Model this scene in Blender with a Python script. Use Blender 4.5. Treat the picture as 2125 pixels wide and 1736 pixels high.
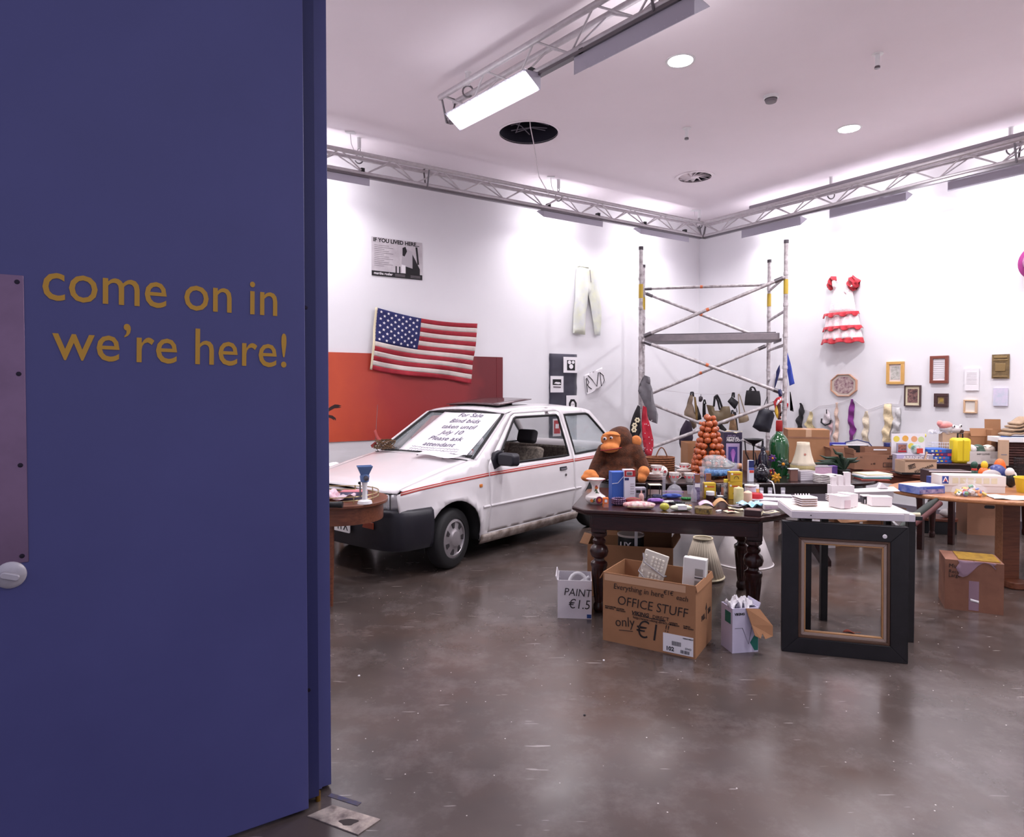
import bpy, math, random
from mathutils import Vector, Matrix
from mathutils.geometry import delaunay_2d_cdt
random.seed(7)
for o in list(bpy.data.objects): bpy.data.objects.remove(o)
SC = bpy.context.scene; COL = SC.collection
PI = math.pi; R = math.radians

# ------------------------------------------------------------------ camera
F = 1364.0; CX = 1062.5; HY = 804.0; H = 1.6; PITCH = R(1.4); CYP = HY+F*math.tan(PITCH)          # focal length in pixels of the 2125 px frame, horizon row, eye height
cam = bpy.data.cameras.new('camera'); co = bpy.data.objects.new('camera', cam); COL.objects.link(co)
cam.sensor_width = 36; cam.sensor_fit = 'HORIZONTAL'; cam.lens = 36*F/2125
cam.shift_y = (CYP-868.0)/2125.0; cam.clip_start = .05; cam.clip_end = 100
co.location = (0, 0, H); co.rotation_euler = (R(90)-PITCH, 0, 0)
SC.camera = co
# ------------------------------------------------------------------ world and exposure
def srgb(c):
    def l(v):
        v /= 255.0
        return v/12.92 if v <= .04045 else ((v+.055)/1.055)**2.4
    return (l(c[0]), l(c[1]), l(c[2]), 1)
w = bpy.data.worlds.new('world'); SC.world = w; w.use_nodes = True
bg = w.node_tree.nodes['Background']; bg.inputs[0].default_value = (.62, .60, .80, 1); bg.inputs[1].default_value = .52
SC.view_settings.view_transform = 'Standard'; SC.view_settings.look = 'None'
SC.view_settings.exposure = 0.62; SC.view_settings.gamma = 1; SC.view_settings.use_curve_mapping = False
LAMP = 11.0            # watts of each wall washer
LCOL = (.985, .955, 1.0)
DOWN = 42.0

# ------------------------------------------------------------------ room geometry (corner, wall directions)
K = Vector((3.14, 11.07)); DL = Vector((.837, .547)); DR = Vector((.547, -.837)); CEIL = 4.35
AL = math.atan2(DL.y, DL.x); AR = math.atan2(DR.y, DR.x)
NL = Vector((.547, -.837)); NR = Vector((-.837, -.547))
def ray(px, py):                                       # (x, z) per metre of depth of the line of sight through a photo point
    u = (px-CX)/F; v = (py-CYP)/F; y = math.cos(PITCH)-v*math.sin(PITCH); return u/y, (-math.sin(PITCH)-v*math.cos(PITCH))/y
def onz(px, py, z):                                    # point of the plane at height z that the photo shows there
    u, k = ray(px, py); Y = (z-H)/k; return Vector((u*Y, Y, z))
def at(px, py, Y): u, k = ray(px, py); return Vector((u*Y, Y, H+k*Y))
def onwall(side, px, py, off=0.0):
    n = NL if side == 'L' else NR
    u, q = ray(px, py); d = Vector((u, 1.0)); k0 = (K.dot(n)+off)/d.dot(n)
    return Vector((u*k0, k0, H+q*k0))
def wallrect(side, x0, y0, x1, y1, off=0.0):           # bottom centre, width, height of a rectangle on a wall
    a = onwall(side, x0, y1, off); b = onwall(side, x1, y1, off)
    c0 = onwall(side, (x0+x1)/2, y0, off); c1 = onwall(side, (x0+x1)/2, y1, off)
    return c1, (b.xy-a.xy).length, c0.z-c1.z

# ------------------------------------------------------------------ materials
MATS = {}
def mat(name, rgb, rough=.55, metal=0.0, var=.0, scale=6.0, bump=0.0, bscale=80.0, rgb2=None, trans=0.0, ior=1.45,
        coat=0.0, alpha=1.0, emit=0.0, sheen=0.0, stretch=None, rvar=0.0, spec=.5, dist=.004, coord='Object'):
    if name in MATS: return MATS[name]
    m = bpy.data.materials.new(name); m.use_nodes = True; MATS[name] = m
    nt = m.node_tree; N = nt.nodes; Lk = nt.links; b = N['Principled BSDF']
    c = srgb(rgb); b.inputs['Base Color'].default_value = c
    b.inputs['Roughness'].default_value = rough; b.inputs['Metallic'].default_value = metal
    b.inputs['IOR'].default_value = ior; b.inputs['Specular IOR Level'].default_value = spec
    if trans: b.inputs['Transmission Weight'].default_value = trans
    if coat: b.inputs['Coat Weight'].default_value = coat; b.inputs['Coat Roughness'].default_value = .08
    if alpha < 1: b.inputs['Alpha'].default_value = alpha
    if sheen: b.inputs['Sheen Weight'].default_value = sheen
    if emit: b.inputs['Emission Color'].default_value = c; b.inputs['Emission Strength'].default_value = emit
    tc = None
    if var or rgb2 or bump or rvar:
        tc = N.new('ShaderNodeTexCoord'); mp = N.new('ShaderNodeMapping'); Lk.new(tc.outputs[coord], mp.inputs[0])
        if stretch: mp.inputs['Scale'].default_value = stretch
    if var or rgb2 or rvar:
        nz = N.new('ShaderNodeTexNoise'); nz.inputs['Scale'].default_value = scale; nz.inputs['Detail'].default_value = 6
        nz.inputs['Roughness'].default_value = .6; Lk.new(mp.outputs[0], nz.inputs[0])
        rp = N.new('ShaderNodeValToRGB'); Lk.new(nz.outputs['Fac'], rp.inputs[0])
        k = 1-var; c2 = srgb(rgb2) if rgb2 else (c[0]*k, c[1]*k, c[2]*k, 1)
        rp.color_ramp.elements[0].position = .34; rp.color_ramp.elements[1].position = .66
        rp.color_ramp.elements[0].color = c2; rp.color_ramp.elements[1].color = c
        if var or rgb2: Lk.new(rp.outputs[0], b.inputs['Base Color'])
        if rvar:
            mr = N.new('ShaderNodeMapRange'); Lk.new(nz.outputs['Fac'], mr.inputs[0])
            mr.inputs[1].default_value = .3; mr.inputs[2].default_value = .7
            mr.inputs[3].default_value = rough-rvar; mr.inputs[4].default_value = rough+rvar; Lk.new(mr.outputs[0], b.inputs['Roughness'])
    if bump:
        n2 = N.new('ShaderNodeTexNoise'); n2.inputs['Scale'].default_value = bscale; n2.inputs['Detail'].default_value = 4
        Lk.new(mp.outputs[0], n2.inputs[0]); bp = N.new('ShaderNodeBump'); bp.inputs['Strength'].default_value = bump; bp.inputs['Distance'].default_value = dist
        Lk.new(n2.outputs['Fac'], bp.inputs['Height']); Lk.new(bp.outputs[0], b.inputs['Normal'])
    return m
def floor_mat():
    m = bpy.data.materials.new('polished_concrete'); m.use_nodes = True; nt = m.node_tree; N = nt.nodes; Lk = nt.links; b = N['Principled BSDF']
    tc = N.new('ShaderNodeTexCoord')
    def noise(s, d, r=.6, st=(1, 1, 1)):
        mp = N.new('ShaderNodeMapping'); mp.inputs['Scale'].default_value = st; Lk.new(tc.outputs['Object'], mp.inputs[0])
        n = N.new('ShaderNodeTexNoise'); n.inputs['Scale'].default_value = s; n.inputs['Detail'].default_value = d; n.inputs['Roughness'].default_value = r
        Lk.new(mp.outputs[0], n.inputs[0]); return n.outputs['Fac']
    def ramp(f, p0, c0, p1, c1):
        r = N.new('ShaderNodeValToRGB'); Lk.new(f, r.inputs[0]); e = r.color_ramp.elements
        e[0].position = p0; e[0].color = c0; e[1].position = p1; e[1].color = c1; return r.outputs[0]
    def mix(f, a, c, mode='MIX'):
        x = N.new('ShaderNodeMix'); x.data_type = 'RGBA'; x.blend_type = mode
        if isinstance(f, float): x.inputs[0].default_value = f
        else: Lk.new(f, x.inputs[0])
        for s, v in ((x.inputs[6], a), (x.inputs[7], c)):
            if isinstance(v, tuple): s.default_value = v
            else: Lk.new(v, s)
        return x.outputs[2]
    base = ramp(noise(.8, 7, .55), .28, srgb((60, 52, 50)), .74, srgb((94, 82, 78)))
    brown = mix(ramp(noise(.45, 5), .46, (0, 0, 0, 1), .66, (.55, .55, .55, 1)), base, srgb((98, 70, 56)))
    grey = mix(ramp(noise(3.5, 10, .7), .48, (0, 0, 0, 1), .80, (.5, .5, .5, 1)), brown, srgb((132, 122, 122)))
    v = N.new('ShaderNodeTexVoronoi'); v.inputs['Scale'].default_value = 13; Lk.new(tc.outputs['Object'], v.inputs[0])
    spk = mix(ramp(v.outputs['Distance'], .03, (1, 1, 1, 1), .05, (0, 0, 0, 1)), grey, srgb((215, 205, 200)))
    scr = ramp(noise(5, 2, .4, (1, 9, 1)), .72, (0, 0, 0, 1), .74, (.45, .45, .45, 1))
    Lk.new(mix(scr, spk, srgb((185, 175, 172))), b.inputs['Base Color'])
    rr = N.new('ShaderNodeMapRange'); Lk.new(noise(1.7, 8, .65), rr.inputs[0]); rr.inputs[1].default_value = .3; rr.inputs[2].default_value = .7
    rr.inputs[3].default_value = .14; rr.inputs[4].default_value = .30; Lk.new(rr.outputs[0], b.inputs['Roughness'])
    bp = N.new('ShaderNodeBump'); bp.inputs['Strength'].default_value = .05; bp.inputs['Distance'].default_value = .004
    Lk.new(noise(9, 3, .4), bp.inputs['Height']); Lk.new(bp.outputs[0], b.inputs['Normal'])
    b.inputs['Specular IOR Level'].default_value = .6
    return m
MATS['floor'] = floor_mat()
white_wall = mat('white_wall', (226, 224, 228), .75, var=.03, scale=1.3, bump=.05, bscale=40)
ceil_m = mat('white_ceiling', (244, 234, 240), .8, var=.04, scale=.8)
alu = mat('brushed_aluminium', (204, 198, 202), .4, metal=.3, var=.15, scale=20)
alu_paint = mat('paint_splashed_aluminium', (206, 200, 202), .5, metal=.25, rgb2=(150, 140, 142), scale=16)
steel = mat('galvanised_steel', (120, 116, 120), .35, metal=.9)
black = mat('black_plastic', (22, 21, 26), .5, var=.1)
fix_grey = mat('grey_enamel', (186, 182, 196), .5)
wood_dark = mat('dark_mahogany', (58, 24, 22), .28, rgb2=(34, 14, 14), scale=9, stretch=(1, 8, 8), coat=.3)
wood_red = mat('red_brown_wood', (116, 62, 44), .4, rgb2=(84, 42, 32), scale=7, stretch=(1, 9, 9))
wood_light = mat('light_beech', (184, 128, 88), .35, rgb2=(158, 104, 68), scale=6, stretch=(1, 10, 10), coat=.2)
wood_teak = mat('brown_veneer', (118, 70, 48), .4, rgb2=(92, 50, 36), scale=7, stretch=(1, 9, 9))
card = mat('brown_cardboard', (164, 118, 84), .85, var=.12, scale=4, bump=.06, bscale=150)
card_d = mat('dull_cardboard', (146, 104, 82), .85, var=.15, scale=4, bump=.06, bscale=150)
card_l = mat('pale_cardboard', (196, 164, 138), .85, var=.1, scale=4)
paper = mat('white_paper', (232, 228, 232), .8, var=.04, scale=5)
cream = mat('cream_paper', (222, 210, 180), .8, var=.05)
ink = mat('black_ink', (28, 25, 30), .7)
white_plastic = mat('white_plastic', (230, 228, 230), .35)
glass = mat('clear_glass', (245, 248, 248), .02, trans=1.0, ior=1.3)
thin_glass = mat('window_glass', (200, 210, 215), .03, alpha=.22, spec=.8)

# ------------------------------------------------------------------ mesh helpers
def pip(p, poly):
    x, y = p; c = False; n = len(poly); j = n-1
    for i in range(n):
        xi, yi = poly[i]; xj, yj = poly[j]
        if (yi > y) != (yj > y) and x < (xj-xi)*(y-yi)/(yj-yi)+xi: c = not c
        j = i
    return c
def panel2d(outline, holes=(), step=None):
    vs = []; es = []
    def ring(p):
        q = []
        for i in range(len(p)):
            a = Vector(p[i]); b = Vector(p[(i+1) % len(p)]); n = max(1, int((b-a).length/step)) if step else 1
            for k in range(n): q.append(a.lerp(b, k/n))
        s = len(vs); vs.extend(q)
        for i in range(len(q)): es.append((s+i, s+(i+1) % len(q)))
        return q
    rings = [ring(outline)]+[ring(h) for h in holes]
    if step:
        xs = [p[0] for p in outline]; ys = [p[1] for p in outline]
        x = min(xs)+step*.5
        while x < max(xs):
            y = min(ys)+step*.5
            while y < max(ys):
                q = Vector((x, y))
                if pip(q, outline) and not any(pip(q, h) for h in holes) and all(min((q-r).length for r in rg) > step*.45 for rg in rings): vs.append(q)
                y += step
            x += step
    ov, oe, of, _, _, _ = delaunay_2d_cdt(vs, es, [], 0, 1e-5)
    fs = []
    for f in of:
        c = sum((ov[i] for i in f), Vector((0, 0)))/len(f)
        if pip(c, outline) and not any(pip(c, h) for h in holes): fs.append(tuple(f))
    return ov, fs
class MB:
    def __init__(s): s.v = []; s.f = []; s.m = []; s.cur = 0
    def add(s, vs, fs, M=None):
        o = len(s.v)
        for p in vs: s.v.append(tuple(M @ Vector(p)) if M is not None else tuple(p))
        for f in fs: s.f.append(tuple(i+o for i in f)); s.m.append(s.cur)
        return s
    def mi(s, i): s.cur = i; return s
    def box(s, x0, x1, y0, y1, z0, z1, M=None):
        return s.add([(x0, y0, z0), (x1, y0, z0), (x1, y1, z0), (x0, y1, z0), (x0, y0, z1), (x1, y0, z1), (x1, y1, z1), (x0, y1, z1)],
                     [(0, 3, 2, 1), (4, 5, 6, 7), (0, 1, 5, 4), (1, 2, 6, 5), (2, 3, 7, 6), (3, 0, 4, 7)], M)
    def prism(s, poly, z0, z1, M=None, top=None):
        n = len(poly); t = top or poly
        a = sum(poly[i][0]*poly[(i+1) % n][1]-poly[(i+1) % n][0]*poly[i][1] for i in range(n))
        if a < 0: poly = poly[::-1]; t = t[::-1]
        return s.add([(p[0], p[1], z0) for p in poly]+[(p[0], p[1], z1) for p in t],
                     [tuple(range(n-1, -1, -1)), tuple(range(n, 2*n))]+[(i, (i+1) % n, n+(i+1) % n, n+i) for i in range(n)], M)
    def lathe(s, prof, n=24, c=(0, 0, 0), rf=None, M=None, cap=True):
        vs = []; fs = []
        for r, z in prof:
            for k in range(n):
                a = 2*PI*k/n; q = r*(rf(a, z) if rf else 1); vs.append((c[0]+q*math.cos(a), c[1]+q*math.sin(a), c[2]+z))
        for j in range(len(prof)-1):
            for k in range(n): fs.append((j*n+k, j*n+(k+1) % n, (j+1)*n+(k+1) % n, (j+1)*n+k))
        if cap:
            if prof[0][0] > 1e-5: fs.append(tuple(range(n-1, -1, -1)))
            if prof[-1][0] > 1e-5: fs.append(tuple(range((len(prof)-1)*n, len(prof)*n)))
        return s.add(vs, fs, M)
    def tube(s, pts, r, n=8, closed=False, M=None):
        pts = [Vector(p) for p in pts]; L = len(pts); vs = []; fs = []; up = Vector((0, 0, 1)); prev = None
        for i in range(L):
            if closed: t = pts[(i+1) % L]-pts[i-1]
            else: t = pts[min(i+1, L-1)]-pts[max(i-1, 0)]
            t.normalize()
            if prev is None: prev = up if abs(t.z) < .9 else Vector((1, 0, 0))
            a = t.cross(prev)
            if a.length < 1e-4: a = t.cross(Vector((.3, 1, .2)))
            a.normalize(); b = a.cross(t).normalized(); prev = b
            rr = r[i] if isinstance(r, (list, tuple)) else r
            for k in range(n):
                an = 2*PI*k/n; vs.append(pts[i]+a*(rr*math.cos(an))+b*(rr*math.sin(an)))
        m = L if closed else L-1
        for i in range(m):
            j = (i+1) % L
            for k in range(n): fs.append((i*n+k, i*n+(k+1) % n, j*n+(k+1) % n, j*n+k))
        if not closed: fs += [tuple(range(n-1, -1, -1)), tuple(range((L-1)*n, L*n))]
        return s.add(vs, fs, M)
    def ball(s, c, r, n=16, k=10, M=None):
        if not isinstance(r, (tuple, list)): r = (r, r, r)
        vs = [(c[0], c[1], c[2]-r[2])]; fs = []
        for j in range(1, k):
            a = PI*j/k
            for i in range(n):
                b = 2*PI*i/n; vs.append((c[0]+r[0]*math.sin(a)*math.cos(b), c[1]+r[1]*math.sin(a)*math.sin(b), c[2]-r[2]*math.cos(a)))
        vs.append((c[0], c[1], c[2]+r[2])); t = len(vs)-1
        for i in range(n): fs.append((0, 1+(i+1) % n, 1+i)); fs.append((t, 1+(k-2)*n+i, 1+(k-2)*n+(i+1) % n))
        for j in range(k-2):
            for i in range(n): fs.append((1+j*n+i, 1+j*n+(i+1) % n, 1+(j+1)*n+(i+1) % n, 1+(j+1)*n+i))
        return s.add(vs, fs, M)
    def sheet(s, nu, nv, fn, mfn=None, M=None):
        vs = [fn(i/nu, j/nv) for j in range(nv+1) for i in range(nu+1)]; o = len(s.v)
        for p in vs: s.v.append(tuple(M @ Vector(p)) if M is not None else tuple(p))
        for j in range(nv):
            for i in range(nu):
                q = j*(nu+1)+i; s.f.append((o+q, o+q+1, o+q+nu+2, o+q+nu+1)); s.m.append(mfn((i+.5)/nu, (j+.5)/nv) if mfn else s.cur)
        return s
    def panel(s, outline, holes, step, fn, M=None):
        ov, fs = panel2d(outline, holes, step); return s.add([fn(p[0], p[1]) for p in ov], fs, M)
    def mesh(s, name, mats, smooth=40):
        me = bpy.data.meshes.new(name); me.from_pydata(s.v, [], s.f); 
        for m in (mats if isinstance(mats, (list, tuple)) else [mats]): me.materials.append(m)
        if len(me.materials) > 1: me.polygons.foreach_set('material_index', s.m)
        if smooth:
            me.shade_smooth(); me.set_sharp_from_angle(angle=R(smooth))
        me.update(); return me
    def build(s, name, mats, parent=None, loc=(0, 0, 0), rz=0.0, smooth=40, bev=0, solid=0, rot=None, bseg=2):
        o = bpy.data.objects.new(name, s.mesh(name, mats, smooth)); COL.objects.link(o)
        o.location = loc; o.rotation_euler = rot or (0, 0, rz)
        if parent: o.parent = parent
        if solid:
            q = o.modifiers.new('thickness', 'SOLIDIFY'); q.thickness = abs(solid); q.offset = 0 if solid < 0 else -1
        if bev:
            q = o.modifiers.new('edges', 'BEVEL'); q.width = bev; q.segments = bseg; q.limit_method = 'ANGLE'; q.angle_limit = R(35)
        return o
def thing(name, label, cat, loc=(0, 0, 0), rz=0.0, group=None):
    o = bpy.data.objects.new(name, None); COL.objects.link(o); o.empty_display_size = .05
    o.location = loc; o.rotation_euler = (0, 0, rz); return tag(o, label, cat, group)
def tag(o, label, cat, group=None):
    o['label'] = label; o['category'] = cat
    if group: o['group'] = group
    return o
def struct(o): o['kind'] = 'structure'; return o
def inst(o, parent, loc=None, rot=None, scale=None):
    c = o.copy(); COL.objects.link(c); c.parent = parent
    if loc is not None: c.location = loc
    if rot is not None: c.rotation_euler = rot
    if scale is not None: c.scale = scale
    return c
def text(s, size, m, parent, loc, rot=(R(90), 0, 0), name='lettering', al='CENTER', thin=0.0, shear=0.0, ext=.0006, sx=1.0, sp=1.0, fat=0):
    cu = bpy.data.curves.new('t', 'FONT'); cu.body = s; cu.size = size; cu.align_x = al; cu.align_y = 'CENTER'; cu.extrude = ext
    cu.offset = -thin*size+fat*size; cu.shear = shear; cu.resolution_u = 3; cu.space_character = sp
    t = bpy.data.objects.new('t', cu); me = bpy.data.meshes.new_from_object(t); bpy.data.objects.remove(t); bpy.data.curves.remove(cu)
    me.materials.clear(); me.materials.append(m)
    o = bpy.data.objects.new(name, me); COL.objects.link(o); o.parent = parent; o.location = loc; o.rotation_euler = rot; o.scale = (sx, 1, 1)
    return o
def seg(a, b): return Matrix.Translation(a), None
def rrect(w, d, r, n=6, cx=0, cy=0):
    p = []
    for (sx, sy, a0) in ((1, 1, 0), (-1, 1, 90), (-1, -1, 180), (1, -1, 270)):
        for k in range(n+1):
            a = R(a0+90*k/n); p.append((cx+sx*(w/2-r)+r*math.cos(a), cy+sy*(d/2-r)+r*math.sin(a)))
    return p
def ell(a, b, n=40, cx=0, cy=0): return [(cx+a*math.cos(2*PI*k/n), cy+b*math.sin(2*PI*k/n)) for k in range(n)]
def TR(x=0, y=0, z=0, rx=0, ry=0, rz=0):
    return Matrix.Translation((x, y, z)) @ Matrix.Rotation(rz, 4, 'Z') @ Matrix.Rotation(ry, 4, 'Y') @ Matrix.Rotation(rx, 4, 'X')

# ------------------------------------------------------------------ room shell
fl = struct(MB().box(-9, 13, -5, 14, -.2, 0).build('floor', MATS['floor'], smooth=0))
def wall(name, a, b, z0, z1, nrm, m=white_wall, t=.2):
    a = Vector(a); b = Vector(b); n = Vector(nrm)*-t
    return struct(MB().prism([tuple(a), tuple(b), tuple(b+n), tuple(a+n)], z0, z1).build(name, m, smooth=0))
LE = K-DL*11.2; RE = K+DR*12.0
PIV = Vector((-.79, 2.60)); DF = Vector((.92, -.39)); NF = Vector((.39, .92))
FR = Vector((1.73, 1.50)); BK = Vector((7.0, -.735))
wall('wall_left', LE, K, 0, 4.6, NL); wall('wall_right', K, RE, 0, 4.6, NR)
wall('wall_back', RE, BK, 0, 4.6, (-.547, .837)); wall('wall_front', LE, PIV, 0, 4.6, NF)
wall('wall_entrance', FR, BK, 0, 4.6, NF); wall('wall_lintel', PIV, FR, 3.45, 4.6, NF)
grey_skirt = mat('grey_skirting', (120, 112, 122), .6)
wall('baseboard_right', K+DR*.1+NR*.015, RE+NR*.015, 0, .12, NR, grey_skirt, .015)
wall('baseboard_left', LE+NL*.015, K-DL*.1+NL*.015, 0, .12, NL, grey_skirt, .015)
# ceiling with its openings
def circ(c, r, n=32): return [(c[0]+r*math.cos(2*PI*k/n), c[1]+r*math.sin(2*PI*k/n)) for k in range(n)]
HOLE = onz(1097, 276, CEIL); VENT = onz(1442, 367, CEIL); DL1 = onz(1412, 126, CEIL); DL2 = onz(1762, 267, CEIL)
OFFL = ((3.0, 3.9, 'over the gap right of the picture frame'), (5.2, 4.9, 'over the light oval table'), (6.6, 2.6, 'in the far right bay'), (3.9, 1.4, 'nearest the entrance wall'), (-2.9, 4.6, 'behind the blue door'))  # unseen downlights added to raise the general light
mb = MB(); poly = [tuple(LE-NL*.1), tuple(K+Vector((.05, .1))), tuple(RE-NR*.1), tuple(BK), tuple(FR), tuple(PIV)]
ov, fs = panel2d(poly, [circ(HOLE, .32), circ(VENT, .225), circ(DL1, .112), circ(DL2, .112)]+[circ(q, .112) for q in OFFL])
mb.add([(p[0], p[1], CEIL) for p in ov], [f[::-1] for f in fs])
struct(mb.build('ceiling', ceil_m, smooth=0))
dark_void = mat('dark_duct', (38, 36, 52), .8, var=.3, scale=5)
h = thing('ceiling_opening', 'large round dark opening in the ceiling with a loose cable hanging out', 'ceiling hole', (HOLE.x, HOLE.y, CEIL))
MB().lathe([(.32, 0), (.32, .45), (0, .45)], 40, cap=False).build('duct', dark_void, h)
MB().lathe([(.318, -.006), (.345, -.006), (.345, .0), (.318, .012)], 40, cap=False).build('rim', ceil_m, h)
mb = MB(); random.seed(3)
for k in range(7):
    a = random.uniform(0, 6.28); mb.tube([(.2*math.cos(a), .2*math.sin(a), .06), (.1*math.cos(a+1), .1*math.sin(a+1), .10), (.22*math.cos(a+2.2), .22*math.sin(a+2.2), .07)], .006, 5)
mb.build('loose_wiring', mat('dusty_cable', (110, 104, 118), .7), h)
e2 = at(1140, 404, 8.55)-Vector((HOLE.x, HOLE.y, CEIL))
MB().tube([(.0, -.28, .1), (.01, -.3, -.05), (.05, -.1, -.14), tuple(Vector((0, -.05, -.2)).lerp(e2, .45)-Vector((0, 0, .05))), tuple(e2)], .006, 6).build('hanging_cable', mat('white_cable', (214, 206, 210), .6), h)
v = thing('ceiling_vent', 'round ceiling air vent with radial white vanes', 'vent', (VENT.x, VENT.y, CEIL))
MB().lathe([(.225, 0), (.225, .2), (0, .2)], 36, cap=False).build('duct', dark_void, v)
MB().lathe([(.21, -.008), (.255, -.008), (.255, .0), (.21, .01)], 36, cap=False).build('rim', ceil_m, v)
hb = MB().lathe([(.0, -.012), (.05, -.008), (.05, .03), (0, .03)], 20).build('hub', ceil_m, v)
van = MB().add([(.03, -.035, 0), (.22, -.035, 0), (.22, .03, .05), (.03, .03, .05)], [(0, 1, 2, 3)]).mesh('vane', ceil_m, 0)
for k in range(12):
    o = bpy.data.objects.new('vane', van); COL.objects.link(o); o.parent = v; o.rotation_euler = (0, 0, 2*PI*k/12)
    q = o.modifiers.new('t', 'SOLIDIFY'); q.thickness = .004
lamp_em = mat('lit_diffuser', (255, 250, 255), .4, emit=6.0)
def downlight(p, lab):
    t = thing('ceiling_downlight', lab, 'ceiling light', (p.x, p.y, CEIL), 0, 'round recessed ceiling lights')
    MB().lathe([(.112, 0), (.105, .12)], 32, cap=False).build('reflector', white_plastic, t)
    MB().lathe([(.104, -.004), (.124, -.004), (.124, 0), (.104, .006)], 32, cap=False).build('rim', white_plastic, t)
    MB().lathe([(0, .03), (.108, .032)], 32, cap=False).build('diffuser', lamp_em, t)
    l = bpy.data.lights.new('downlight_lamp', 'AREA'); l.shape = 'DISK'; l.size = .2; l.energy = DOWN; l.color = LCOL
    o = bpy.data.objects.new('downlight_lamp', l); COL.objects.link(o); o.parent = t; o.location = (0, 0, .02)
downlight(DL1, 'lit round recessed ceiling light nearest the lighting truss overhead')
downlight(DL2, 'lit round recessed ceiling light further back, above the right wall')
for gx, gy, lab in OFFL: downlight(Vector((gx, gy, CEIL)), 'added round recessed ceiling light out of view, '+lab)
p = onz(1600, 199, CEIL)
t = thing('smoke_detector', 'small round grey smoke detector on the ceiling between two round lights', 'smoke detector', (p.x, p.y, CEIL))
MB().lathe([(.068, 0), (.068, -.02), (.058, -.03), (.058, 0)], 28).build('base', white_plastic, t)
MB().lathe([(.05, -.03), (.055, -.04), (.048, -.06), (0, -.062)], 28).build('sensor', mat('grey_plastic', (120, 112, 118), .5), t)
for px, py, lab in ((1821, 112, 'bare white ceiling stub near the top right of the ceiling'), (1425, 266, 'bare white ceiling stub in the middle of the ceiling')):
    p = onz(px, py, CEIL); t = thing('ceiling_stub', lab, 'ceiling fitting', (p.x, p.y, CEIL), 0, 'unused ceiling stubs')
    MB().lathe([(.045, 0), (.045, -.006), (.018, -.008), (.018, -.1), (0, -.1)], 18).build('rod', white_plastic, t)
    MB().lathe([(.02, -.1), (.022, -.104), (.022, -.118), (0, -.12)], 18).build('tip', steel, t)

# ------------------------------------------------------------------ lighting trusses, hangers and wall washers
link_me = MB().tube([(.012*math.cos(a), 0, .024*math.sin(a)) for a in [2*PI*k/14 for k in range(14)]], .0045, 6, True).mesh('chain_link', steel)
def hanger(p, zt, lab, plate=None):
    t = thing('truss_hanger', lab, 'hanger', (p.x, p.y, CEIL), 0, 'chain hangers that carry the trusses')
    MB().lathe([(.03, 0), (.022, -.006), (.022, -.12), (0, -.12)], 16).build('ceiling_stub', white_plastic, t)
    z = CEIL-.12-.02; k = 0
    while z > zt+.03:
        o = bpy.data.objects.new('chain_link', link_me); COL.objects.link(o); o.parent = t; o.location = (0, 0, z-CEIL); o.rotation_euler = (0, 0, (k % 2)*PI/2); z -= .036; k += 1
    MB().tube([(.045*math.cos(a), 0, zt-CEIL-.005+.05*math.sin(a)) for a in [2*PI*k/16 for k in range(16)]], .008, 6, True).build('clamp', steel, t)
    if plate is not None:
        d = plate-Vector((p.x, p.y, CEIL))
        MB().box(d.x-.05, d.x+.05, d.y-.04, d.y+.04, -.012, 0).build('junction_plate', white_plastic, t, bev=.002)
        MB().tube([(d.x, d.y, -.01), (d.x*.9, d.y*.9, -.12), (d.x*.55, d.y*.5, zt-CEIL+.05), (d.x*.3, d.y*.3, zt-CEIL)], .004, 6).build('feed_cable', MATS['white_cable'], t)
brace_cache = {}
def truss(name_lab, A, ang, L, zl, zu, w=.16, pipe=None, open_end=True):
    t = thing('lighting_truss', name_lab, 'truss', (A.x, A.y, 0), ang, 'aluminium lighting trusses')
    for nm, y, z in (('top_chord', -w/2, zu), ('top_chord', w/2, zu), ('bottom_chord', 0, zl)):
        MB().tube([(0, y, z), (L, y, z)], .024, 12).build(nm, alu, t)
    st = .30; n = int(L/st)
    for sgn in (-1, 1):
        for k in range(n):
            x0 = k*st+.05; y = sgn*w/2
            key = (sgn, k % 2, zl, zu)
            if key not in brace_cache:
                a = (0, y, zu) if k % 2 == 0 else (0, 0, zl); b = (st, 0, zl) if k % 2 == 0 else (st, y, zu)
                brace_cache[key] = MB().tube([a, b], .008, 7).mesh('diagonal_brace', alu)
            o = bpy.data.objects.new('diagonal_brace', brace_cache[key]); COL.objects.link(o); o.parent = t; o.location = (x0, 0, 0)
    for x in (.02, L-.02, L/2):
        MB().tube([(x, -w/2, zu+.02), (x, w/2, zu+.02), (x, .02, zl-.03), (x, -.02, zl-.03)], .010, 6, True).build('joint_ring', steel, t)
    MB().box(.05, L-.05, -.022, .022, zl-.045, zl-.02).build('power_rail', steel, t)
    if pipe: MB().tube([(pipe[0], -.02, zu+.056), (pipe[1], -.02, zu+.056)], .03, 12).build('cable_pipe', mat('grey_pipe', (166, 160, 168), .5), t)
    return t
louv = mat('white_louvre', (245, 245, 250), .4)
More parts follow.
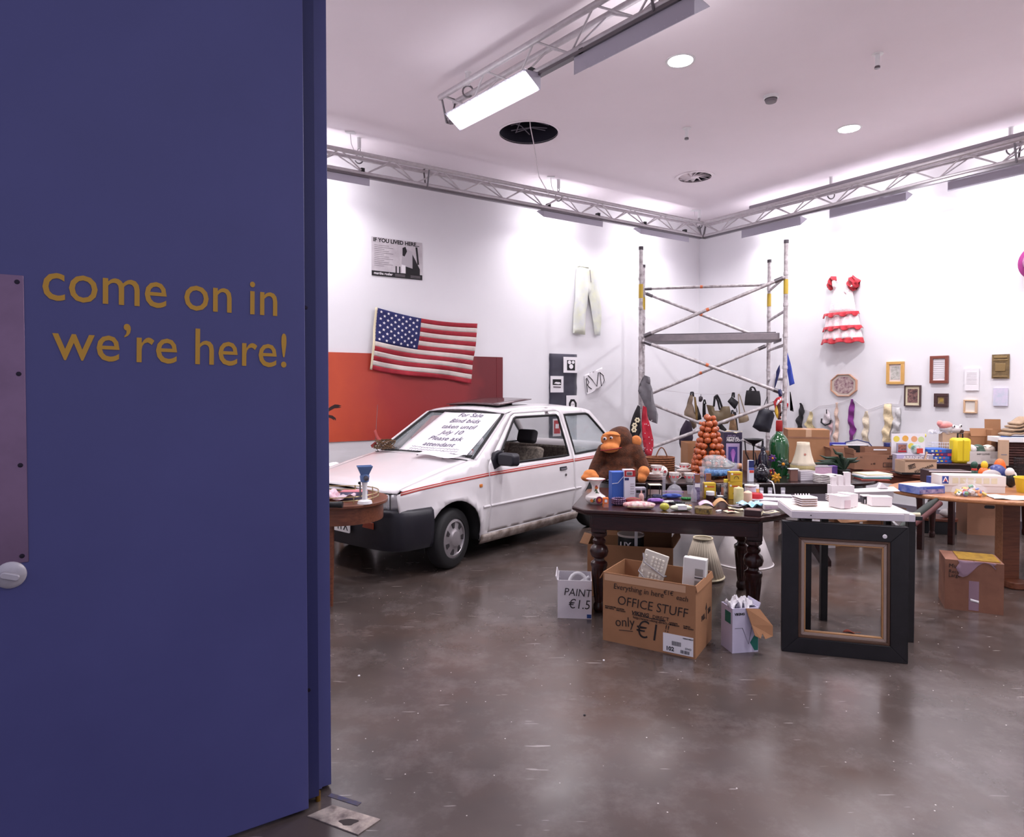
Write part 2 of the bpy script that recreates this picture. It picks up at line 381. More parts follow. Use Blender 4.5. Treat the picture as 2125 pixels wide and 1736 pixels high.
def washer(P, ang, L, lab, grp, lit=False, zt=3.93, energy=LAMP):
    t = thing('truss_floodlight', lab, 'light', (P.x, P.y, zt), ang, grp)
    sec = [(0, 0), (0, -.125), (.16, -.02)]
    for x0, x1 in ((0, .004), (L-.004, L)):
        MB().add([(x, y, z) for x in (x0, x1) for y, z in sec], [(0, 2, 1), (3, 4, 5), (0, 1, 4, 3), (1, 2, 5, 4), (2, 0, 3, 5)]).build('end_cap', fix_grey, t, smooth=0)
    MB().box(0, L, -.003, .0, -.125, 0).build('back_panel', fix_grey, t)
    MB().add([(0, 0, 0), (L, 0, 0), (L, .16, -.02), (0, .16, -.02)], [(0, 1, 2, 3)]).build('top_panel', fix_grey, t, solid=.003, smooth=0)
    fn = Vector((0, .16, .105)).normalized()            # across the light opening
    nn = Vector((0, .105, -.16)).normalized()           # the way it shines
    c0 = Vector((0, 0, -.125))
    q = [c0+fn*.012-nn*.02, c0+fn*.18-nn*.02]
    MB().add([(.01, q[0].y, q[0].z), (L-.01, q[0].y, q[0].z), (L-.01, q[1].y, q[1].z), (.01, q[1].y, q[1].z)], [(3, 2, 1, 0)]).build('lamp_tube_panel', lamp_em if not lit else mat('bright_lamp', (255, 252, 255), .4, emit=7.0), t, smooth=0)
    fin = MB().add([(0, *(c0+fn*.006).yz), (0, *(c0+fn*.186).yz), (0, *(c0+fn*.186-nn*.02).yz), (0, *(c0+fn*.006-nn*.02).yz)], [(0, 1, 2, 3)]).mesh('louvre_fin', louv, 0)
    for k in range(int(L/.045)):
        o = bpy.data.objects.new('louvre_fin', fin); COL.objects.link(o); o.parent = t; o.location = (.02+k*.045, 0, 0)
    for x in (.08, L-.08):
        MB().box(x-.02, x+.02, -.02, .04, -.005, .055).build('clamp', black, t)
    l = bpy.data.lights.new('floodlight_lamp', 'AREA'); l.shape = 'RECTANGLE'; l.size = L*.94; l.size_y = .15; l.energy = energy; l.color = LCOL
    o = bpy.data.objects.new('floodlight_lamp', l); COL.objects.link(o); o.parent = t
    o.location = c0+fn*.1+nn*.012+Vector((L/2, 0, 0))
    l.spread = R(150); aim = Vector((0, .10, -1)); zax = -aim.normalized(); xax = Vector((1, 0, 0)); yax = zax.cross(xax)
    o.rotation_euler = Matrix((xax, yax, zax)).transposed().to_euler()
    u_ = bpy.data.lights.new('added_uplight', 'AREA'); u_.shape = 'RECTANGLE'; u_.size = L*.94; u_.size_y = .05; u_.energy = energy*(.05 if lit else .22); u_.color = LCOL  # extra upward lamp added to brighten the ceiling near the wall
    o = bpy.data.objects.new('added_uplight', u_); COL.objects.link(o); o.parent = t; o.location = (L/2, .175, -.01); o.rotation_euler = (R(125), 0, 0)
    return t
LT = Vector((.615, 8.68)); RT = Vector((4.17, 8.58)); TC = Vector((2.93, 10.22))
LA = LT-DL*6.6
truss('aluminium lighting truss hung along the left wall above the flag', LA, AL, (TC-LA).dot(DL), 3.93, 4.11)
truss('aluminium lighting truss hung along the right wall, with a grey pipe on top', TC, AR, 8.2, 3.93, 4.11, pipe=(.9, 8.1))
E3 = Vector((-.58, 5.95)); D3 = Vector((.645, -.764)); A3 = math.atan2(D3.y, D3.x)
truss('aluminium lighting truss overhead near the camera carrying the glaring lamp', E3, A3, 4.6, 3.99, 4.17)
grpL = 'grey wall washers clamped under the trusses'
for a, lab in ((-3.6, 'grey wall washer under the left truss, partly behind the blue door'), (-.245, 'grey wall washer under the left truss above the white trousers'), (1.47, 'grey wall washer under the left truss beside the room corner')):
    washer(LT+DL*a, AL, 1.0, lab, grpL)
washer(LT-DL*5.6, AL, 1.0, 'grey wall washer at the far left of the left truss behind the door', grpL)
for a, lab in ((-1.42, 'grey wall washer under the right truss beside the room corner'), (-.055, 'grey wall washer under the right truss above the red and white dress'), (1.344, 'grey wall washer under the right truss, cut by the right edge of the photo'), (3.2, 'grey wall washer further along the right truss outside the view'), (4.8, 'last grey wall washer along the right truss outside the view')):
    washer(RT+DR*a, AR, .95, lab, grpL)
washer(E3+D3*1.23, A3+PI, 1.04, 'glaring lit floodlight with louvres at the end of the overhead truss', grpL, True, 3.97, LAMP*.8)
washer(E3+D3*1.586, A3, 1.0, 'grey floodlight seen from behind under the overhead truss', grpL, False, 3.95)
for px, py, zt, lab, pl in ((745, 285, 4.12, 'white stub and chain hanger of the left truss nearest the blue door', (727, 274)), (1159, 372, 4.12, 'white stub and chain hanger of the left truss right of the round opening', (1143, 367)),
                       (1451, 436, 4.12, 'white stub and chain hanger over the room corner', (1441, 436)), (1725, 367, 4.12, 'white stub and chain hanger of the right truss above the dress', None),
                       (2098, 264, 4.12, 'white stub and chain hanger of the right truss near the right edge', None), (971, 150, 4.19, 'white stub and chain hanger above the glaring floodlight', None)):
    hanger(onz(px, py, CEIL), zt, lab, onz(pl[0], pl[1], CEIL) if pl else None)

# ------------------------------------------------------------------ blue door and its frame
blue = mat('blue_door_paint', (82, 83, 136), .42, var=.10, scale=1.6, rvar=.08, bump=.03, bscale=30)
blue_d = mat('blue_frame_paint', (84, 86, 138), .4, var=.12, scale=2)
DA = R(33.17); DP = onz(641, 1684, 0).xy
d = struct(bpy.data.objects.new('door_1', None)); COL.objects.link(d); d.location = (DP.x, DP.y, 0); d.rotation_euler = (0, 0, DA)
d['label'] = 'tall open blue door lettered come on in in yellow'
MB().box(-1.22, 0, 0, .028, .012, 3.4).build('door_leaf', blue, d, bev=.003)
yel = mat('yellow_vinyl', (198, 150, 52), .5)
def onleaf(px, py):                                    # local (x, z) on the leaf under a photo point
    n = Vector((math.sin(DA), -math.cos(DA))); u, zz = ray(px, py); dd = Vector((u, 1)); k = DP.dot(n)/dd.dot(n)
    q = Vector((dd.x*k, k))-DP; return q.dot(Vector((math.cos(DA), math.sin(DA)))), H+zz*k
def leaftext(s, x0, y0, x1, y1, xh):
    a = onleaf(x0, y0); b = onleaf(x1, y1); 
    o = text(s, .1, yel, d, (0, 0, 0), name='yellow_lettering', al='LEFT', ext=.0008, fat=.003)
    me = o.data; xs = [v.co.x for v in me.vertices]; k = ((b[0]-a[0])**2+(b[1]-a[1])**2)**.5/(max(xs)-min(xs))
    for vv in me.vertices: vv.co.x -= min(xs)
    c = sorted(v.co.y for v in me.vertices); base = xh
    o.scale = (k, k*1.16, 1); o.location = (a[0], -.0012, a[1]); o.rotation_euler = (R(90), -math.atan2(b[1]-a[1], b[0]-a[0]), 0)
    for vv in me.vertices: vv.co.y -= base
    return o
def tbase(s):                                          # y of the baseline of centred text
    return -.0345
leaftext('come on in', 88, 626, 575, 660, tbase(0)); leaftext('we\u2019re here!', 108, 750, 594, 766, tbase(0))
pl_m = mat('brushed_push_plate', (150, 122, 148), .34, metal=.75, var=.25, scale=3, stretch=(1, 1, 1))
xa, za = onleaf(49, 572); xb, zb = onleaf(51, 1166)
MB().box(xa-.30, xa, -.003, 0, zb, za).build('push_plate', pl_m, d, bev=.001)
scr = MB().lathe([(.007, 0), (.006, .003), (0, .0035)], 12).mesh('plate_screw', mat('dark_screw', (50, 44, 56), .4, metal=.8))
for z in (za-.02, za-.02-(za-zb-.04)/3, za-.02-(za-zb-.04)*2/3, zb+.02):
    o = bpy.data.objects.new('plate_screw', scr); COL.objects.link(o); o.parent = d; o.location = (xa-.016, -.003, z); o.rotation_euler = (R(90), 0, 0)
xl, zl = onleaf(22, 1192)
lk = MB().lathe([(.04, 0), (.04, .006), (.034, .012), (.02, .014), (0, .014)], 28).build('lock_rose', alu, d, (xl, 0, zl), rot=(R(90), 0, 0))
MB().prism(rrect(.05, .02, .009), .014, .03).build('thumb_turn', alu, lk, rot=(0, 0, R(-20)), bev=.003)
# closing edge profile and jamb beyond the leaf
fr = struct(bpy.data.objects.new('trim_1', None)); COL.objects.link(fr); fr.location = (DP.x, DP.y, 0); fr.rotation_euler = (0, 0, DA)
fr['label'] = 'blue door jamb with a recessed dark strip beside the door'
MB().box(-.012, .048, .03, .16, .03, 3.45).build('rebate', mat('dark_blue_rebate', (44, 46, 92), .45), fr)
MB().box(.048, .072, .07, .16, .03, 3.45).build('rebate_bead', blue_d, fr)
MB().box(.072, .12, .105, .20, .012, 3.45).build('jamb_post', blue_d, fr, bev=.002)
for z in (.45, 1.9):
    o = bpy.data.objects.new('jamb_screw', scr); COL.objects.link(o); o.parent = fr; o.location = (.012, .03, z); o.rotation_euler = (R(90), 0, 0)
MB().lathe([(.01, 0), (.01, .035), (0, .036)], 12).build('brass_pin', mat('brass', (160, 120, 50), .35, metal=.9), fr, (.05, .05, .0))
pts = [onz(638, 1694, 0), onz(743, 1733, 0), onz(790, 1701, 0), onz(690, 1671, 0)]
fp = thing('floor_plate', 'worn metal floor spring plate set in the floor at the foot of the blue door', 'floor plate', (pts[1].x, pts[1].y, 0))
q = [(a.x-pts[1].x, a.y-pts[1].y) for a in pts]
MB().prism(q, 0, .004).build('plate', mat('worn_steel_plate', (206, 192, 182), .42, metal=.55, rgb2=(96, 84, 86), scale=14), fp)
c = [(sum(a[0] for a in q)/4*.72+.0+.032*math.cos(k)*(1+.3*math.sin(3*k)), sum(a[1] for a in q)/4*.75+.018*math.sin(k)) for k in [2*PI*i/18 for i in range(18)]]
MB().prism(c, .004, .005).build('worn_patch', mat('dark_wear', (62, 52, 52), .7), fp)
a = onz(680, 1652, 0); b = onz(742, 1672, 0)
tag(MB().prism([(a.x, a.y), (b.x, b.y), (b.x+.01, b.y+.02), (a.x+.01, a.y+.02)], 0, .0015).build('paint_line', mat('worn_blue_paint', (70, 70, 108), .7, rgb2=(84, 76, 80), scale=50)), 'short worn blue paint line on the floor beside the metal plate', 'paint mark')

# ------------------------------------------------------------------ white hatchback
def lerp_tab(tab, x):
    if x <= tab[0][0]: return tab[0][1]
    for (a, b), (c, d) in zip(tab, tab[1:]):
        if x <= c: return b+(d-b)*(x-a)/(c-a)
    return tab[-1][1]
WT = [(.16, .69), (.24, .735), (.30, .75), (.46, .772), (.50, .780), (.54, .768), (.62, .770), (.78, .764), (.87, .745), (.95, .722), (1.30, .60), (1.335, .585), (1.39, .545)]
def CW(x, z):
    w_ = lerp_tab(WT, z)
    if x < .8: w_ -= .085*((.8-x)/.8)**2
    if x > 2.9: w_ -= .075*((x-2.9)/.75)**2
    for xa in (.70, 3.0):                                  # flared lips round the wheel arches
        dd = math.hypot(x-xa, z-.27); w_ += .022*max(0, 1-abs(dd-.34)/.075)
    return w_
car_white = mat('white_car_paint', (222, 217, 220), .28, var=.05, scale=3, coat=.5)
rubber = mat('black_rubber', (20, 19, 22), .65); bump_m = mat('black_bumper_plastic', (34, 33, 42), .42, var=.15, scale=4)
stripe_m = mat('red_pinstripe', (190, 62, 58), .4); stripe_p = mat('pale_pink_stripe', (236, 196, 190), .4)
car_dark = mat('dark_underbody', (18, 17, 19), .8); tyre_m = mat('tyre_rubber', (26, 25, 28), .7, bump=.2, bscale=60)
hub_m = mat('silver_wheel_trim', (158, 152, 156), .35, metal=.5, var=.15); lens_m = mat('headlamp_lens', (214, 216, 220), .12, metal=.35, bump=.5, bscale=90)
check = mat('grey_check_upholstery', (132, 122, 112), .9, rgb2=(74, 66, 62), scale=38); seat_d = mat('dark_seat_trim', (40, 37, 42), .8)
C0 = Vector((-1.543, 5.723)); CA = R(50)
car = thing('hatchback_car', 'white three-door hatchback with red pinstripes and a for-sale sheet on its windscreen', 'car', (C0.x, C0.y, 0), CA)
def arc(cx, cz, r, a0, a1, n): return [(cx+r*math.cos(R(a0+(a1-a0)*k/n)), cz+r*math.sin(R(a0+(a1-a0)*k/n))) for k in range(n+1)]
roofz = [(1.62, 1.335), (1.72, 1.358), (2.0, 1.378), (2.3, 1.383), (2.9, 1.365), (3.06, 1.345), (3.12, 1.33)]
hoodz = [(.10, .715), (.16, .738), (.30, .772), (.60, .838), (1.02, .925)]
side_out = ([(.17, .30)]+arc(.70, .27, .335, 176, 2, 16)+[(1.045, .205), (1.07, .18), (2.62, .18), (2.655, .205)]+arc(3.0, .27, .335, 178, 4, 16)
            + [(3.50, .31), (3.60, .42), (3.625, .62), (3.60, .82), (3.54, .93), (3.33, 1.14), (3.12, 1.33)]
            + [(x, z) for x, z in roofz[:-1][::-1]]+[(1.02, .925)]+[(x, z) for x, z in hoodz[:-1][::-1]]+[(.115, .6)])
door_o = [(1.155, .245), (1.155, .86), (1.19, .91), (1.67, 1.318), (1.73, 1.338), (2.46, 1.346), (2.50, 1.335), (2.515, 1.30), (2.54, .88), (2.55, .40), (2.53, .245)]
qwin = [(2.585, .872), (3.40, .895), (3.405, .95), (3.36, 1.02), (3.06, 1.285), (3.01, 1.30), (2.575, 1.30)]
dwin = [(1.262, .867), (2.465, .867), (2.455, 1.28), (2.43, 1.30), (1.735, 1.298), (1.70, 1.285)]
ccx, ccz = 1.88, .78
door_p = [(ccx+(x-ccx)*.9945, ccz+(z-ccz)*.991) for x, z in door_o]
def smap(s, off=0.0): return lambda x, z: (x, s*(CW(x, z)+off), z)
for s in (-1, 1):
    fl_ = (lambda b: b)
    def pn(nm, out, holes, m, step=.06, off=0.0, sol=.012, par=car):
        mb = MB().panel(out, holes, step, smap(s, off))
        if s > 0: mb.f = [f[::-1] for f in mb.f]
        mb.f = [f[::-1] for f in mb.f] if False else mb.f
        return mb.build(nm, m, par, smooth=28, solid=-sol)
    pn('body_side', side_out, [door_o, qwin], car_white)
    dr = pn('door', door_p, [dwin], car_white)
    pn('quarter_window', qwin, [], thin_glass, .12, -.006, .004)
    for loop, nm in ((qwin, 'window_seal'), (dwin, 'window_seal')):
        pts = []
        for i in range(len(loop)):
            a = Vector(loop[i]); b = Vector(loop[(i+1) % len(loop)]); n = max(1, int((b-a).length/.08))
            for k in range(n): q = a.lerp(b, k/n); pts.append((q.x, s*(CW(q.x, q.y)+.004), q.y))
        MB().tube(pts, .013, 6, True).build(nm, rubber, car if loop is qwin else dr)
    # pinstripes
    sz = [(.125, .722), (.3, .745), (.6, .768), (1.15, .788), (2.0, .797), (3.55, .812)]
    for nm, o0, o1, m in (('pinstripe', .010, .020, stripe_m), ('pinstripe', -.010, .0, stripe_m), ('pinstripe_filler', .0, .010, stripe_p)):
        for x0, x1 in ((.13, 1.15), (1.163, 2.538), (2.556, 3.5)):
            n = 16; MB().sheet(n, 1, lambda u, v: (x0+(x1-x0)*u, s*(CW(x0+(x1-x0)*u, lerp_tab(sz, x0+(x1-x0)*u)+o0)+.0076), lerp_tab(sz, x0+(x1-x0)*u)+o0+(o1-o0)*v)).build(nm, m, dr if 1.16 < x0 < 2 else car, solid=-.001)
    for x0, x1, par_ in ((1.06, 1.15, car), (1.163, 2.538, dr), (2.556, 2.66, car)): MB().tube([(x0+(x1-x0)*k/10, s*(CW(x0+(x1-x0)*k/10, .50)+.001), .50) for k in range(11)], .012, 8).build('side_ridge', car_white, par_)
    # handle, lock, repeater lamp, sill
    def blk(nm, x0, x1, z0, z1, t, m, par): 
        y = s*CW((x0+x1)/2, (z0+z1)/2); return MB().box(x0, x1, y-t if s > 0 else y-t, y+t, z0, z1).build(nm, m, par, bev=.006)
    hd = blk('door_handle', 2.27, 2.40, .715, .757, .010, bump_m, dr); MB().box(2.28, 2.39, s*(.782)-.004, s*.782+.004, .722, .742).build('pull_lever', mat('grey_lever', (110, 106, 114), .4), hd, bev=.002)
    MB().lathe([(.013, -.012), (.013, .012), (0, .013)], 14).build('door_lock', steel, dr, (2.375, s*.772, .665), rot=(R(-90*s), 0, 0))
    blk('side_repeater', 1.015, 1.055, .685, .715, .014, mat('amber_lens', (214, 128, 60), .25), car)
    MB().sheet(20, 3, lambda u, v: (1.06+1.58*u, s*(.752-.03*v*v), .235-.085*v)).build('sill', mat('dirty_sill_paint', (184, 172, 166), .5, rgb2=(108, 92, 82), scale=9), car, solid=-.01)
    # wing top beside the bonnet
    MB().sheet(14, 3, lambda u, v: (.16+.86*u, s*(.66+(CW(.16+.86*u, lerp_tab(hoodz, .16+.86*u))+.004-.66)*v), lerp_tab(hoodz, .16+.86*u)+.012*(1-v)**.7)).build('wing_top', car_white, car, solid=-.006)
    # mirror
    mi = MB().prism([(1.235, .805), (1.36, .845), (1.36, .965), (1.33, .985), (1.25, .965), (1.215, .90)], 0, .05, M=Matrix(((1, 0, 0, 0), (0, 0, s, s*.715), (0, 1, 0, .02), (0, 0, 0, 1)))).build('mirror_base', bump_m, car, bev=.008)
    mm = MB().prism(rrect(.20, .115, .04), 0, .095, M=Matrix(((0, 0, 1, 1.255), (s, 0, 0, s*.875), (0, 1, 0, .925), (0, 0, 0, 1))), top=rrect(.215, .125, .035)).build('door_mirror', bump_m, car, bev=.015)
    MB().prism(rrect(.19, .105, .03), 0, .003, M=Matrix(((0, 0, 1, 1.352), (s, 0, 0, s*.875), (0, 1, 0, .925), (0, 0, 0, 1)))).build('mirror_glass', mat('mirror', (200, 205, 210), .03, metal=1), mm)
    # inner arch and wheels
    for xw in (.70, 3.0):
        MB().sheet(16, 1, lambda u, v: (xw+.345*math.cos(R(-12+204*u)), s*(.42+.33*v), .27+.345*math.sin(R(-12+204*u)))).build('arch_liner', car_dark, car, solid=-.006)
        MB().panel(arc(xw, .27, .345, 180, 0, 16), [], None, lambda x, z: (x, s*.42, z)).build('arch_wall', car_dark, car, solid=-.004)
        wh = bpy.data.objects.new('wheel', None); COL.objects.link(wh); wh.parent = car; wh.location = (xw, s*.685, .266)
        wh.rotation_euler = (R(90) if s < 0 else R(-90), 0, R(11.6) if xw < 1 else 0)
        MB().lathe([(.15, -.07), (.235, -.072), (.256, -.06), (.266, -.035), (.266, .035), (.256, .060), (.235, .072), (.178, .074), (.172, .06), (.15, .06)], 48, cap=False).build('tyre', tyre_m, wh)
        MB().lathe([(.175, .05), (.172, .066), (.150, .074), (.142, .062), (.10, .070), (.076, .078), (.07, .085), (.062, .088), (0, .088)], 40).build('wheel_trim', hub_m, wh)
        sl = MB().prism([(.082, -.012), (.138, -.034), (.142, .012), (.10, .012)], .0, .012).mesh('trim_slot', mat('dark_slot', (44, 40, 44), .6), 0)
        for k in range(7):
            o = bpy.data.objects.new('trim_slot', sl); COL.objects.link(o); o.parent = wh; o.location = (0, 0, .060); o.rotation_euler = (0, 0, 2*PI*k/7)
# bonnet, roof, tail
def hood(u, v):
    y = (v-.5)*1.312; xf_ = .075+.085*abs(y/.7)**4; x = xf_+(1.03-.06*(1-(y/.66)**2)-xf_)*u
    return (x, y, lerp_tab(hoodz, x)+.012+.032*(1-(y/.66)**2)-.02*max(0, 1-u*9))
bn = MB().sheet(20, 18, hood).build('bonnet', car_white, car, solid=-.008)
for y in (-.33, .02):
    MB().ball((.90, y-.08, lerp_tab(hoodz, .90)+.045), (.012, .012, .008), 10, 6).build('washer_jet', rubber, bn)
RZ = lambda x: lerp_tab(roofz, x)
MB().sheet(20, 14, lambda u, v: (1.585+.035*abs(v*2-1)**2+(3.12-1.62)*u, (v-.5)*2*CW(2.0, 1.375)*1.0, RZ(1.62+1.5*u)+.034*(1-(v*2-1)**2)+.004)).build('roof', car_white, car, solid=-.012)
def rw(u, v, o=0.0):                                       # rear hatch
    z = 1.33-.40*v; x = 3.12+(z-1.33)*(-.42/.40)+.05*(1-(2*u-1)**2)+o; return (x, (2*u-1)*(CW(3.1, z)-.01), z)
MB().sheet(10, 6, lambda u, v: rw(u, v)).build('rear_window', thin_glass, car, solid=-.004)
MB().sheet(10, 5, lambda u, v: (3.59+.04*(1-(2*u-1)**2)-.03*abs(v-.4), (2*u-1)*.70, .93-.6*v)).build('tailgate', car_white, car, solid=-.012)
MB().sheet(16, 4, lambda u, v: (3.64+.06*(1-(2*u-1)**4), (2*u-1)*.74, .52-.26*v)).build('rear_bumper', bump_m, car, solid=-.03)
# front: panel, grille, lamps, bumper
xf = lambda y: .075+.085*abs(y/.7)**4
MB().sheet(20, 3, lambda u, v: (xf((2*u-1)*.70)+.02, (2*u-1)*.70, .715-.20*v)).build('nose_panel', car_white, car, solid=-.01)
MB().sheet(10, 2, lambda u, v: (xf((2*u-1)*.34)+.008, (2*u-1)*.34, .69-.11*v)).build('grille', bump_m, car, solid=-.012)
for s in (-1, 1):
    hl = MB().sheet(8, 3, lambda u, v: (xf(.37+.22*u)+.0, s*(.37+.22*u), .712-.15*v)).build('headlight', lens_m, car, solid=-.02)
    MB().sheet(5, 3, lambda u, v: (xf(.603+.09*u)+.10*u*u, s*(.603+.092*u), .712-.15*v)).build('corner_lamp', mat('clear_corner_lens', (190, 188, 192), .15, metal=.2, bump=.4, bscale=120), hl, solid=-.015)
    MB().tube([(xf(.36)-.004, s*.365, .716), (xf(.597)-.006, s*.597, .718), (xf(.69)+.096, s*.703, .718), (xf(.69)+.096, s*.703, .56), (xf(.597)-.006, s*.597, .56), (xf(.36)-.004, s*.365, .562)], .006, 6, True).build('lamp_surround', rubber, hl)
    MB().box(.02, .03, .34, .52, .43, .485, M=Matrix.Diagonal((1, s, 1, 1))).build('bumper_indicator', mat('dark_amber_lens', (150, 62, 34), .3), car, (-.022, 0, 0), bev=.004)
half = [(.43, .772), (.32, .765), (.22, .748), (.14, .715), (.085, .66), (.05, .58), (.03, .45), (.012, .25), (.0, 0)]
path = half+[(x, -y) for x, y in half[:-1][::-1]]
prof = [(.580, -.05), (.583, -.012), (.565, .012), (.50, .022), (.40, .018), (.30, .006), (.255, -.012), (.245, -.05)]
def bmp(u, v):
    t = u*(len(path)-1); i = min(int(t), len(path)-2); f = t-i; a = Vector(path[i]); b = Vector(path[i+1]); p = a.lerp(b, f)
    j0 = max(0, i-1 if f < .5 else i); j1 = min(len(path)-1, (i+1) if f < .5 else i+2); d_ = (Vector(path[j1])-Vector(path[j0])).normalized(); n = Vector((d_.y, -d_.x))
    if n.x > 0 and abs(p.y) < .7: n = -n
    if abs(p.y) >= .7 and n.y*p.y < 0: n = -n
    tv = v*(len(prof)-1); k = min(int(tv), len(prof)-2); g = tv-k; z = prof[k][0]+(prof[k+1][0]-prof[k][0])*g; o = prof[k][1]+(prof[k+1][1]-prof[k][1])*g
    e = min(1, min(u, 1-u)/.05)**.5; return (p.x+n.x*o, p.y+n.y*o, z)
MB().sheet(48, 14, bmp).build('front_bumper', bump_m, car, smooth=50, solid=-.012)
pm = MB().prism(rrect(.52, .111, .012), 0, .006, M=TR(-.036, 0, .425, R(90), 0, R(-90))).build('number_plate', mat('reflective_plate', (226, 222, 224), .35), car, smooth=0)
text('YFX', .125, ink, pm, (-.0435, -.235, .427), (R(90), 0, R(-90)), al='RIGHT', sx=.74, fat=.008); text('7', .125, ink, pm, (-.0435, -.02, .427), (R(90), 0, R(-90)), al='RIGHT', sx=.74, fat=.008)
# windscreen, seal, cowl, wipers
def WS(u, v, o=0.0):                                       # u from far to near side, v up the glass
    hw = .665-.13*v; y = -(2*u-1)*hw; b = .07*(1-(2*u-1)**2)
    return Vector((1.045+.60*v-b-o*.56, y, .935+.405*v+o*.83-.004))
MB().sheet(12, 8, lambda u, v: WS(u, v)).build('windscreen', thin_glass, car, solid=-.004)
MB().tube([WS(u/10, 0, .004) for u in range(11)]+[WS(1, k/6, .004) for k in range(1, 7)]+[WS(1-u/10, 1, .004) for u in range(1, 11)]+[WS(0, 1-k/6, .004) for k in range(1, 6)], .016, 6, True).build('windscreen_seal', rubber, car)
for s in (-1, 1):
    MB().sheet(8, 2, lambda u, v: (1.03+.60*u+.03*v, s*(.672-.125*u+(CW(1.05+.57*u, .94+.39*u)+.004-.672+.125*u)*v), .925+.41*u-.004)).build('screen_pillar', car_white, car, solid=-.01)
cw = MB().sheet(12, 2, lambda u, v: (.955-.05*(1-(2*u-1)**2)+.08*v, (2*u-1)*.66, .935+.012*(1-(2*u-1)**2)-.012*v)).build('cowl', bump_m, car, solid=-.006)
for a, b in (((.62, -.005), (.98, .035)), ((.08, -.01), (.50, .05))):
    p = [WS(a[0], a[1], .03), WS((a[0]+b[0])/2, .03, .028), WS(b[0], b[1], .016)]
    wp = MB().tube(p, [.009, .007, .005], 6).build('wiper_arm', rubber, car)
    MB().tube([WS(a[0]+.12, .035, .012), WS(b[0]+.0, b[1]+.02, .012)], .006, 6).build('wiper_blade', rubber, wp)
MB().tube([(.98, .64, .93), (.955, .66, .99), (1.02, .70, 1.42)], [.006, .003, .002], 6).build('aerial', steel, car)
# sunroof lifted at the back
sr = MB().sheet(8, 6, lambda u, v: (1.72+.56*u, (v-.5)*.76, 1.418+.055*u+.012*math.sin(PI*v))).build('sunroof_panel', mat('tinted_sunroof', (96, 78, 82), .08, metal=.3), car, solid=-.008)
MB().box(1.74, 2.24, -.35, .35, 1.405, 1.414).build('sunroof_opening', car_dark, car)
MB().box(1.98, 2.0, -.34, .34, 1.41, 1.435).build('sunroof_strut', rubber, sr)
# floor pan, dashboard, seats
MB().box(.35, 3.5, -.42, .42, .19, .27).build('floor_pan', car_dark, car)
MB().box(1.05, 2.65, -.70, .70, .19, .25).build('cabin_floor', car_dark, car)
MB().box(.15, .36, -.6, .6, .24, .5).build('front_valance', car_dark, car)
MB().box(.4, 1.0, -.42, .42, .27, .72).build('engine_block', car_dark, car)
MB().prism([(.98, .60), (1.40, .62), (1.42, .84), (1.30, .905), (1.05, .90)], -.66, .66, M=Matrix(((1, 0, 0, 0), (0, 0, -1, 0), (0, 1, 0, 0), (0, 0, 0, 1)))).build('dashboard', seat_d, car, bev=.01)
sw = MB().tube([(1.50+.10*math.cos(a)*.5, .34+.18*math.sin(a), .86+.16*math.cos(a)) for a in [2*PI*k/24 for k in range(24)]], .014, 8, True).build('steering_wheel', rubber, car)
for y in (-.34, .34):
    st = MB().prism(rrect(.50, .46, .08), .30, .48, M=TR(1.86, y, 0)).build('front_seat_cushion', check, car, bev=.03)
    bk = MB().prism(rrect(.46, .12, .05), 0, .56, M=TR(2.08, y, .42, R(17), 0, R(90))).build('front_seat_back', check, car, bev=.03)
    MB().prism(rrect(.25, .09, .04), .60, .75, M=TR(2.06, y, .42, R(17), 0, R(90))).build('head_restraint', seat_d, bk, bev=.03)
MB().prism(rrect(1.2, .14, .06), .35, .92, M=TR(2.85, 0, 0, R(10), 0, R(90))).build('rear_seat_back', check, car, bev=.03)
MB().box(2.45, 2.85, -.6, .6, .28, .46).build('rear_seat_cushion', check, car, bev=.03)
MB().box(2.95, 3.55, -.62, .62, .80, .82).build('parcel_shelf', seat_d, car)
MB().prism(rrect(.16, .05, .02), 0, .03, M=TR(1.52, 0, 1.26, R(90), 0, R(90))).build('rear_view_mirror', rubber, car, bev=.006)
# for-sale sheet on the windscreen
PU0, PU1 = .24, .955
def PS(a, b, o=.010): return WS(PU0+(PU1-PU0)*a+.05*(b-.5), .0+1.02*b, o+.006*math.sin(a*9+b*3)*.4)
sg = thing('for_sale_sheet', 'large white hand-lettered for sale sheet lying on the car windscreen', 'sign', (C0.x, C0.y, 0), CA)
MB().sheet(14, 10, lambda a, b: PS(a, b)).build('sheet', paper, sg, solid=-.001)
MB().sheet(8, 3, lambda a, b: Vector((.93-.14*b+.05*a, -(.12+.50*a), .985+.012*math.sin(a*6)-.02*b))).build('loose_lower_sheet', paper, sg, solid=-.001)
lilac = mat('grey_lilac_print', (84, 78, 104), .7)
def wraptext(s, size, x, y, m, shear=.2):
    cu = bpy.data.curves.new('t', 'FONT'); cu.body = s; cu.size = size; cu.align_x = 'CENTER'; cu.align_y = 'CENTER'; cu.shear = shear; cu.resolution_u = 2; cu.offset = .002*size
    t = bpy.data.objects.new('t', cu); me = bpy.data.meshes.new_from_object(t); bpy.data.objects.remove(t)
    for v_ in me.vertices: v_.co = PS(min(.99, max(.01, x+v_.co.x)), min(1, y+v_.co.y), .0135)
    me.materials.clear(); me.materials.append(m); o = bpy.data.objects.new('printed_line', me); COL.objects.link(o); o.parent = sg
for s_, y, k in (('For Sale', .90, .125), ('Blind bids', .765, .125), ('taken until', .63, .125), ('July 10', .50, .125), ('Please ask', .365, .125), ('attendant', .235, .12)): wraptext(s_, k, .56-(.9-y)*.06, y, lilac)
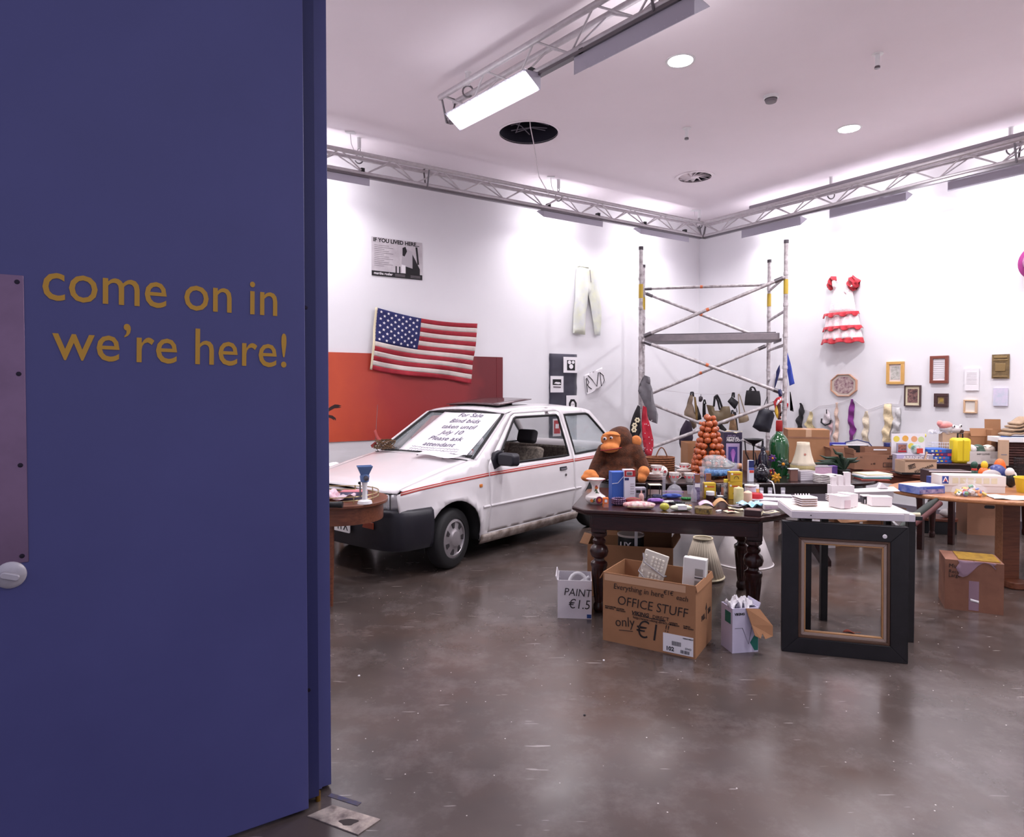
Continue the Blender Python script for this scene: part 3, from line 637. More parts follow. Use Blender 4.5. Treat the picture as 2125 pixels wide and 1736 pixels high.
for y in (.155, .11, .065):
    MB().tube([PS(.16+.7*k/60, y+.014*math.sin(k*1.9)*math.sin(k*.37+y*40), .0135) for k in range(61)], .0014, 4).build('pen_scribble', lilac, sg)
# stickers behind the screen and dried wreath on the bonnet
for a, b, r_, c_, lab in ((.935, .40, .045, (176, 168, 176), 'round grey disc sticker inside the windscreen near the pillar'), (.93, .16, .035, (150, 40, 44), 'small round red and white disc behind the lower windscreen corner')):
    p = WS(a, b, -.012); t = thing('windscreen_disc', lab, 'sticker', tuple(Vector((C0.x, C0.y, 0))+Matrix.Rotation(CA, 3, 'Z') @ p), CA)
    MB().lathe([(r_, 0), (r_, .003), (0, .003)], 20).build('disc', mat('disc%d' % c_[0], c_, .4), t, rot=(0, R(-56), 0)); MB().lathe([(r_*.6, .003), (r_*.6, .005), (0, .005)], 20).build('holder', paper, t, rot=(0, R(-56), 0))
p = Vector((C0.x, C0.y, 0))+Matrix.Rotation(CA, 3, 'Z') @ Vector((.965, .52, .965))
t = thing('dried_wreath', 'small brown twig wreath with a red bow lying at the foot of the windscreen', 'wreath', p, CA)
random.seed(11); twig = mat('brown_twigs', (112, 84, 58), .9, rgb2=(70, 50, 36), scale=30)
for k in range(10):
    r_ = random.uniform(.05, .1); ph = random.uniform(0, 6); MB().tube([(r_*1.1*math.cos(a)+random.uniform(-.008, .008), r_*math.sin(a)*1.2, .05+.04*math.sin(a+ph)+random.uniform(-.008, .008)) for a in [2*PI*i/16 for i in range(16)]], .0045, 5, True).build('twig_ring', twig, t)
rb = mat('red_ribbon', (150, 54, 50), .6)
MB().sheet(6, 2, lambda u, v: (-.02+.03*v, .06+.09*u, .08+.10*u*u+.02*v)).build('bow_loop', rb, t, solid=-.002); MB().sheet(6, 2, lambda u, v: (-.05-.02*v, .06+.08*u, .05-.045*u+.03*v)).build('bow_tail', rb, t, solid=-.002)

# ------------------------------------------------------------------ puffed shapes (bags, garments, cushions)
def puff(mb, out, t, rad, step, wave=None, back=True, M=None):
    ov, fs = panel2d(out, (), step); ring = []
    for i in range(len(out)):
        a = Vector(out[i]); b = Vector(out[(i+1) % len(out)]); n = max(1, int((b-a).length/(step*.5)))
        ring += [a.lerp(b, k/n) for k in range(n)]
    d = [min(1, min((Vector(p)-q).length for q in ring)/rad) for p in ov]
    w_ = [wave(p[0], p[1]) if wave else 0 for p in ov]
    mb.add([(p[0], w_[i]-t*math.sqrt(d[i]*(2-d[i])), p[1]) for i, p in enumerate(ov)], fs, M)
    if back: mb.add([(p[0], w_[i]+t*.6*math.sqrt(d[i]*(2-d[i])), p[1]) for i, p in enumerate(ov)], [f[::-1] for f in fs], M)
    return mb
class PL:                                              # an upright working plane: photo points to local (x, z)
    def __init__(s, kind, px, py, Y=0, off=0.0):
        s.k = kind; s.Y = Y; s.off = off
        s.ang = AL if kind == 'L' else AR if kind == 'R' else 0.0
        s.o = s.w(px, py); s.d = Vector((math.cos(s.ang), math.sin(s.ang)))
    def w(s, px, py): return onwall(s.k, px, py, s.off) if s.k in 'LR' else at(px, py, s.Y)
    def l(s, px, py): p = s.w(px, py)-s.o; return (p.xy.dot(s.d), p.z)
    def L(s, pts): return [s.l(*p) for p in pts]
def zc(x0, y0, k, pts): return [(x0+k*a, y0+k*b) for a, b in pts]
def wv(a, f, g=0): return lambda x, z: a*math.sin(x*f+z*g)+a*.5*math.sin(x*f*1.7-z*g*1.3+1)
fabric = lambda n, c, v=.25, sc=9: mat(n, c, .9, var=v, scale=sc, sheen=.2)

# ------------------------------------------------------------------ scaffold tower in the corner
SA = math.atan2(-.22, .974); SO = Vector((1.66, 8.5)); SL = 1.75; SW = 1.28; SH = 3.40
sc = thing('scaffold_tower', 'paint-splashed aluminium scaffold tower standing in the room corner', 'scaffold', (SO.x, SO.y, 0), SA)
orange_t = mat('orange_tape', (206, 110, 70), .6); yellow_t = mat('yellow_tape', (190, 160, 60), .6)
for x in (0, SL):
    for y in (0, SW):
        ht = SH if y == 0 else SH
        u = MB().tube([(x, y, .1), (x, y, ht)], .0255, 14).build('upright', alu_paint, sc)
        for z in (.5, .9, 1.35, 1.85, 2.24, 2.62, 3.0):
            MB().lathe([(.027, -.02), (.031, -.018), (.031, .018), (.027, .02)], 14, (x, y, z)).build('collar', alu_paint if z not in (1.85,) else alu, u)
        MB().lathe([(.03, -.03), (.03, .012), (0, .014)], 14, (x, y, ht)).build('end_cap', mat('dark_grey_cap', (72, 66, 72), .6), u)
        MB().lathe([(.0285, -.09), (.0285, .09)], 14, (x, y, 2.84), cap=False).build('tape_band', yellow_t, u)
        MB().lathe([(.04, .1), (.05, .06), (.05, .04), (.028, .03), (.028, .0), (.045, 0)], 14, (x, y, 0)).build('foot', black, u)
for x in (0, SL):
    for k in range(7):
        z = .45+.42*k
        if z > SH-.1: break
        MB().tube([(x, 0, z), (x, SW, z)], .019, 10).build('rung', alu_paint, sc)
def brace(a, b, nm='diagonal_brace'):
    o = MB().tube([a, b], .0215, 12).build(nm, alu_paint, sc); a = Vector(a); b = Vector(b); d = (b-a).normalized()
    for f in (.04, .96):
        p = a.lerp(b, f); MB().tube([p-d*.05, p+d*.05], .028, 10).build('brace_hook', steel, o)
    p = a.lerp(b, .47); MB().tube([p-d*.018, p+d*.018], .0228, 12).build('tape_band', orange_t, o)
brace((.02, -.03, 2.25), (SL-.02, -.03, 2.95)); brace((.02, SW+.03, 3.0), (SL-.02, SW+.03, 2.28)); brace((0, SW, 3.06), (SL, SW, 3.06), 'horizontal_brace')
brace((.02, -.03, 2.2), (SL-.02, -.03, 1.53)); brace((.02, SW+.03, 1.47), (SL-.02, SW+.03, 2.2)); brace((.02, -.03, .78), (SL-.02, -.03, 1.45)); brace((.02, SW+.03, 1.4), (SL-.02, SW+.03, .72))
brace((.02, -.03, .74), (SL-.02, -.03, .15)); brace((0, SW, .30), (SL, SW, .30), 'horizontal_brace')
dk = MB().box(.05, SL-.05, .1, .72, 2.20, 2.285).build('deck_frame', mat('worn_deck_edge', (128, 120, 126), .5, metal=.4, rgb2=(140, 130, 134), scale=12), sc, bev=.004)
MB().box(.09, SL-.09, .12, .70, 2.285, 2.297).build('deck_board', mat('deck_plywood', (74, 66, 72), .8), dk)
for x in (.0, SL):
    MB().box(x-.03 if x else .02, x+.03 if not x else SL-.02, .14, .68, 2.18, 2.22).build('deck_hook', steel, dk)

# ------------------------------------------------------------------ garments on the left upright
def drape(name, lab, cat, P, parts, group=None):
    t = thing(name, lab, cat, P.o, P.ang, group)
    for nm, pts, m, th, rad, step, y, wave in parts:
        mb = MB(); puff(mb, P.L(pts), th, rad, step, wave); mb.build(nm, m, t, (0, y, 0), smooth=60)
    return t
Z5 = lambda pts: zc(1280, 480, .28802, pts)             # scaffold view
P = PL('Y', 1345, 880, 8.36)
drape('grey_jacket', 'grey cotton jacket hung on the left scaffold upright', 'jacket', P, [('jacket_body', Z5([(195, 1040), (225, 1045), (255, 1140), (270, 1240), (298, 1320), (290, 1385), (235, 1365), (205, 1260), (150, 1150), (165, 1100)]), fabric('grey_cotton', (118, 114, 120)), .05, .06, .035, 0, wv(.02, 40, 9)),
      ('jacket_collar', Z5([(190, 1035), (232, 1050), (236, 1100), (205, 1090)]), MATS['grey_cotton'], .03, .03, .03, -.05, None)])
P = PL('Y', 1312, 893, 8.36)
t = drape('black_flowered_top', 'black top with white flowers hung low on the left scaffold upright', 'top', P, [('top_body', Z5([(150, 1250), (165, 1260), (175, 1440), (150, 1500), (100, 1500), (92, 1410), (120, 1320)]), fabric('black_cotton', (34, 30, 36)), .04, .05, .035, 0, wv(.015, 30, 8))])
for a, b in ((142, 1358), (122, 1395), (118, 1428)):
    x, z = P.l(*Z5([(a, b)])[0]); fo = MB()
    for k in range(6): fo.ball((x+.022*math.cos(k*PI/3), -.055, z+.022*math.sin(k*PI/3)), (.014, .006, .014), 8, 5)
    fo.build('flower_motif', cream, t)['kind'] = 'stuff'
P = PL('Y', 1345, 940, 8.34)
t = drape('red_dotted_dress', 'bright red garment with small white dots on the left scaffold upright', 'garment', P, [('dress_body', Z5([(190, 1255), (210, 1265), (225, 1350), (262, 1500), (262, 1545), (245, 1640), (200, 1600), (178, 1460), (180, 1370)]), fabric('red_cotton', (186, 34, 56)), .05, .06, .035, 0, wv(.02, 40, 9))])
random.seed(5); x0, z0 = P.l(1334, 930); dm = MB().ball((0, 0, 0), (.006, .004, .006), 6, 4).mesh('white_dot', paper)
for k in range(16):
    q = P.l(*Z5([(random.uniform(195, 250), random.uniform(1330, 1590))])[0]); o = bpy.data.objects.new('white_dot', dm); COL.objects.link(o); o.parent = t; o.location = (q[0], -.05-.008, q[1])

# ------------------------------------------------------------------ bags on a line behind the scaffold
Z1 = lambda pts: zc(1380, 780, .131765, pts)
BY = 9.75
leather = lambda n, c: mat(n, c, .45, var=.2, scale=8)
lk_b = leather('black_leather', (34, 31, 36)); olive = leather('olive_leather', (122, 104, 78)); navy_b = leather('navy_black_vinyl', (38, 38, 50)); tan_l = leather('tan_leather', (168, 148, 122))
def bag(name, lab, bpx, Y, body, m, straps, sm, t_=.05, extra=()):
    P = PL('Y', bpx[0], bpx[1], Y); t = thing(name, lab, 'bag', P.o, 0, 'bags hung on a line behind the scaffold')
    mb = MB(); puff(mb, P.L(Z1(body)), t_, .07, .045, wv(.008, 20, 7)); mb.build('bag_body', m, t, smooth=60)
    for s_, r_ in straps:
        pts = [P.l(*q) for q in Z1(s_)]; pp = []
        for i in range(len(pts)-1):
            for k in range(4): a = Vector(pts[i]).lerp(Vector(pts[i+1]), k/4); pp.append((a.x, -.01, a.y))
        pp.append((pts[-1][0], -.01, pts[-1][1])); MB().tube(pp, r_, 6).build('strap', sm, t)
    for nm, pts, mm, y in extra:
        mb = MB(); puff(mb, P.L(Z1(pts)), .012, .02, .03); mb.build(nm, mm, t, (0, y, 0), smooth=60)
    return t
bag('cloth_bag', 'crumpled beige cloth bag at the left end of the bag line', (1440, 890), BY, [(395, 290), (440, 300), (430, 430), (470, 560), (500, 690), (500, 800), (450, 840), (410, 780), (370, 660), (300, 640), (300, 560), (340, 470)], fabric('beige_cloth', (152, 132, 114)), [([(400, 300), (405, 255), (440, 255), (445, 300)], .012)], lk_b)
bag('shoulder_bag', 'narrow black shoulder bag with a mustard side beside the beige cloth bag', (1452, 872), BY+.03, [(455, 320), (490, 430), (545, 560), (580, 680), (505, 700), (485, 690), (470, 480)], lk_b, [([(450, 320), (425, 270)], .012)], lk_b, .04, [('mustard_panel', [(440, 320), (470, 330), (500, 560), (500, 690), (470, 690)], leather('mustard_leather', (140, 112, 66)), -.05)])
bag('backpack', 'dark purple backpack hanging lowest on the left of the bag line', (1425, 934), BY-.06, [(330, 690), (400, 720), (435, 900), (430, 1035), (310, 1040), (300, 1165), (240, 1130), (220, 1000), (250, 830)], fabric('dark_purple_nylon', (56, 42, 62)), [([(370, 740), (400, 880), (420, 1000)], .008), ([(300, 760), (330, 900)], .008)], mat('plum_piping', (110, 60, 90), .6), .08)
bag('coin_pouch', 'small round dark pouch between the beige bag and the olive tote', (1454, 834), BY, [(530, 330), (560, 312), (598, 330), (600, 370), (570, 410), (530, 400)], leather('dark_patent', (58, 48, 56)), [([(562, 315), (560, 285)], .004)], lk_b, .03)
bag('evening_bag', 'slim dark bag on two long straps left of the olive tote', (1461, 866), BY+.03, [(595, 430), (640, 430), (650, 640), (590, 650)], lk_b, [([(597, 440), (612, 375), (625, 375), (640, 440)], .010)], lk_b, .03)
bag('tote_bag', 'wide olive leather tote with long black handles', (1492, 881), BY-.05, [(645, 450), (770, 470), (785, 545), (860, 545), (885, 480), (1010, 475), (1035, 690), (990, 745), (850, 765), (760, 735), (700, 640)], olive, [([(765, 480), (780, 330), (815, 300), (850, 360), (890, 480)], .016), ([(795, 320), (830, 400), (860, 530)], .014)], lk_b, .06)
bag('zip_pouch', 'diamond-shaped hanging black zip pouch right of the olive tote', (1522, 850), BY-.02, [(1050, 320), (1165, 410), (1100, 525), (980, 400)], lk_b, [([(1052, 325), (1062, 265), (1085, 265), (1085, 340)], .012), ([(1045, 330), (1085, 420), (1125, 530), (1130, 570)], .006)], lk_b, .03)
bag('cork_bag', 'narrow cork-brown bag with a black side below the diamond pouch', (1522, 893), BY-.04, [(1040, 590), (1090, 600), (1140, 860), (1000, 845)], fabric('cork', (158, 124, 92), .35, 30), [([(1045, 595), (1050, 540), (1075, 545)], .010)], lk_b, .05, [('black_side', [(1075, 550), (1130, 570), (1165, 860), (1130, 855)], lk_b, .03)])
bag('handbag', 'small tan trapezoid handbag on thin straps', (1543, 877), BY-.03, [(1160, 585), (1280, 572), (1327, 695), (1290, 720), (1160, 742), (1150, 650)], tan_l, [([(1170, 590), (1150, 300), (1158, 280), (1180, 320), (1255, 575)], .007), ([(1230, 590), (1250, 655), (1275, 580)], .006)], tan_l, .06)
bag('square_tote', 'square black tote with short handles hung high on the scaffold brace', (1561, 842), 9.0, [(1282, 225), (1488, 235), (1507, 468), (1248, 460)], fabric('black_canvas', (38, 35, 40), .15), [([(1325, 232), (1345, 185), (1370, 170), (1400, 185), (1425, 235)], .012), ([(1345, 232), (1360, 200)], .01)], lk_b, .045)
bag('large_tote', 'large tilted navy-black tote under the scaffold beside the right upright', (1585, 898), 8.9, [(1500, 500), (1690, 545), (1722, 620), (1652, 892), (1480, 870), (1375, 800)], navy_b, [([(1540, 510), (1608, 320), (1625, 540)], .005)], lk_b, .06)
bag('black_holdall', 'plain black bag half hidden behind the onion string', (1496, 916), BY+.05, [(790, 750), (900, 755), (972, 840), (955, 1015), (830, 1035)], MATS['black_canvas'], [([(880, 760), (860, 560)], .01)], lk_b, .05)
P = PL('Y', 1500, 815, BY); cord = mat('thin_white_cord', (210, 204, 208), .7)
t = thing('washing_line', 'thin cord strung behind the scaffold with the bags on it', 'cord', P.o)
MB().tube([(P.l(1350, 806)[0], 0, P.l(1350, 806)[1]), (P.l(1430, 816)[0], 0, P.l(1430, 816)[1]), (P.l(1500, 818)[0], 0, P.l(1500, 818)[1]), (P.l(1540, 813)[0], 0, P.l(1540, 813)[1]), (P.l(1600, 790)[0], 0, P.l(1600, 790)[1])], .003, 5).build('cord', cord, t)
# flag and ribbons on the right upright
Z8 = lambda pts: zc(1560, 700, .115226, pts)
P = PL('Y', 1633, 870, 8.3)
blu = fabric('flag_blue', (48, 70, 168), .12); whi = fabric('flag_white', (226, 222, 228), .06); red_f = fabric('flag_red', (178, 44, 52), .2)
drape('tricolour_flag', 'blue, white and red tricolour flag hanging down the right scaffold upright', 'flag', P, [
    ('blue_band', Z8([(620, 260), (640, 262), (705, 520), (770, 830), (680, 870), (640, 620), (618, 500)]), blu, .012, .03, .035, .0, wv(.01, 30, 5)),
    ('blue_fold', Z8([(540, 480), (545, 600), (450, 920), (435, 930), (470, 700), (475, 610)]), fabric('flag_navy', (38, 42, 92), .15), .012, .03, .035, .06, None),
    ('white_band', Z8([(560, 560), (640, 560), (682, 870), (690, 1185), (620, 1165), (540, 930)]), whi, .014, .03, .035, .055, wv(.01, 40, 5)),
    ('red_band', Z8([(625, 1165), (688, 1190), (668, 1300), (662, 1420), (625, 1480)]), red_f, .014, .03, .03, .05, wv(.012, 50, 15)),
    ('white_fold', Z8([(400, 690), (470, 640), (470, 780), (420, 990), (345, 860)]), whi, .012, .03, .035, .08, None)])
P = PL('Y', 1637, 854, 8.42)
drape('black_necktie', 'long black strip of cloth hanging behind the tricolour flag', 'cloth', P, [('strip', Z8([(685, 970), (700, 985), (755, 1335), (690, 1315)]), MATS['black_cotton'], .01, .02, .03, 0, None)])
P = PL('Y', 1616, 870, 7.98)
t = drape('scarf_bunch', 'bunch of striped red, white and navy scarves with a yellow one on the right upright', 'scarf', P, [
    ('navy_tuft', Z8([(480, 935), (530, 930), (550, 1000), (535, 1065), (490, 1060), (470, 990)]), MATS['flag_navy'], .04, .05, .03, 0, None),
    ('red_scarf', Z8([(500, 1060), (545, 1060), (545, 1130), (470, 1220), (410, 1280), (400, 1170), (440, 1090)]), red_f, .035, .04, .03, 0, wv(.015, 60, 20)),
    ('white_stripe', Z8([(505, 1085), (515, 1120), (430, 1220), (415, 1200), (450, 1120)]), whi, .012, .015, .02, -.035, None),
    ('yellow_scarf', Z8([(415, 1230), (445, 1225), (465, 1300), (465, 1460), (440, 1440), (405, 1320)]), fabric('yellow_cloth', (206, 166, 52), .2), .03, .04, .03, -.01, None),
    ('brown_scarf', Z8([(465, 1190), (540, 1200), (545, 1480), (480, 1480)]), fabric('brown_cloth', (84, 44, 40), .3), .03, .04, .03, .02, wv(.01, 50, 5)),
    ('pink_streak', Z8([(500, 1350), (525, 1350), (515, 1450), (498, 1450)]), fabric('pink_cloth', (216, 150, 140), .2), .012, .015, .02, -.02, None)])

# ------------------------------------------------------------------ left wall: banner, poster, flag, trousers, prints
def grad_mat(name, stops, noise_amt=.06):
    m = bpy.data.materials.new(name); m.use_nodes = True; N = m.node_tree.nodes; Lk = m.node_tree.links; b = N['Principled BSDF']; b.inputs['Roughness'].default_value = .55
    tc = N.new('ShaderNodeTexCoord'); sp = N.new('ShaderNodeSeparateXYZ'); nz = N.new('ShaderNodeTexNoise'); nz.inputs['Scale'].default_value = 2.2; nz.inputs['Detail'].default_value = 8
    Lk.new(tc.outputs['Generated'], sp.inputs[0]); Lk.new(tc.outputs['Object'], nz.inputs[0])
    ma = N.new('ShaderNodeMath'); ma.operation = 'MULTIPLY_ADD'; Lk.new(nz.outputs['Fac'], ma.inputs[0]); ma.inputs[1].default_value = noise_amt*4; Lk.new(sp.outputs[0], ma.inputs[2])
    rp = N.new('ShaderNodeValToRGB'); Lk.new(ma.outputs[0], rp.inputs[0]); e = rp.color_ramp.elements
    while len(e) < len(stops): e.new(.5)
    for i, (p_, c_) in enumerate(stops): e[i].position = p_; e[i].color = srgb(c_)
    Lk.new(rp.outputs[0], b.inputs['Base Color']); return m
P = PL('L', 860, 909, off=.012); t = thing('red_banner', 'wide orange to red painted banner with dark reaching hands behind the car', 'banner', P.o, AL)
x0 = P.l(560, 800)[0]; z1 = P.l(860, 735.5)[1]; x1 = P.l(1043, 800)[0]
MB().box(x0, x1, -.006, .006, 0, z1).build('banner_sheet', grad_mat('orange_red_print', [(.12, (172, 58, 34)), (.36, (188, 72, 40)), (.58, (158, 44, 40)), (.9, (140, 38, 42)), (1.08, (104, 26, 34))]), t, smooth=0)
MB().box(x1-.10, x1-.085, -.009, -.006, 0, z1).build('banner_fold', mat('dark_red_fold', (110, 30, 38), .5), t)
sil = mat('dark_silhouette', (44, 24, 26), .7)
Z7 = lambda pts: zc(660, 780, .28235, pts)
for pts in ([(-230, 322), (0, 275), (45, 262), (90, 225), (122, 208), (148, 210), (172, 218), (150, 224), (172, 230), (145, 234), (120, 236), (80, 258), (45, 285), (0, 308), (-230, 372)], [(-230, 378), (0, 302), (40, 288), (75, 284), (105, 290), (128, 308), (130, 328), (115, 312), (118, 326), (98, 312), (70, 302), (40, 312), (0, 332), (-230, 430)]):
    o = MB(); ov, fs = panel2d(P.L(Z7(pts))); o.add([(p[0], -.0075, p[1]) for p in ov], fs); o.build('hand_silhouette', sil, t, smooth=0, solid=-.001)
# poster
P = PL('L', 823, 576, off=.006); t = thing('wall_poster', 'black and white poster headed if you lived here, high on the left wall', 'poster', P.o, AL)
w2 = abs(P.l(771, 530)[0]); w3 = P.l(876, 530)[0]; pw = w2+w3; ph = P.l(823, 497)[1]
MB().box(-w2, w3, -.002, .002, 0, ph).build('sheet', mat('poster_grey', (206, 200, 204), .6, rgb2=(180, 172, 178), scale=5), t, smooth=0)
X = lambda a: -w2+pw*a
Zp = lambda b: ph*(1-b)
def shp(nm, pts, m, d=.003):
    ov, fs = panel2d([(X(a), Zp(b)) for a, b in pts]); o = MB(); o.add([(p[0], -d, p[1]) for p in ov], fs); return o.build(nm, m, t, smooth=0, solid=-.0006)
shp('bottom_band', [(0, .87), (1, .87), (1, 1), (0, 1)], ink)
text('IF YOU LIVED HERE...', pw*.098, ink, t, (X(.03), -.004, Zp(.075)), al='LEFT', fat=.03)
text('martha rosler', pw*.065, paper, t, (X(.04), -.0045, Zp(.93)), al='LEFT', fat=.02)
dg = mat('print_mid_grey', (128, 120, 126), .7); lg = mat('print_light_grey', (176, 170, 176), .7)
shp('tower', [(.58, .62), (.60, .22), (.66, .20), (.80, .28), (.80, .86), (.58, .86)], lg)
shp('tower_shade', [(.80, .34), (.95, .72), (.95, .9), (.80, .9)], ink, .0036); shp('tree', [(.60, .20), (.66, .16), (.69, .28), (.64, .42), (.60, .40)], ink, .0036)
shp('mast', [(.86, .14), (.90, .14), (.935, .6), (.90, .6)], ink, .0036); shp('block', [(.66, .68), (.80, .72), (.80, .88), (.66, .88)], ink, .0036); shp('annex', [(.58, .64), (.66, .66), (.66, .86), (.58, .86)], paper, .0036)
for a in (.46, .53): shp('post', [(a, .70), (a+.025, .70), (a+.025, .88), (a, .88)], ink, .0036)
for k in range(12): shp('text_line', [(.05, .20+.048*k), (.05+.28+.1*math.sin(k*2.1), .20+.048*k), (.05+.28+.1*math.sin(k*2.1), .21+.048*k), (.05, .21+.048*k)], dg, .0032)
for a in (.45, .76):
    for k in range(3): shp('small_print', [(a, .905+.025*k), (a+.2, .905+.025*k), (a+.2, .915+.025*k), (a, .915+.025*k)], dg, .004)
# stars and stripes
P = PL('L', 875, 780, off=.065); t = thing('stars_and_stripes_flag', 'creased stars and stripes flag pinned over the red banner', 'flag', P.o, AL)
tl, tr_, br_, bl = [Vector(P.l(*q)) for q in ((779, 637), (991, 671), (978, 796), (768, 766))]
def FG(u, v, o=0.0):
    a = tl.lerp(tr_, u); b = bl.lerp(br_, u); p = a.lerp(b, v); p.y -= .05*math.sin(PI*u)*(1-v)+.012*math.sin(PI*u*2)*v
    y = .018*math.sin(9*u+7*v)*(.3+v)+.008*math.sin(23*u-15*v)*v; return (p.x, y-o, p.y)
fr_ = mat('flag_stripe_red', (158, 30, 46), .75, var=.25, scale=14); fw_ = mat('flag_stripe_white', (204, 192, 186), .75, var=.12, scale=10); fb_ = mat('flag_canton_blue', (34, 38, 96), .75, var=.25, scale=12)
for k in range(13):
    u0 = .425 if k < 7 else 0.0; u0 += .02 if k >= 7 else 0; n = 26
    MB().sheet(n, 3, lambda u, v: FG(u0+(1-u0)*u, (k+v)/13)).build('stripe', fr_ if k % 2 == 0 else fw_, t, solid=-.002)
MB().sheet(12, 14, lambda u, v: FG(.02+.405*u, v*7/13)).build('canton', fb_, t, solid=-.002)
MB().sheet(2, 20, lambda u, v: FG(.022*u, v)).build('hoist_tape', cream, t, solid=-.002)
def star(cu, cv, r):
    pts = [FG(cu+r*(1 if k % 2 == 0 else .42)*math.sin(k*PI/5)*.55, cv-r*(1 if k % 2 == 0 else .42)*math.cos(k*PI/5), .004) for k in range(10)]
    c = FG(cu, cv, .0045); return MB().add(pts+[c], [(10, k, (k+1) % 10) for k in range(10)]).build('star', paper, t, smooth=0)
for rw_ in range(9):
    n = 6 if rw_ % 2 == 0 else 5
    for k in range(n): star(.02+.405*((k+.55+(0 if n == 6 else .5))/6.1), (rw_+.85)/9.7*7/13, .027)
# trousers
P = PL('L', 1218, 698, off=.05); t = thing('pale_trousers', 'pale painted white trousers pinned high on the left wall', 'trousers', P.o, AL)
Z7b = lambda pts: zc(660, 440, .301176, pts)
tm = mat('paint_faded_denim', (200, 202, 204), .9, rgb2=(212, 214, 190), scale=7, bump=.3, bscale=25)
mb = MB(); puff(mb, P.L(Z7b([(1782, 365), (1905, 378), (1925, 520), (1950, 700), (1948, 850), (1905, 845), (1885, 690), (1862, 560), (1848, 690), (1838, 845), (1752, 835), (1770, 600)])), .035, .05, .045, wv(.008, 30, 9)); mb.build('trouser_legs', tm, t, smooth=60)
mb = MB(); puff(mb, P.L(Z7b([(1782, 362), (1905, 376), (1908, 395), (1781, 381)])), .045, .03, .03); mb.build('waistband', tm, t, smooth=60)
fx, fz = P.l(*Z7b([(1862, 400)])[0]); MB().tube([(fx, -.038, fz), (fx+.02, -.04, fz-.18)], .005, 5).build('fly_seam', dg, t)
# black banner with prints
P = PL('L', 1168, 935, off=.01); t = thing('black_hanging_banner', 'tall dark cloth banner with white prints behind the car roof', 'banner', P.o, AL)
q = P.L([(1140, 733), (1197, 735), (1199, 935), (1143, 935)]); zt_ = max(q[0][1], q[1][1])
wd = q[1][0]-q[0][0]
MB().sheet(8, 20, lambda u, v: (q[0][0]+wd*u, .006*math.sin(v*40+u*3), q[0][1]*(1-v))).build('cloth', fabric('charcoal_cloth', (62, 60, 74), .2, 6), t, solid=-.003)
for (a, b, c, d_), kind in (((1168, 741, 1197, 773), 0), ((1141, 780, 1168, 814), 1), ((1174, 820, 1199, 852), 2), ((1146, 868, 1163, 905), 3)):
    u0, v1 = P.l(a, d_); u1, v0 = P.l(c, b); pr = MB().box(u0, u1, -.016, -.012, v1, v0).build('print_sheet', paper, t, smooth=0)
    L_ = lambda f, g: (u0+(u1-u0)*f, v0+(v1-v0)*g)
    def pp(nm, pts, m, dd=.017): ov, fs = panel2d([L_(*z) for z in pts]); MB().add([(p[0], -dd, p[1]) for p in ov], fs).build(nm, m, pr, smooth=0, solid=-.0006)
    if kind == 0:
        pp('dark_field', [(.25, .2), (.82, .2), (.82, .85), (.25, .85)], ink)
        for cx_, cy_, r_ in ((.42, .34, .12), (.68, .33, .10), (.54, .6, .15)): pp('white_shape', ell(r_, r_, 12, cx_, cy_), paper, .0185)
    elif kind == 1:
        pp('dark_field', [(.16, .2), (.82, .2), (.82, .55), (.16, .55)], ink); pp('boat_shape', [(.25, .45), (.4, .36), (.7, .38), (.8, .46), (.6, .5)], paper, .0185); pp('caption', [(.2, .62), (.8, .64), (.78, .74), (.22, .72)], dg)
    elif kind == 2:
        pp('hair_shape', [(.2, .95), (.2, .5), (.35, .25), (.65, .25), (.85, .5), (.85, .95)], ink); pp('face_shape', ell(.17, .28, 14, .52, .66), paper, .0185)
        for e_ in (.45, .59): pp('eye', ell(.035, .03, 8, e_, .58), ink, .0195)
    else: pp('red_field', [(.12, .1), (.88, .1), (.88, .85), (.12, .85)], mat('print_red', (186, 52, 58), .6)); pp('white_bars', [(.3, .3), (.7, .3), (.7, .55), (.3, .55)], paper, .0185)
# curling paper with three drawn letters
P = PL('L', 1232, 818, off=.02); t = thing('lettered_paper', 'curling white paper with letters RVD drawn in black marker', 'paper', P.o, AL)
Z77 = lambda pts: zc(1120, 720, .0864055, pts)
pc = lambda x, z: -.05*max(0, (.16-z))*2*abs(x)-.01*math.sin(x*20)
ov, fs = panel2d(P.L(Z77([(1070, 680), (1500, 480), (1590, 830), (1390, 1010), (1130, 1145)])), (), .03); MB().add([(p[0], pc(*p), p[1]) for p in ov], fs).build('paper_sheet', paper, t, solid=-.001)
for st in ([(1145, 1085), (1115, 760), (1130, 740), (1190, 850), (1150, 900), (1190, 960), (1250, 1005)], [(1165, 680), (1260, 780), (1360, 940), (1395, 605)], [(1430, 600), (1475, 935), (1560, 800), (1530, 680), (1425, 605)]):
    l_ = P.L(Z77(st)); MB().tube([(a, pc(a, b)-.004, b) for a, b in l_], .006, 5).build('marker_letter', ink, t)

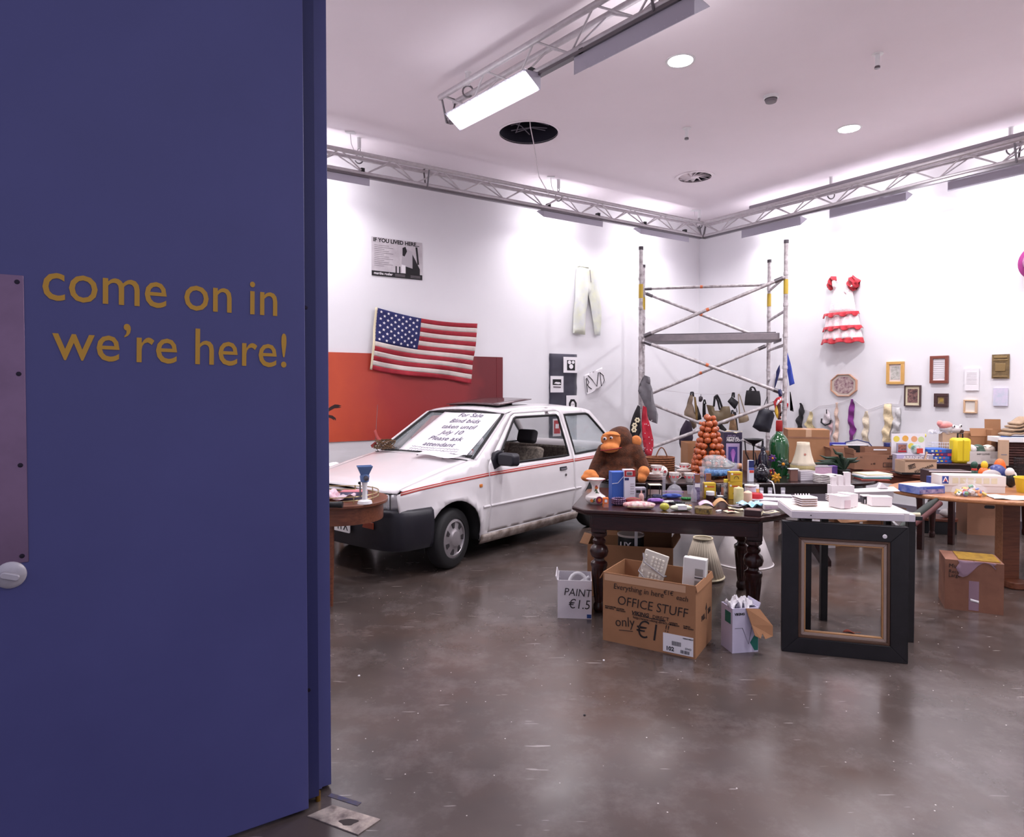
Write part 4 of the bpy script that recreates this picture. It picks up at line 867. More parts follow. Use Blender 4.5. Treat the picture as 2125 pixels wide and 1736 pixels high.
# ------------------------------------------------------------------ right wall: dress, pictures, washing
def picture(name, lab, x0, y0, x1, y1, fm, fwid, kind, cat='picture', dep=.022):
    o, w_, h_ = wallrect('R', x0, y0, x1, y1, .012); t = thing(name, lab, cat, o, AR, 'framed pictures and papers on the right wall')
    a = -w_/2; b = w_/2
    if fwid:
        for r_ in ((a, b, 0, fwid), (a, b, h_-fwid, h_), (a, a+fwid, fwid, h_-fwid), (b-fwid, b, fwid, h_-fwid)): MB().box(r_[0], r_[1], -dep, .010, r_[2], r_[3]).build('frame_rail', fm, t, bev=.003)
    g = fwid
    MB().box(a+g*.9, b-g*.9, -.006, .006, g*.9, h_-g*.9).build('picture_sheet', kind[0], t, smooth=0)
    if len(kind) > 1:
        m_ = kind[2] if len(kind) > 2 else .2; W_ = w_-2*g; H_ = h_-2*g
        MB().box(a+g+W_*m_, b-g-W_*m_, -.0075, -.005, g+H_*m_, h_-g-H_*m_).build('image', kind[1], t, smooth=0)
    return t, w_, h_
fy = mat('yellow_pine_frame', (206, 160, 92), .4); fbk = mat('dark_walnut_frame', (70, 48, 48), .35); frd = mat('red_brown_frame', (124, 68, 56), .35); fp_ = mat('pale_wood_frame', (206, 172, 140), .4)
art = lambda n, c1, c2, s_=30: mat(n, c1, .6, rgb2=c2, scale=s_)
picture('pine_framed_picture', 'pale sketch in a yellow pine frame', 1840, 750, 1876, 797, fy, .035, (mat('pale_mount', (222, 210, 206), .7), art('pale_sketch', (214, 210, 206), (150, 150, 140)), .12))
picture('dark_framed_picture', 'dark crowded picture with cream mount in a dark frame', 1877, 799, 1911, 843, fbk, .014, (cream, art('crowded_print', (150, 110, 104), (40, 34, 44), 40), .14))
t, w_, h_ = picture('framed_certificate', 'tall white certificate in a red-brown frame', 1930, 738, 1968, 795, frd, .035, (paper,))
for k in range(9): MB().box(-w_*.33, w_*.33, -.008, -.006, h_*(.2+.07*k), h_*(.2+.07*k)+.004).build('text_line', lg, t)
picture('square_framed_picture', 'small gold picture in a thick dark square frame', 1939, 816, 1968, 844, fbk, .04, (art('gold_icon', (176, 150, 104), (120, 100, 80)), art('gold_icon2', (190, 160, 80), (140, 110, 60)), .25))
t, w_, h_ = picture('small_boat_picture', 'small boat drawing in a thin pale wood frame', 2000, 829, 2028, 857, fp_, .018, (mat('ivory', (226, 220, 212), .7),))
MB().prism([(-.04, .0), (.04, .0), (.05, .02), (-.05, .02)], -.009, -.006, M=TR(0, 0, h_*.48, R(90))).build('boat_hull', dg, t); MB().prism([(-.02, .02), (.015, .02), (0, .05)], -.009, -.006, M=TR(0, 0, h_*.48, R(90))).build('boat_sail', dg, t)
t, w_, h_ = picture('typed_sheet', 'plain white typed sheet pinned without a frame', 2002, 764, 2031, 810, paper, 0, (paper,), 'paper')
for k in range(8): MB().box(-w_*.36, w_*.36, -.0075, -.006, h_*(.3+.07*k), h_*(.3+.07*k)+.003).build('text_line', lg, t)
t, w_, h_ = picture('embossed_plaque', 'embossed dull brass plaque at the top right of the pictures', 2058, 735, 2094, 785, frd, 0, (art('dull_brass', (126, 104, 68), (92, 74, 50), 18),), 'plaque')
for r_ in ((.08, .92, .06, .10), (.08, .92, .74, .78), (.2, .8, .3, .62), (.12, .88, .84, .93)): MB().box(-w_/2+w_*r_[0], -w_/2+w_*r_[1], -.012, -.006, h_*r_[2], h_*r_[3]).build('relief', mat('brass_relief', (146, 122, 82), .4, metal=.4), t, bev=.003)
picture('watercolour_sheet', 'small pale lilac watercolour sheet under the brass plaque', 2061, 805, 2091, 842, paper, 0, (art('lilac_wash', (214, 200, 222), (186, 196, 210), 12),), 'paper')
o, w_, h_ = wallrect('R', 1724, 776, 1778, 822, .014); t = thing('octagonal_picture', 'octagonal framed needlework picture left of the rectangular frames', 'picture', o, AR)
c_ = .27
octo = lambda k: [(x*k, h_/2+z*k) for x, z in ((-w_/2+c_*w_, -h_/2), (w_/2-c_*w_, -h_/2), (w_/2, -h_/2+c_*h_), (w_/2, h_/2-c_*h_), (w_/2-c_*w_, h_/2), (-w_/2+c_*w_, h_/2), (-w_/2, h_/2-c_*h_), (-w_/2, -h_/2+c_*h_))]
oo = octo(1); oi = octo(.92)
for k in range(8):
    j = (k+1) % 8; pr = [oo[k], oo[j], oi[j], oi[k]]
    MB().prism(pr, -.012, .022, M=Matrix(((1, 0, 0, 0), (0, 0, -1, 0), (0, 1, 0, 0), (0, 0, 0, 1)))).build('frame_rail', mat('rose_gold_frame', (196, 150, 124), .35), t, bev=.002)
ov, fs = panel2d(octo(.93)); MB().add([(p[0], -.004, p[1]) for p in ov], fs).build('mount', mat('stone_mount', (204, 192, 182), .7), t, smooth=0, solid=.002)
ov, fs = panel2d(octo(.74)); MB().add([(p[0], -.0075, p[1]) for p in ov], fs).build('needlework', art('needlework', (206, 186, 180), (118, 72, 92), 26), t, smooth=0, solid=.001)
# dress
P = PL('R', 1750, 716, off=.045); t = thing('ruffled_dress', 'child\'s white dotted dress with red ruffles pinned on the right wall', 'dress', P.o, AR)
dw = mat('white_dotted_cotton', (232, 222, 224), .85, rgb2=(226, 190, 194), scale=60); drd = fabric('red_ruffle', (184, 42, 54), .3, 25)
def tier(nm, xa0, xa1, ya, xb0, xb1, yb, m, dp0, dp1, ru, nr):
    ru *= .6
    a0, z0 = P.l(xa0, ya); a1, _ = P.l(xa1, ya); b0, z1 = P.l(xb0, yb); b1, _ = P.l(xb1, yb)
    def fn(u, v):
        an = PI*u; l0 = a0+(b0-a0)*v; l1 = a1+(b1-a1)*v; d_ = dp0+(dp1-dp0)*v; r_ = 1+ru*v*math.sin(u*nr)
        return ((l0+l1)/2-(l1-l0)/2*math.cos(an), -d_*math.sin(an)*r_, z0+(z1-z0)*v+ru*.12*v*math.sin(u*nr*.5))
    MB().sheet(60, 5, fn).build(nm, m, t, solid=-.004)
tier('bodice', 1733, 1766, 590, 1720, 1777, 656, dw, .04, .08, .05, 20); tier('skirt_tier', 1716, 1779, 652, 1713, 1786, 684, dw, .08, .12, .12, 44); tier('skirt_tier', 1714, 1784, 682, 1709, 1791, 707, dw, .11, .15, .12, 44); tier('hem_ruffle', 1709, 1791, 705, 1706, 1794, 715, drd, .15, .17, .15, 50)
tier('ruffle', 1711, 1782, 652, 1709, 1784, 660, drd, .10, .12, .22, 56); tier('ruffle', 1711, 1787, 680, 1709, 1792, 688, drd, .13, .15, .22, 56)
Z6 = lambda pts: zc(1640, 540, .241895, pts)
for pts in ([(340, 140), (385, 135), (400, 170), (375, 190), (370, 245), (345, 260), (318, 230), (322, 170)], [(500, 145), (545, 125), (570, 150), (600, 170), (590, 220), (550, 265), (510, 260), (475, 235), (490, 190)]):
    mb = MB(); puff(mb, P.L(Z6(pts)), .05, .05, .03, wv(.02, 90, 60)); mb.build('sleeve_ruffle', drd, t, smooth=60)
for pts in ([(372, 170), (400, 175), (415, 230), (385, 260)], [(500, 205), (560, 215), (545, 235), (495, 230)], [(480, 240), (520, 255), (500, 300), (470, 290)]):
    mb = MB(); puff(mb, P.L(Z6(pts)), .03, .04, .03); mb.build('shoulder_strap', dw, t, (0, -.035, 0), smooth=60)
# magenta hat at the right edge
o = onwall('R', 2158, 566, .06); t = thing('magenta_hat', 'magenta felt hat hung on the right wall at the edge of the photo', 'hat', o, AR)
mg = fabric('magenta_felt', (150, 40, 118), .3, 12)
MB().lathe([(.20, 0), (.195, .012), (.13, .03), (.12, .10), (.09, .14), (0, .15)], 32).build('crown_and_brim', mg, t, (0, -.01, .12), rot=(R(90), 0, 0)); MB().lathe([(.128, .035), (.135, .04), (.133, .07), (.124, .075)], 32, cap=False).build('hat_band', fabric('dark_magenta', (104, 24, 84)), t, (0, -.01, .12), rot=(R(90), 0, 0))
# underwear and stockings on the wall line
def strip(name, lab, cat, spine, widths, m, th=.012):
    P = PL('R', *spine[-1], off=.03); t = thing(name, lab, cat, P.o, AR, 'underwear hung on the wall line'); c = [Vector(P.l(*s_)) for s_ in spine]; k = at(0, 0, P.o.y).y/F*1.55
    lft = []; rgt = []
    for i, p in enumerate(c): lft.append((p.x-widths[i]*k, p.y)); rgt.append((p.x+widths[i]*k, p.y+.004))
    mb = MB(); puff(mb, lft+rgt[::-1], th, .03, .03, wv(.012, 25, 40)); mb.build('cloth', m, t, smooth=60)
    return t, P
lace = lambda n, c: mat(n, c, .9, rgb2=tuple(int(v*.86) for v in c), scale=45, bump=.4, bscale=80)
strip('black_stocking', 'black stocking hung left of the large carton', 'stocking', [(1661, 836), (1664, 855), (1662, 862), (1658, 872), (1660, 893)], [1.5, 4, 4, 5, 3], MATS['black_cotton'])
strip('lace_briefs', 'small yellow lace piece beside the black stocking', 'underwear', [(1683, 854), (1681, 868), (1677, 880), (1687, 893)], [2, 3.5, 6, 5], lace('yellow_lace', (222, 204, 158)))
t, P = strip('black_trimmed_bra', 'white bra with black trim hanging by its strap', 'bra', [(1717, 850), (1716, 864), (1717, 874), (1717, 880)], [1.0, 4.5, 8.5, 6], lace('white_lace', (226, 216, 220)))
MB().tube([(P.l(*q)[0], -.02, P.l(*q)[1]) for q in ((1707, 868), (1706, 876), (1714, 882), (1724, 878), (1726, 871))], .011, 6).build('trim', MATS['black_cotton'], t); MB().tube([(P.l(*q)[0], -.02, P.l(*q)[1]) for q in ((1717, 849), (1717, 858))], .007, 6).build('strap', MATS['black_cotton'], t)
strip('pink_strap', 'thin pink strap hanging beside the bra', 'underwear', [(1722, 878), (1726, 890), (1721, 905), (1724, 926)], [4, 2, 1.5, 2], lace('pink_lace', (222, 188, 192)))
strip('beige_suspender', 'long thin beige strap between the bra and the purple stocking', 'underwear', [(1737, 835), (1735, 858), (1738, 885), (1734, 905), (1737, 926)], [1.5, 2.5, 2, 3.5, 2], lace('peach_lace', (226, 196, 180)))
strip('purple_stocking', 'long twisted purple stocking on the wall line', 'stocking', [(1769, 828), (1767, 850), (1765, 872), (1770, 890), (1767, 905), (1765, 917)], [1.5, 4, 3.5, 4.5, 3, 1], fabric('purple_nylon', (128, 46, 132), .3, 14))
strip('cream_slip', 'long cream lace strip right of the purple stocking', 'underwear', [(1799, 853), (1796, 868), (1798, 885), (1794, 900), (1798, 922)], [2, 4, 4, 4, 4], lace('cream_lace', (230, 216, 192)))
strip('ivory_corset', 'wide ivory lace corset hung under the pine frame', 'corset', [(1842, 838), (1842, 860), (1845, 875), (1838, 895), (1840, 917)], [4, 6, 5.5, 5, 5], lace('ivory_lace', (232, 212, 174)))
strip('grey_slip', 'pale grey twisted slip at the right end of the wall line', 'underwear', [(1864, 846), (1863, 862), (1860, 878), (1857, 898)], [2.5, 4, 5, 4.5], lace('grey_lace', (206, 204, 204)))
P = PL('R', 1760, 835, off=.02); t = thing('clothes_line', 'thin cord pinned along the right wall carrying the underwear', 'cord', P.o, AR)
pts = [(1655, 845), (1683, 853), (1700, 842), (1735, 838), (1768, 827), (1800, 850), (1842, 836), (1865, 838), (1870, 820)]; MB().tube([(P.l(*q)[0], 0, P.l(*q)[1]) for q in pts], .0035, 5).build('cord', cord, t)

# ------------------------------------------------------------------ builders for tables, cartons and small things
def turned_leg(nm, m, par, x, y, h, k=1.0, fl=True):
    pr = [(.030, 0), (.040, .02), (.040, .05), (.030, .07)]+[(.031+.022*f, .07+f*(h-.37)) for f in [i/8 for i in range(9)]]+[(.060, h-.285), (.058, h-.265), (.038, h-.25), (.034, h-.235), (.058, h-.215), (.066, h-.185), (.058, h-.155), (.036, h-.135), (.046, h-.12), (.046, h-.105), (.033, h-.09), (.055, h-.07), (.055, h-.05)]
    pr = [(r*k, z) for r, z in pr]
    rf = (lambda a, z: 1+.07*math.cos(14*a) if .09 < z < h-.31 else 1) if fl else None
    return MB().lathe(pr, 56, (x, y, 0), rf).build(nm, m, par, smooth=35)
def carton(t, w_, d_, h_, m, open_=True, flaps=(), th=.005, tape=None):
    x, y = w_/2, d_/2
    for nm, b in (('front_panel', (-x, x, -y, -y+th, 0, h_)), ('back_panel', (-x, x, y-th, y, 0, h_)), ('side_panel', (-x, -x+th, -y+th, y-th, 0, h_)), ('side_panel', (x-th, x, -y+th, y-th, 0, h_)), ('base_panel', (-x+th, x-th, -y+th, y-th, 0, th))):
        MB().box(*b).build(nm, m, t, smooth=0)
    if not open_:
        MB().box(-x, -.0015, -y, y, h_, h_+th).build('top_flap', m, t, smooth=0); MB().box(.0015, x, -y, y, h_, h_+th).build('top_flap', m, t, smooth=0)
        if tape: MB().box(-.03, .03, -y-.001, y+.001, h_+th, h_+th+.001).build('tape', tape, t, smooth=0); MB().box(-.03, .03, -y-.0015, -y, h_-.08, h_+th).build('tape', tape, t, smooth=0)
    for side, ln, ang in flaps:
        a = R(ang)
        if side == 'F': M = TR(0, -y, h_, a); MB().box(-x, x, -th, 0, 0, ln, M=M).build('flap', m, t, smooth=0)
        if side == 'B': M = TR(0, y, h_, -a); MB().box(-x, x, 0, th, 0, ln, M=M).build('flap', m, t, smooth=0)
        if side == 'L': M = TR(-x, 0, h_, 0, -a); MB().box(-th, 0, -y, y, 0, ln, M=M).build('flap', m, t, smooth=0)
        if side == 'R': M = TR(x, 0, h_, 0, a); MB().box(0, th, -y, y, 0, ln, M=M).build('flap', m, t, smooth=0)
    return t
def dims(x0, x1, y0, Y, z):
    p = at((x0+x1)/2, y0, Y); return (x1-x0)*Y/F, p.z-z, Vector((p.x, Y, z))
def pb(name, lab, cat, x0, x1, y0, Y, z, dep, m, rz=0.0, grp=None, bev=.002, part='body'):
    w_, h_, p = dims(x0, x1, y0, Y, z); h_ = max(.004, h_); t = thing(name, lab, cat, (p.x, Y+dep/2, z), R(rz), grp)
    MB().box(-w_/2, w_/2, -dep/2, dep/2, 0, h_).build(part, m, t, bev=min(bev, h_*.3)); t['w'] = w_; t['h'] = h_; t['d'] = dep
    return t
def plate_on(t, nm, a0, a1, b0, b1, m, side='F', th=.0012):   # a printed patch, label or band on a face, in fractions of it
    w_, h_, d_ = t['w'], t['h'], t['d']
    if side == 'F': b = (-w_/2+w_*a0, -w_/2+w_*a1, -d_/2-th, -d_/2, h_*b0, h_*b1)
    elif side == 'T': b = (-w_/2+w_*a0, -w_/2+w_*a1, -d_/2+d_*b0, -d_/2+d_*b1, h_, h_+th)
    elif side == 'R': b = (w_/2, w_/2+th, -d_/2+d_*a0, -d_/2+d_*a1, h_*b0, h_*b1)
    elif side == 'L': b = (-w_/2-th, -w_/2, -d_/2+d_*a0, -d_/2+d_*a1, h_*b0, h_*b1)
    return MB().box(*b).build(nm, m, t, smooth=0)
def tx(t, s_, size, m, fx, fz, **k): return text(s_, size, m, t, (-t['w']/2+t['w']*fx, -t['d']/2-.0022, t['h']*fz), **k)
def lt(name, lab, cat, cx, wpx, y0, Y, z, parts, grp=None, n=28):
    w_, h_, p = dims(cx-wpx/2, cx+wpx/2, y0, Y, z); t = thing(name, lab, cat, p, 0, grp)
    for nm, prof, m in parts: MB().lathe([(r*w_/2, q*h_) for r, q in prof], n, cap=False).build(nm, m, t)
    t['w'] = w_; t['h'] = h_; return t
def blob(name, lab, cat, cx, wpx, y0, Y, z, dep, m, seed=0, amp=.12, part='body', grp=None):
    w_, h_, p = dims(cx-wpx/2, cx+wpx/2, y0, Y, z); t = thing(name, lab, cat, (p.x, Y+dep/2, z), 0, grp); rn = random.Random(seed); ph = [rn.uniform(0, 6) for _ in range(6)]
    mb = MB(); mb.ball((0, 0, h_/2), (w_/2, dep/2, h_/2), 22, 12); vv = []
    for x, y, q in mb.v:
        f = 1+amp*math.sin(x*55/w_*.25+ph[0])*math.cos(y*40/dep*.25+ph[1])+amp*.6*math.sin(11*math.atan2(y, x)+ph[2]+q*20); s_ = lambda v, l: math.copysign(abs(v/l)**.75*l, v) if l else v
        vv.append((s_(x, w_/2)*f, s_(y, dep/2)*f, max(0.0, h_/2+(q-h_/2)*(.85+.15*f))))
    mb.v = vv; mb.build(part, m, t, smooth=60); t['w'] = w_; t['h'] = h_; t['d'] = dep; return t

# ------------------------------------------------------------------ tables
TZ = .75
OA = onz(1211, 1057, TZ); AA = math.atan2(-.241, .97)
ta = thing('carved_table', 'dark mahogany table with canted corners and fluted turned legs', 'table', (OA.x, OA.y, 0), AA)
topo = [(0, 0), (1.165, 0), (1.375, .20), (1.375, .85), (1.165, 1.05), (0, 1.05), (-.10, .93), (-.10, .12)]
cxA, cyA = .63, .52
sh = lambda k: [(cxA+(x-cxA)*k, cyA+(y-cyA)*k) for x, y in topo]
MB().prism(topo, .722, .75).build('table_top', wood_dark, ta, bev=.008, bseg=3); MB().prism(sh(.965), .705, .722).build('top_moulding', wood_dark, ta, bev=.006)
for b in ((.06, 1.16, .07, .10), (.06, 1.16, .95, .98), (.03, .06, .1, .95), (1.16, 1.19, .1, .95)): MB().box(b[0], b[1], b[2], b[3], .60, .705).build('apron', wood_dark, ta, bev=.004)
for x, y in ((.095, .13), (1.135, .13), (.095, .92), (1.135, .92)):
    MB().box(x-.052, x+.052, y-.052, y+.052, .575, .705).build('leg_block', wood_dark, ta, bev=.005); turned_leg('leg', wood_dark, ta, x, y, .62)
# long dark oval table behind
tb = thing('oval_table', 'long dark pedestal table with rounded ends carrying the toy ape and tea set', 'table', (2.1, 6.34, 0), 0)
stad = rrect(2.72, 1.04, .50, 12); black_w = mat('ebonised_wood', (34, 18, 20), .25, rgb2=(24, 12, 14), scale=9, coat=.3)
MB().prism(stad, .722, .75).build('table_top', black_w, tb, bev=.008, bseg=3); MB().prism([(x*.93, y*.86) for x, y in stad], .645, .722).build('apron', black_w, tb)
for x in (-.72, .72):
    MB().lathe([(.05, .16), (.085, .2), (.09, .26), (.05, .31), (.045, .4), (.075, .5), (.05, .6), (.07, .645)], 28, (x, 0, 0)).build('pedestal', black_w, tb)
    for s in (-1, 1):
        MB().add([(x+a, s*b, c_) for b, c_ in ((.03, .30), (.03, .18), (.44, .0), (.50, .0), (.50, .05), (.44, .085)) for a in (-.035, .035)], [(0, 2, 4, 6, 8, 10), (11, 9, 7, 5, 3, 1)]+[(2*i, 2*i+1, (2*i+3) % 12, (2*i+2) % 12) for i in range(6)]).build('pedestal_foot', black_w, tb, smooth=0)
# table with cartons along the right wall, mahogany table by the wall, light oval table
D0 = Vector((4.06, 6.34)); td = thing('side_table', 'red-brown side table carrying cartons along the right wall', 'table', (D0.x, D0.y, 0), AR)
MB().box(-1.80, .02, 0, .60, .705, .74).build('table_top', wood_red, td, bev=.004); MB().box(-1.75, -.03, .03, .05, .62, .705).build('apron', wood_red, td)
for x, y in ((-1.73, .06), (-.12, .06), (-1.73, .54), (-.05, .54)): MB().box(x-.025, x+.025, y-.025, y+.025, 0, .705).build('leg', wood_dark, td, bev=.003)
ez = .80; te = thing('mahogany_sideboard_table', 'dark mahogany table against the right wall under the yellow case', 'table', (4.42, 6.93, 0), R(-8))
MB().box(-.02, 1.2, 0, .40, .775, ez).build('table_top', wood_dark, te, bev=.005); MB().box(.02, 1.16, .03, .05, .64, .775).build('apron', wood_dark, te); MB().box(.02, 1.16, .35, .37, .64, .775).build('apron', wood_dark, te)
for x, y in ((.06, .07), (1.12, .07), (.06, .34), (1.12, .34)): turned_leg('leg', wood_dark, te, x, y, .66, .75, False)
tc_ = thing('light_oval_table', 'light beech oval table with a panel pedestal, at the right edge', 'table', (4.36, 5.52, 0), 0)
MB().prism(ell(1.13, .66, 64), .705, .74).build('table_top', wood_light, tc_, bev=.012, bseg=3); MB().box(-.5, .5, -.22, .22, .66, .705).build('sub_frame', wood_teak, tc_)
for x in (-.34, .55):
    MB().box(x-.065, x+.075, -.25, -.17, .06, .66).build('leg_panel', wood_teak, tc_, bev=.003); MB().box(x-.069, x-.065, -.25, -.17, .06, .66).build('lit_side_strip', wood_light, tc_)  # paler strip paints the light falling on the leg's left side
    MB().prism(rrect(.16, .74, .07), 0, .06, M=TR(x+.01, 0, 0)).build('foot', wood_teak, tc_, bev=.01)
# small table with brass rail beside the door
tf = thing('galleried_side_table', 'small brown table with a brass gallery rail in front of the car bonnet', 'table', (-1.49, 5.02, 0), R(8))
so = rrect(1.06, .74, .34, 10)
MB().prism(so, .725, .75).build('table_top', wood_teak, tf, bev=.006); MB().prism([(x*.93, y*.9) for x, y in so], .60, .725).build('apron', wood_teak, tf)
brass_p = mat('pale_brass', (188, 172, 132), .3, metal=.8)
gal = [(x*.86, y*.82) for x, y in so]
for z in (.772, .80): MB().tube([(x, y, z) for x, y in gal], .0045, 6, True).build('gallery_rail', brass_p, tf)
for k in range(0, len(gal), 4): MB().tube([(gal[k][0], gal[k][1], .75), (gal[k][0], gal[k][1], .806)], .005, 6).build('gallery_post', brass_p, tf)
for x, y in ((.13, -.26), (-.38, -.24), (-.06, .24), (-.38, .24)): MB().lathe([(.014, 0), (.022, .3), (.026, .6)], 14, (x, y, 0)).build('leg', wood_teak, tf)
# narrow table with papers behind the car
tg = thing('paper_table', 'narrow wooden table with sheets between the car and the left wall', 'table', (-2.25, 6.98, 0), R(33))
MB().box(-.6, .45, -.16, .2, .70, .73).build('table_top', wood_light, tg, bev=.003)
for x, y in ((-.55, -.12), (.4, -.12), (-.55, .16), (.4, .16)): MB().box(x-.02, x+.02, y-.02, y+.02, 0, .70).build('leg', wood_light, tg)
def crumple(name, lab, cat, loc_, w_, d_, amp, m, rz=0, seed=1, grp=None, lift=0.0):
    rn = random.Random(seed); ph = [rn.uniform(0, 6) for _ in range(8)]; t = thing(name, lab, cat, loc_, rz, grp)
    def fn(u, v):
        x = (u-.5)*w_; y = (v-.5)*d_; h_ = amp*(1+math.sin(u*9+ph[0])*math.sin(v*8+ph[1])+.6*math.sin(u*17+v*9+ph[2])*math.cos(v*15+ph[3]))*.55+lift*math.sin(PI*u)*math.sin(PI*v)
        return (x+amp*.3*math.sin(v*7+ph[4]), y+amp*.3*math.sin(u*6+ph[5]), max(.001, h_))
    MB().sheet(18, 14, fn).build('sheet', m, t, solid=-.0012); return t
ppl = MB
for k, (px, Y_, dz) in enumerate(((696, 6.95, 0), (745, 7.1, .0), (715, 7.0, .03))):
    p = at(px, 900, Y_); crumple('paper_pile', ('flat white papers at the left end behind the bonnet', 'crumpled white sheet at the right end behind the bonnet', 'loose upper white sheet on the papers behind the bonnet')[k], 'papers', (p.x, p.y+.02, .733+dz), .42, .24, .035, paper, R(33+k*6), 20+k, 'papers behind the car bonnet')
# things on the galleried table
p = onz(757, 1044, .75); t = thing('blue_grinder', 'blue and white hopper grinder standing in the galleried table', 'grinder', p, R(20))
bl_p = mat('dusty_blue_plastic', (96, 122, 168), .4)
MB().lathe([(.055, 0), (.05, .02), (.02, .03), (.016, .10), (.022, .16)], 20, cap=False).build('stand', white_plastic, t); MB().lathe([(.0, .15), (.03, .16), (.036, .20), (.03, .215)], 20).build('gear_case', bl_p, t)
MB().add([(-.028, -.02, .21), (.028, -.02, .21), (.028, .02, .21), (-.028, .02, .21), (-.055, -.045, .275), (.055, -.045, .275), (.055, .045, .275), (-.055, .045, .275)], [(0, 1, 5, 4), (1, 2, 6, 5), (2, 3, 7, 6), (3, 0, 4, 7), (3, 2, 1, 0)]).build('hopper', bl_p, t, solid=.004, smooth=0)
MB().lathe([(.018, 0), (.018, .03), (0, .032)], 16).build('spindle', steel, t, (.005, -.03, .19), rot=(R(90), 0, 0)); MB().tube([(-.035, -.02, .15), (-.035, -.02, .05)], .006, 8).build('crank', steel, t); MB().ball((-.04, -.02, .155), .011, 10, 6).build('crank_knob', black, t)
p = onz(697, 1040, .75); crumple('tissue_heap', 'heap of pink and white tissue inside the brass rail', 'tissue', (p.x, p.y+.10, .752), .26, .22, .05, mat('pink_white_tissue', (226, 214, 222), .8, rgb2=(206, 150, 168), scale=14), 0, 31)
p = onz(714, 1047, .75); t = pb('grey_tin', 'flat grey tin with a pink lid inside the brass rail', 'tin', 706, 758, 1021, 4.95, .752, .10, mat('grey_blue_tin', (120, 122, 150), .4, metal=.3)); plate_on(t, 'lid', 0, 1, 0, 1, mat('pink_lid', (196, 120, 130), .5), 'T', .004)
t = thing('black_torch', 'black cylinder lying in front of the brass rail', 'torch', onz(689, 1053, .75)); MB().tube([(-.14, 0, .022), (.045, .0, .022)], .021, 14).build('barrel', black, t); MB().tube([(.045, 0, .022), (.075, 0, .022)], .024, 14).build('head', black, t)

# ------------------------------------------------------------------ under and beside the carved table
marker = mat('black_marker', (34, 28, 30), .7); tape_c = mat('clear_tape', (196, 158, 128), .25)
def hand(t, s_, size, x, z, y, rot=0.0, thin=.004, sx=.9): return text(s_, size, marker, t, (x, y, z), (R(90), -rot, 0), name='handwriting', al='LEFT', thin=thin, shear=.1, sx=sx)
fa = onz(1251, 1327, 0); fb = onz(1443, 1368, 0); oa = math.atan2((fb-fa).y, (fb-fa).x); ow = (fb-fa).length; od = .37; oh = .435
mid = (fa+fb)/2+Vector((-math.sin(oa), math.cos(oa), 0))*od/2
ob = thing('office_stuff_carton', 'large open brown carton handwritten office stuff under the carved table', 'box', mid, oa)
carton(ob, ow, od, oh, card, True, [('L', .05, 150), ('R', .04, 165)])
MB().box(-ow/2+.01, ow/2-.06, -od/2-.0012, -od/2, oh-.05, oh-.008).build('packing_tape', tape_c, ob, smooth=0)
X0 = -ow/2; FY = -od/2-.0016
hand(ob, 'Everything in here', .049, X0+.07, .355, FY, R(-1)); hand(ob, '\u20ac1\u20ac', .038, X0+.392, .368, FY, R(-1)); hand(ob, 'each', .044, X0+.47, .350, FY, R(-2)); hand(ob, 'OFFICE STUFF', .08, X0+.095, .270, FY, R(-1), .006); hand(ob, 'only', .085, X0+.08, .130, FY, R(8), .006); hand(ob, '\u20ac1', .15, X0+.215, .112, FY, R(-2), .008); hand(ob, '!!', .06, X0+.40, .150, FY, R(-5))
MB().tube([(X0+.11, FY, .085), (X0+.16, FY-.0005, .09), (X0+.2, FY, .093)], .002, 5).build('underline', marker, ob)
text('VIKING', .034, ink, ob, (X0+.19, FY, .208), al='LEFT', fat=.02, shear=.2); text('DIRECT', .03, ink, ob, (X0+.325, FY, .207), al='LEFT'); text('http://www.viking-direct.co.uk', .022, ink, ob, (X0+.20, FY, .182), al='LEFT')
MB().prism([(X0+.19, .196), (X0+.41, .190), (X0+.385, .202), (X0+.385, .196), (X0+.20, .1985)], -.0004, .0004, M=Matrix(((1, 0, 0, 0), (0, 0, -1, FY), (0, 1, 0, 0), (0, 0, 0, 1)))).build('logo_swoosh', ink, ob, smooth=0)
for s_, x, z in (('MANCHESTER', .015, .215), ('LEICESTER', .09, .212), ('LONDON', .43, .185), ('DUBLIN', .515, .180)): text(s_+'\n0800 424444', .0115, ink, ob, (X0+x, FY, z), al='LEFT', fat=.02)
lb = MB().box(ow/2-.195, ow/2-.012, FY-.001, FY, .012, .125).build('address_label', paper, ob, smooth=0)
text('102', .034, ink, lb, (ow/2-.178, FY-.0015, .034), al='LEFT', fat=.03); text('DVO', .017, ink, lb, (ow/2-.06, FY-.0015, .052), al='LEFT'); text('VIKING DIRECT', .009, ink, lb, (ow/2-.075, FY-.0015, .112), al='LEFT', fat=.04)
def barcode(par, x, y, z, w_, h_, n=14):
    rn = random.Random(int(x*1000)); k = 0.0
    while k < w_: b = rn.uniform(.001, .0032)*w_/.06; MB().box(x+k, x+min(k+b, w_), y-.0006, y, z, z+h_).build('barcode_bar', ink, par, smooth=0); k += b+rn.uniform(.0012, .003)*w_/.06
barcode(lb, ow/2-.14, FY-.001, .058, .055, .026); barcode(lb, ow/2-.088, FY-.001, .02, .055, .02)
text('PULL', .045, ink, ob, (ow/2+.0015, -.02, .20), (R(90), 0, R(90)), fat=.02, sx=.8); text('TAB', .045, ink, ob, (ow/2+.0015, .115, .205), (R(90), 0, R(90)), fat=.02, sx=.8)
MB().prism([(.045, .17), (.055, .17), (.055, .235), (.068, .232), (.05, .27), (.032, .232), (.045, .235)], 0, .0012, M=Matrix(((0, 0, 1, ow/2), (1, 0, 0, 0), (0, 1, 0, 0), (0, 0, 0, 1)))).build('arrow', ink, ob, smooth=0)
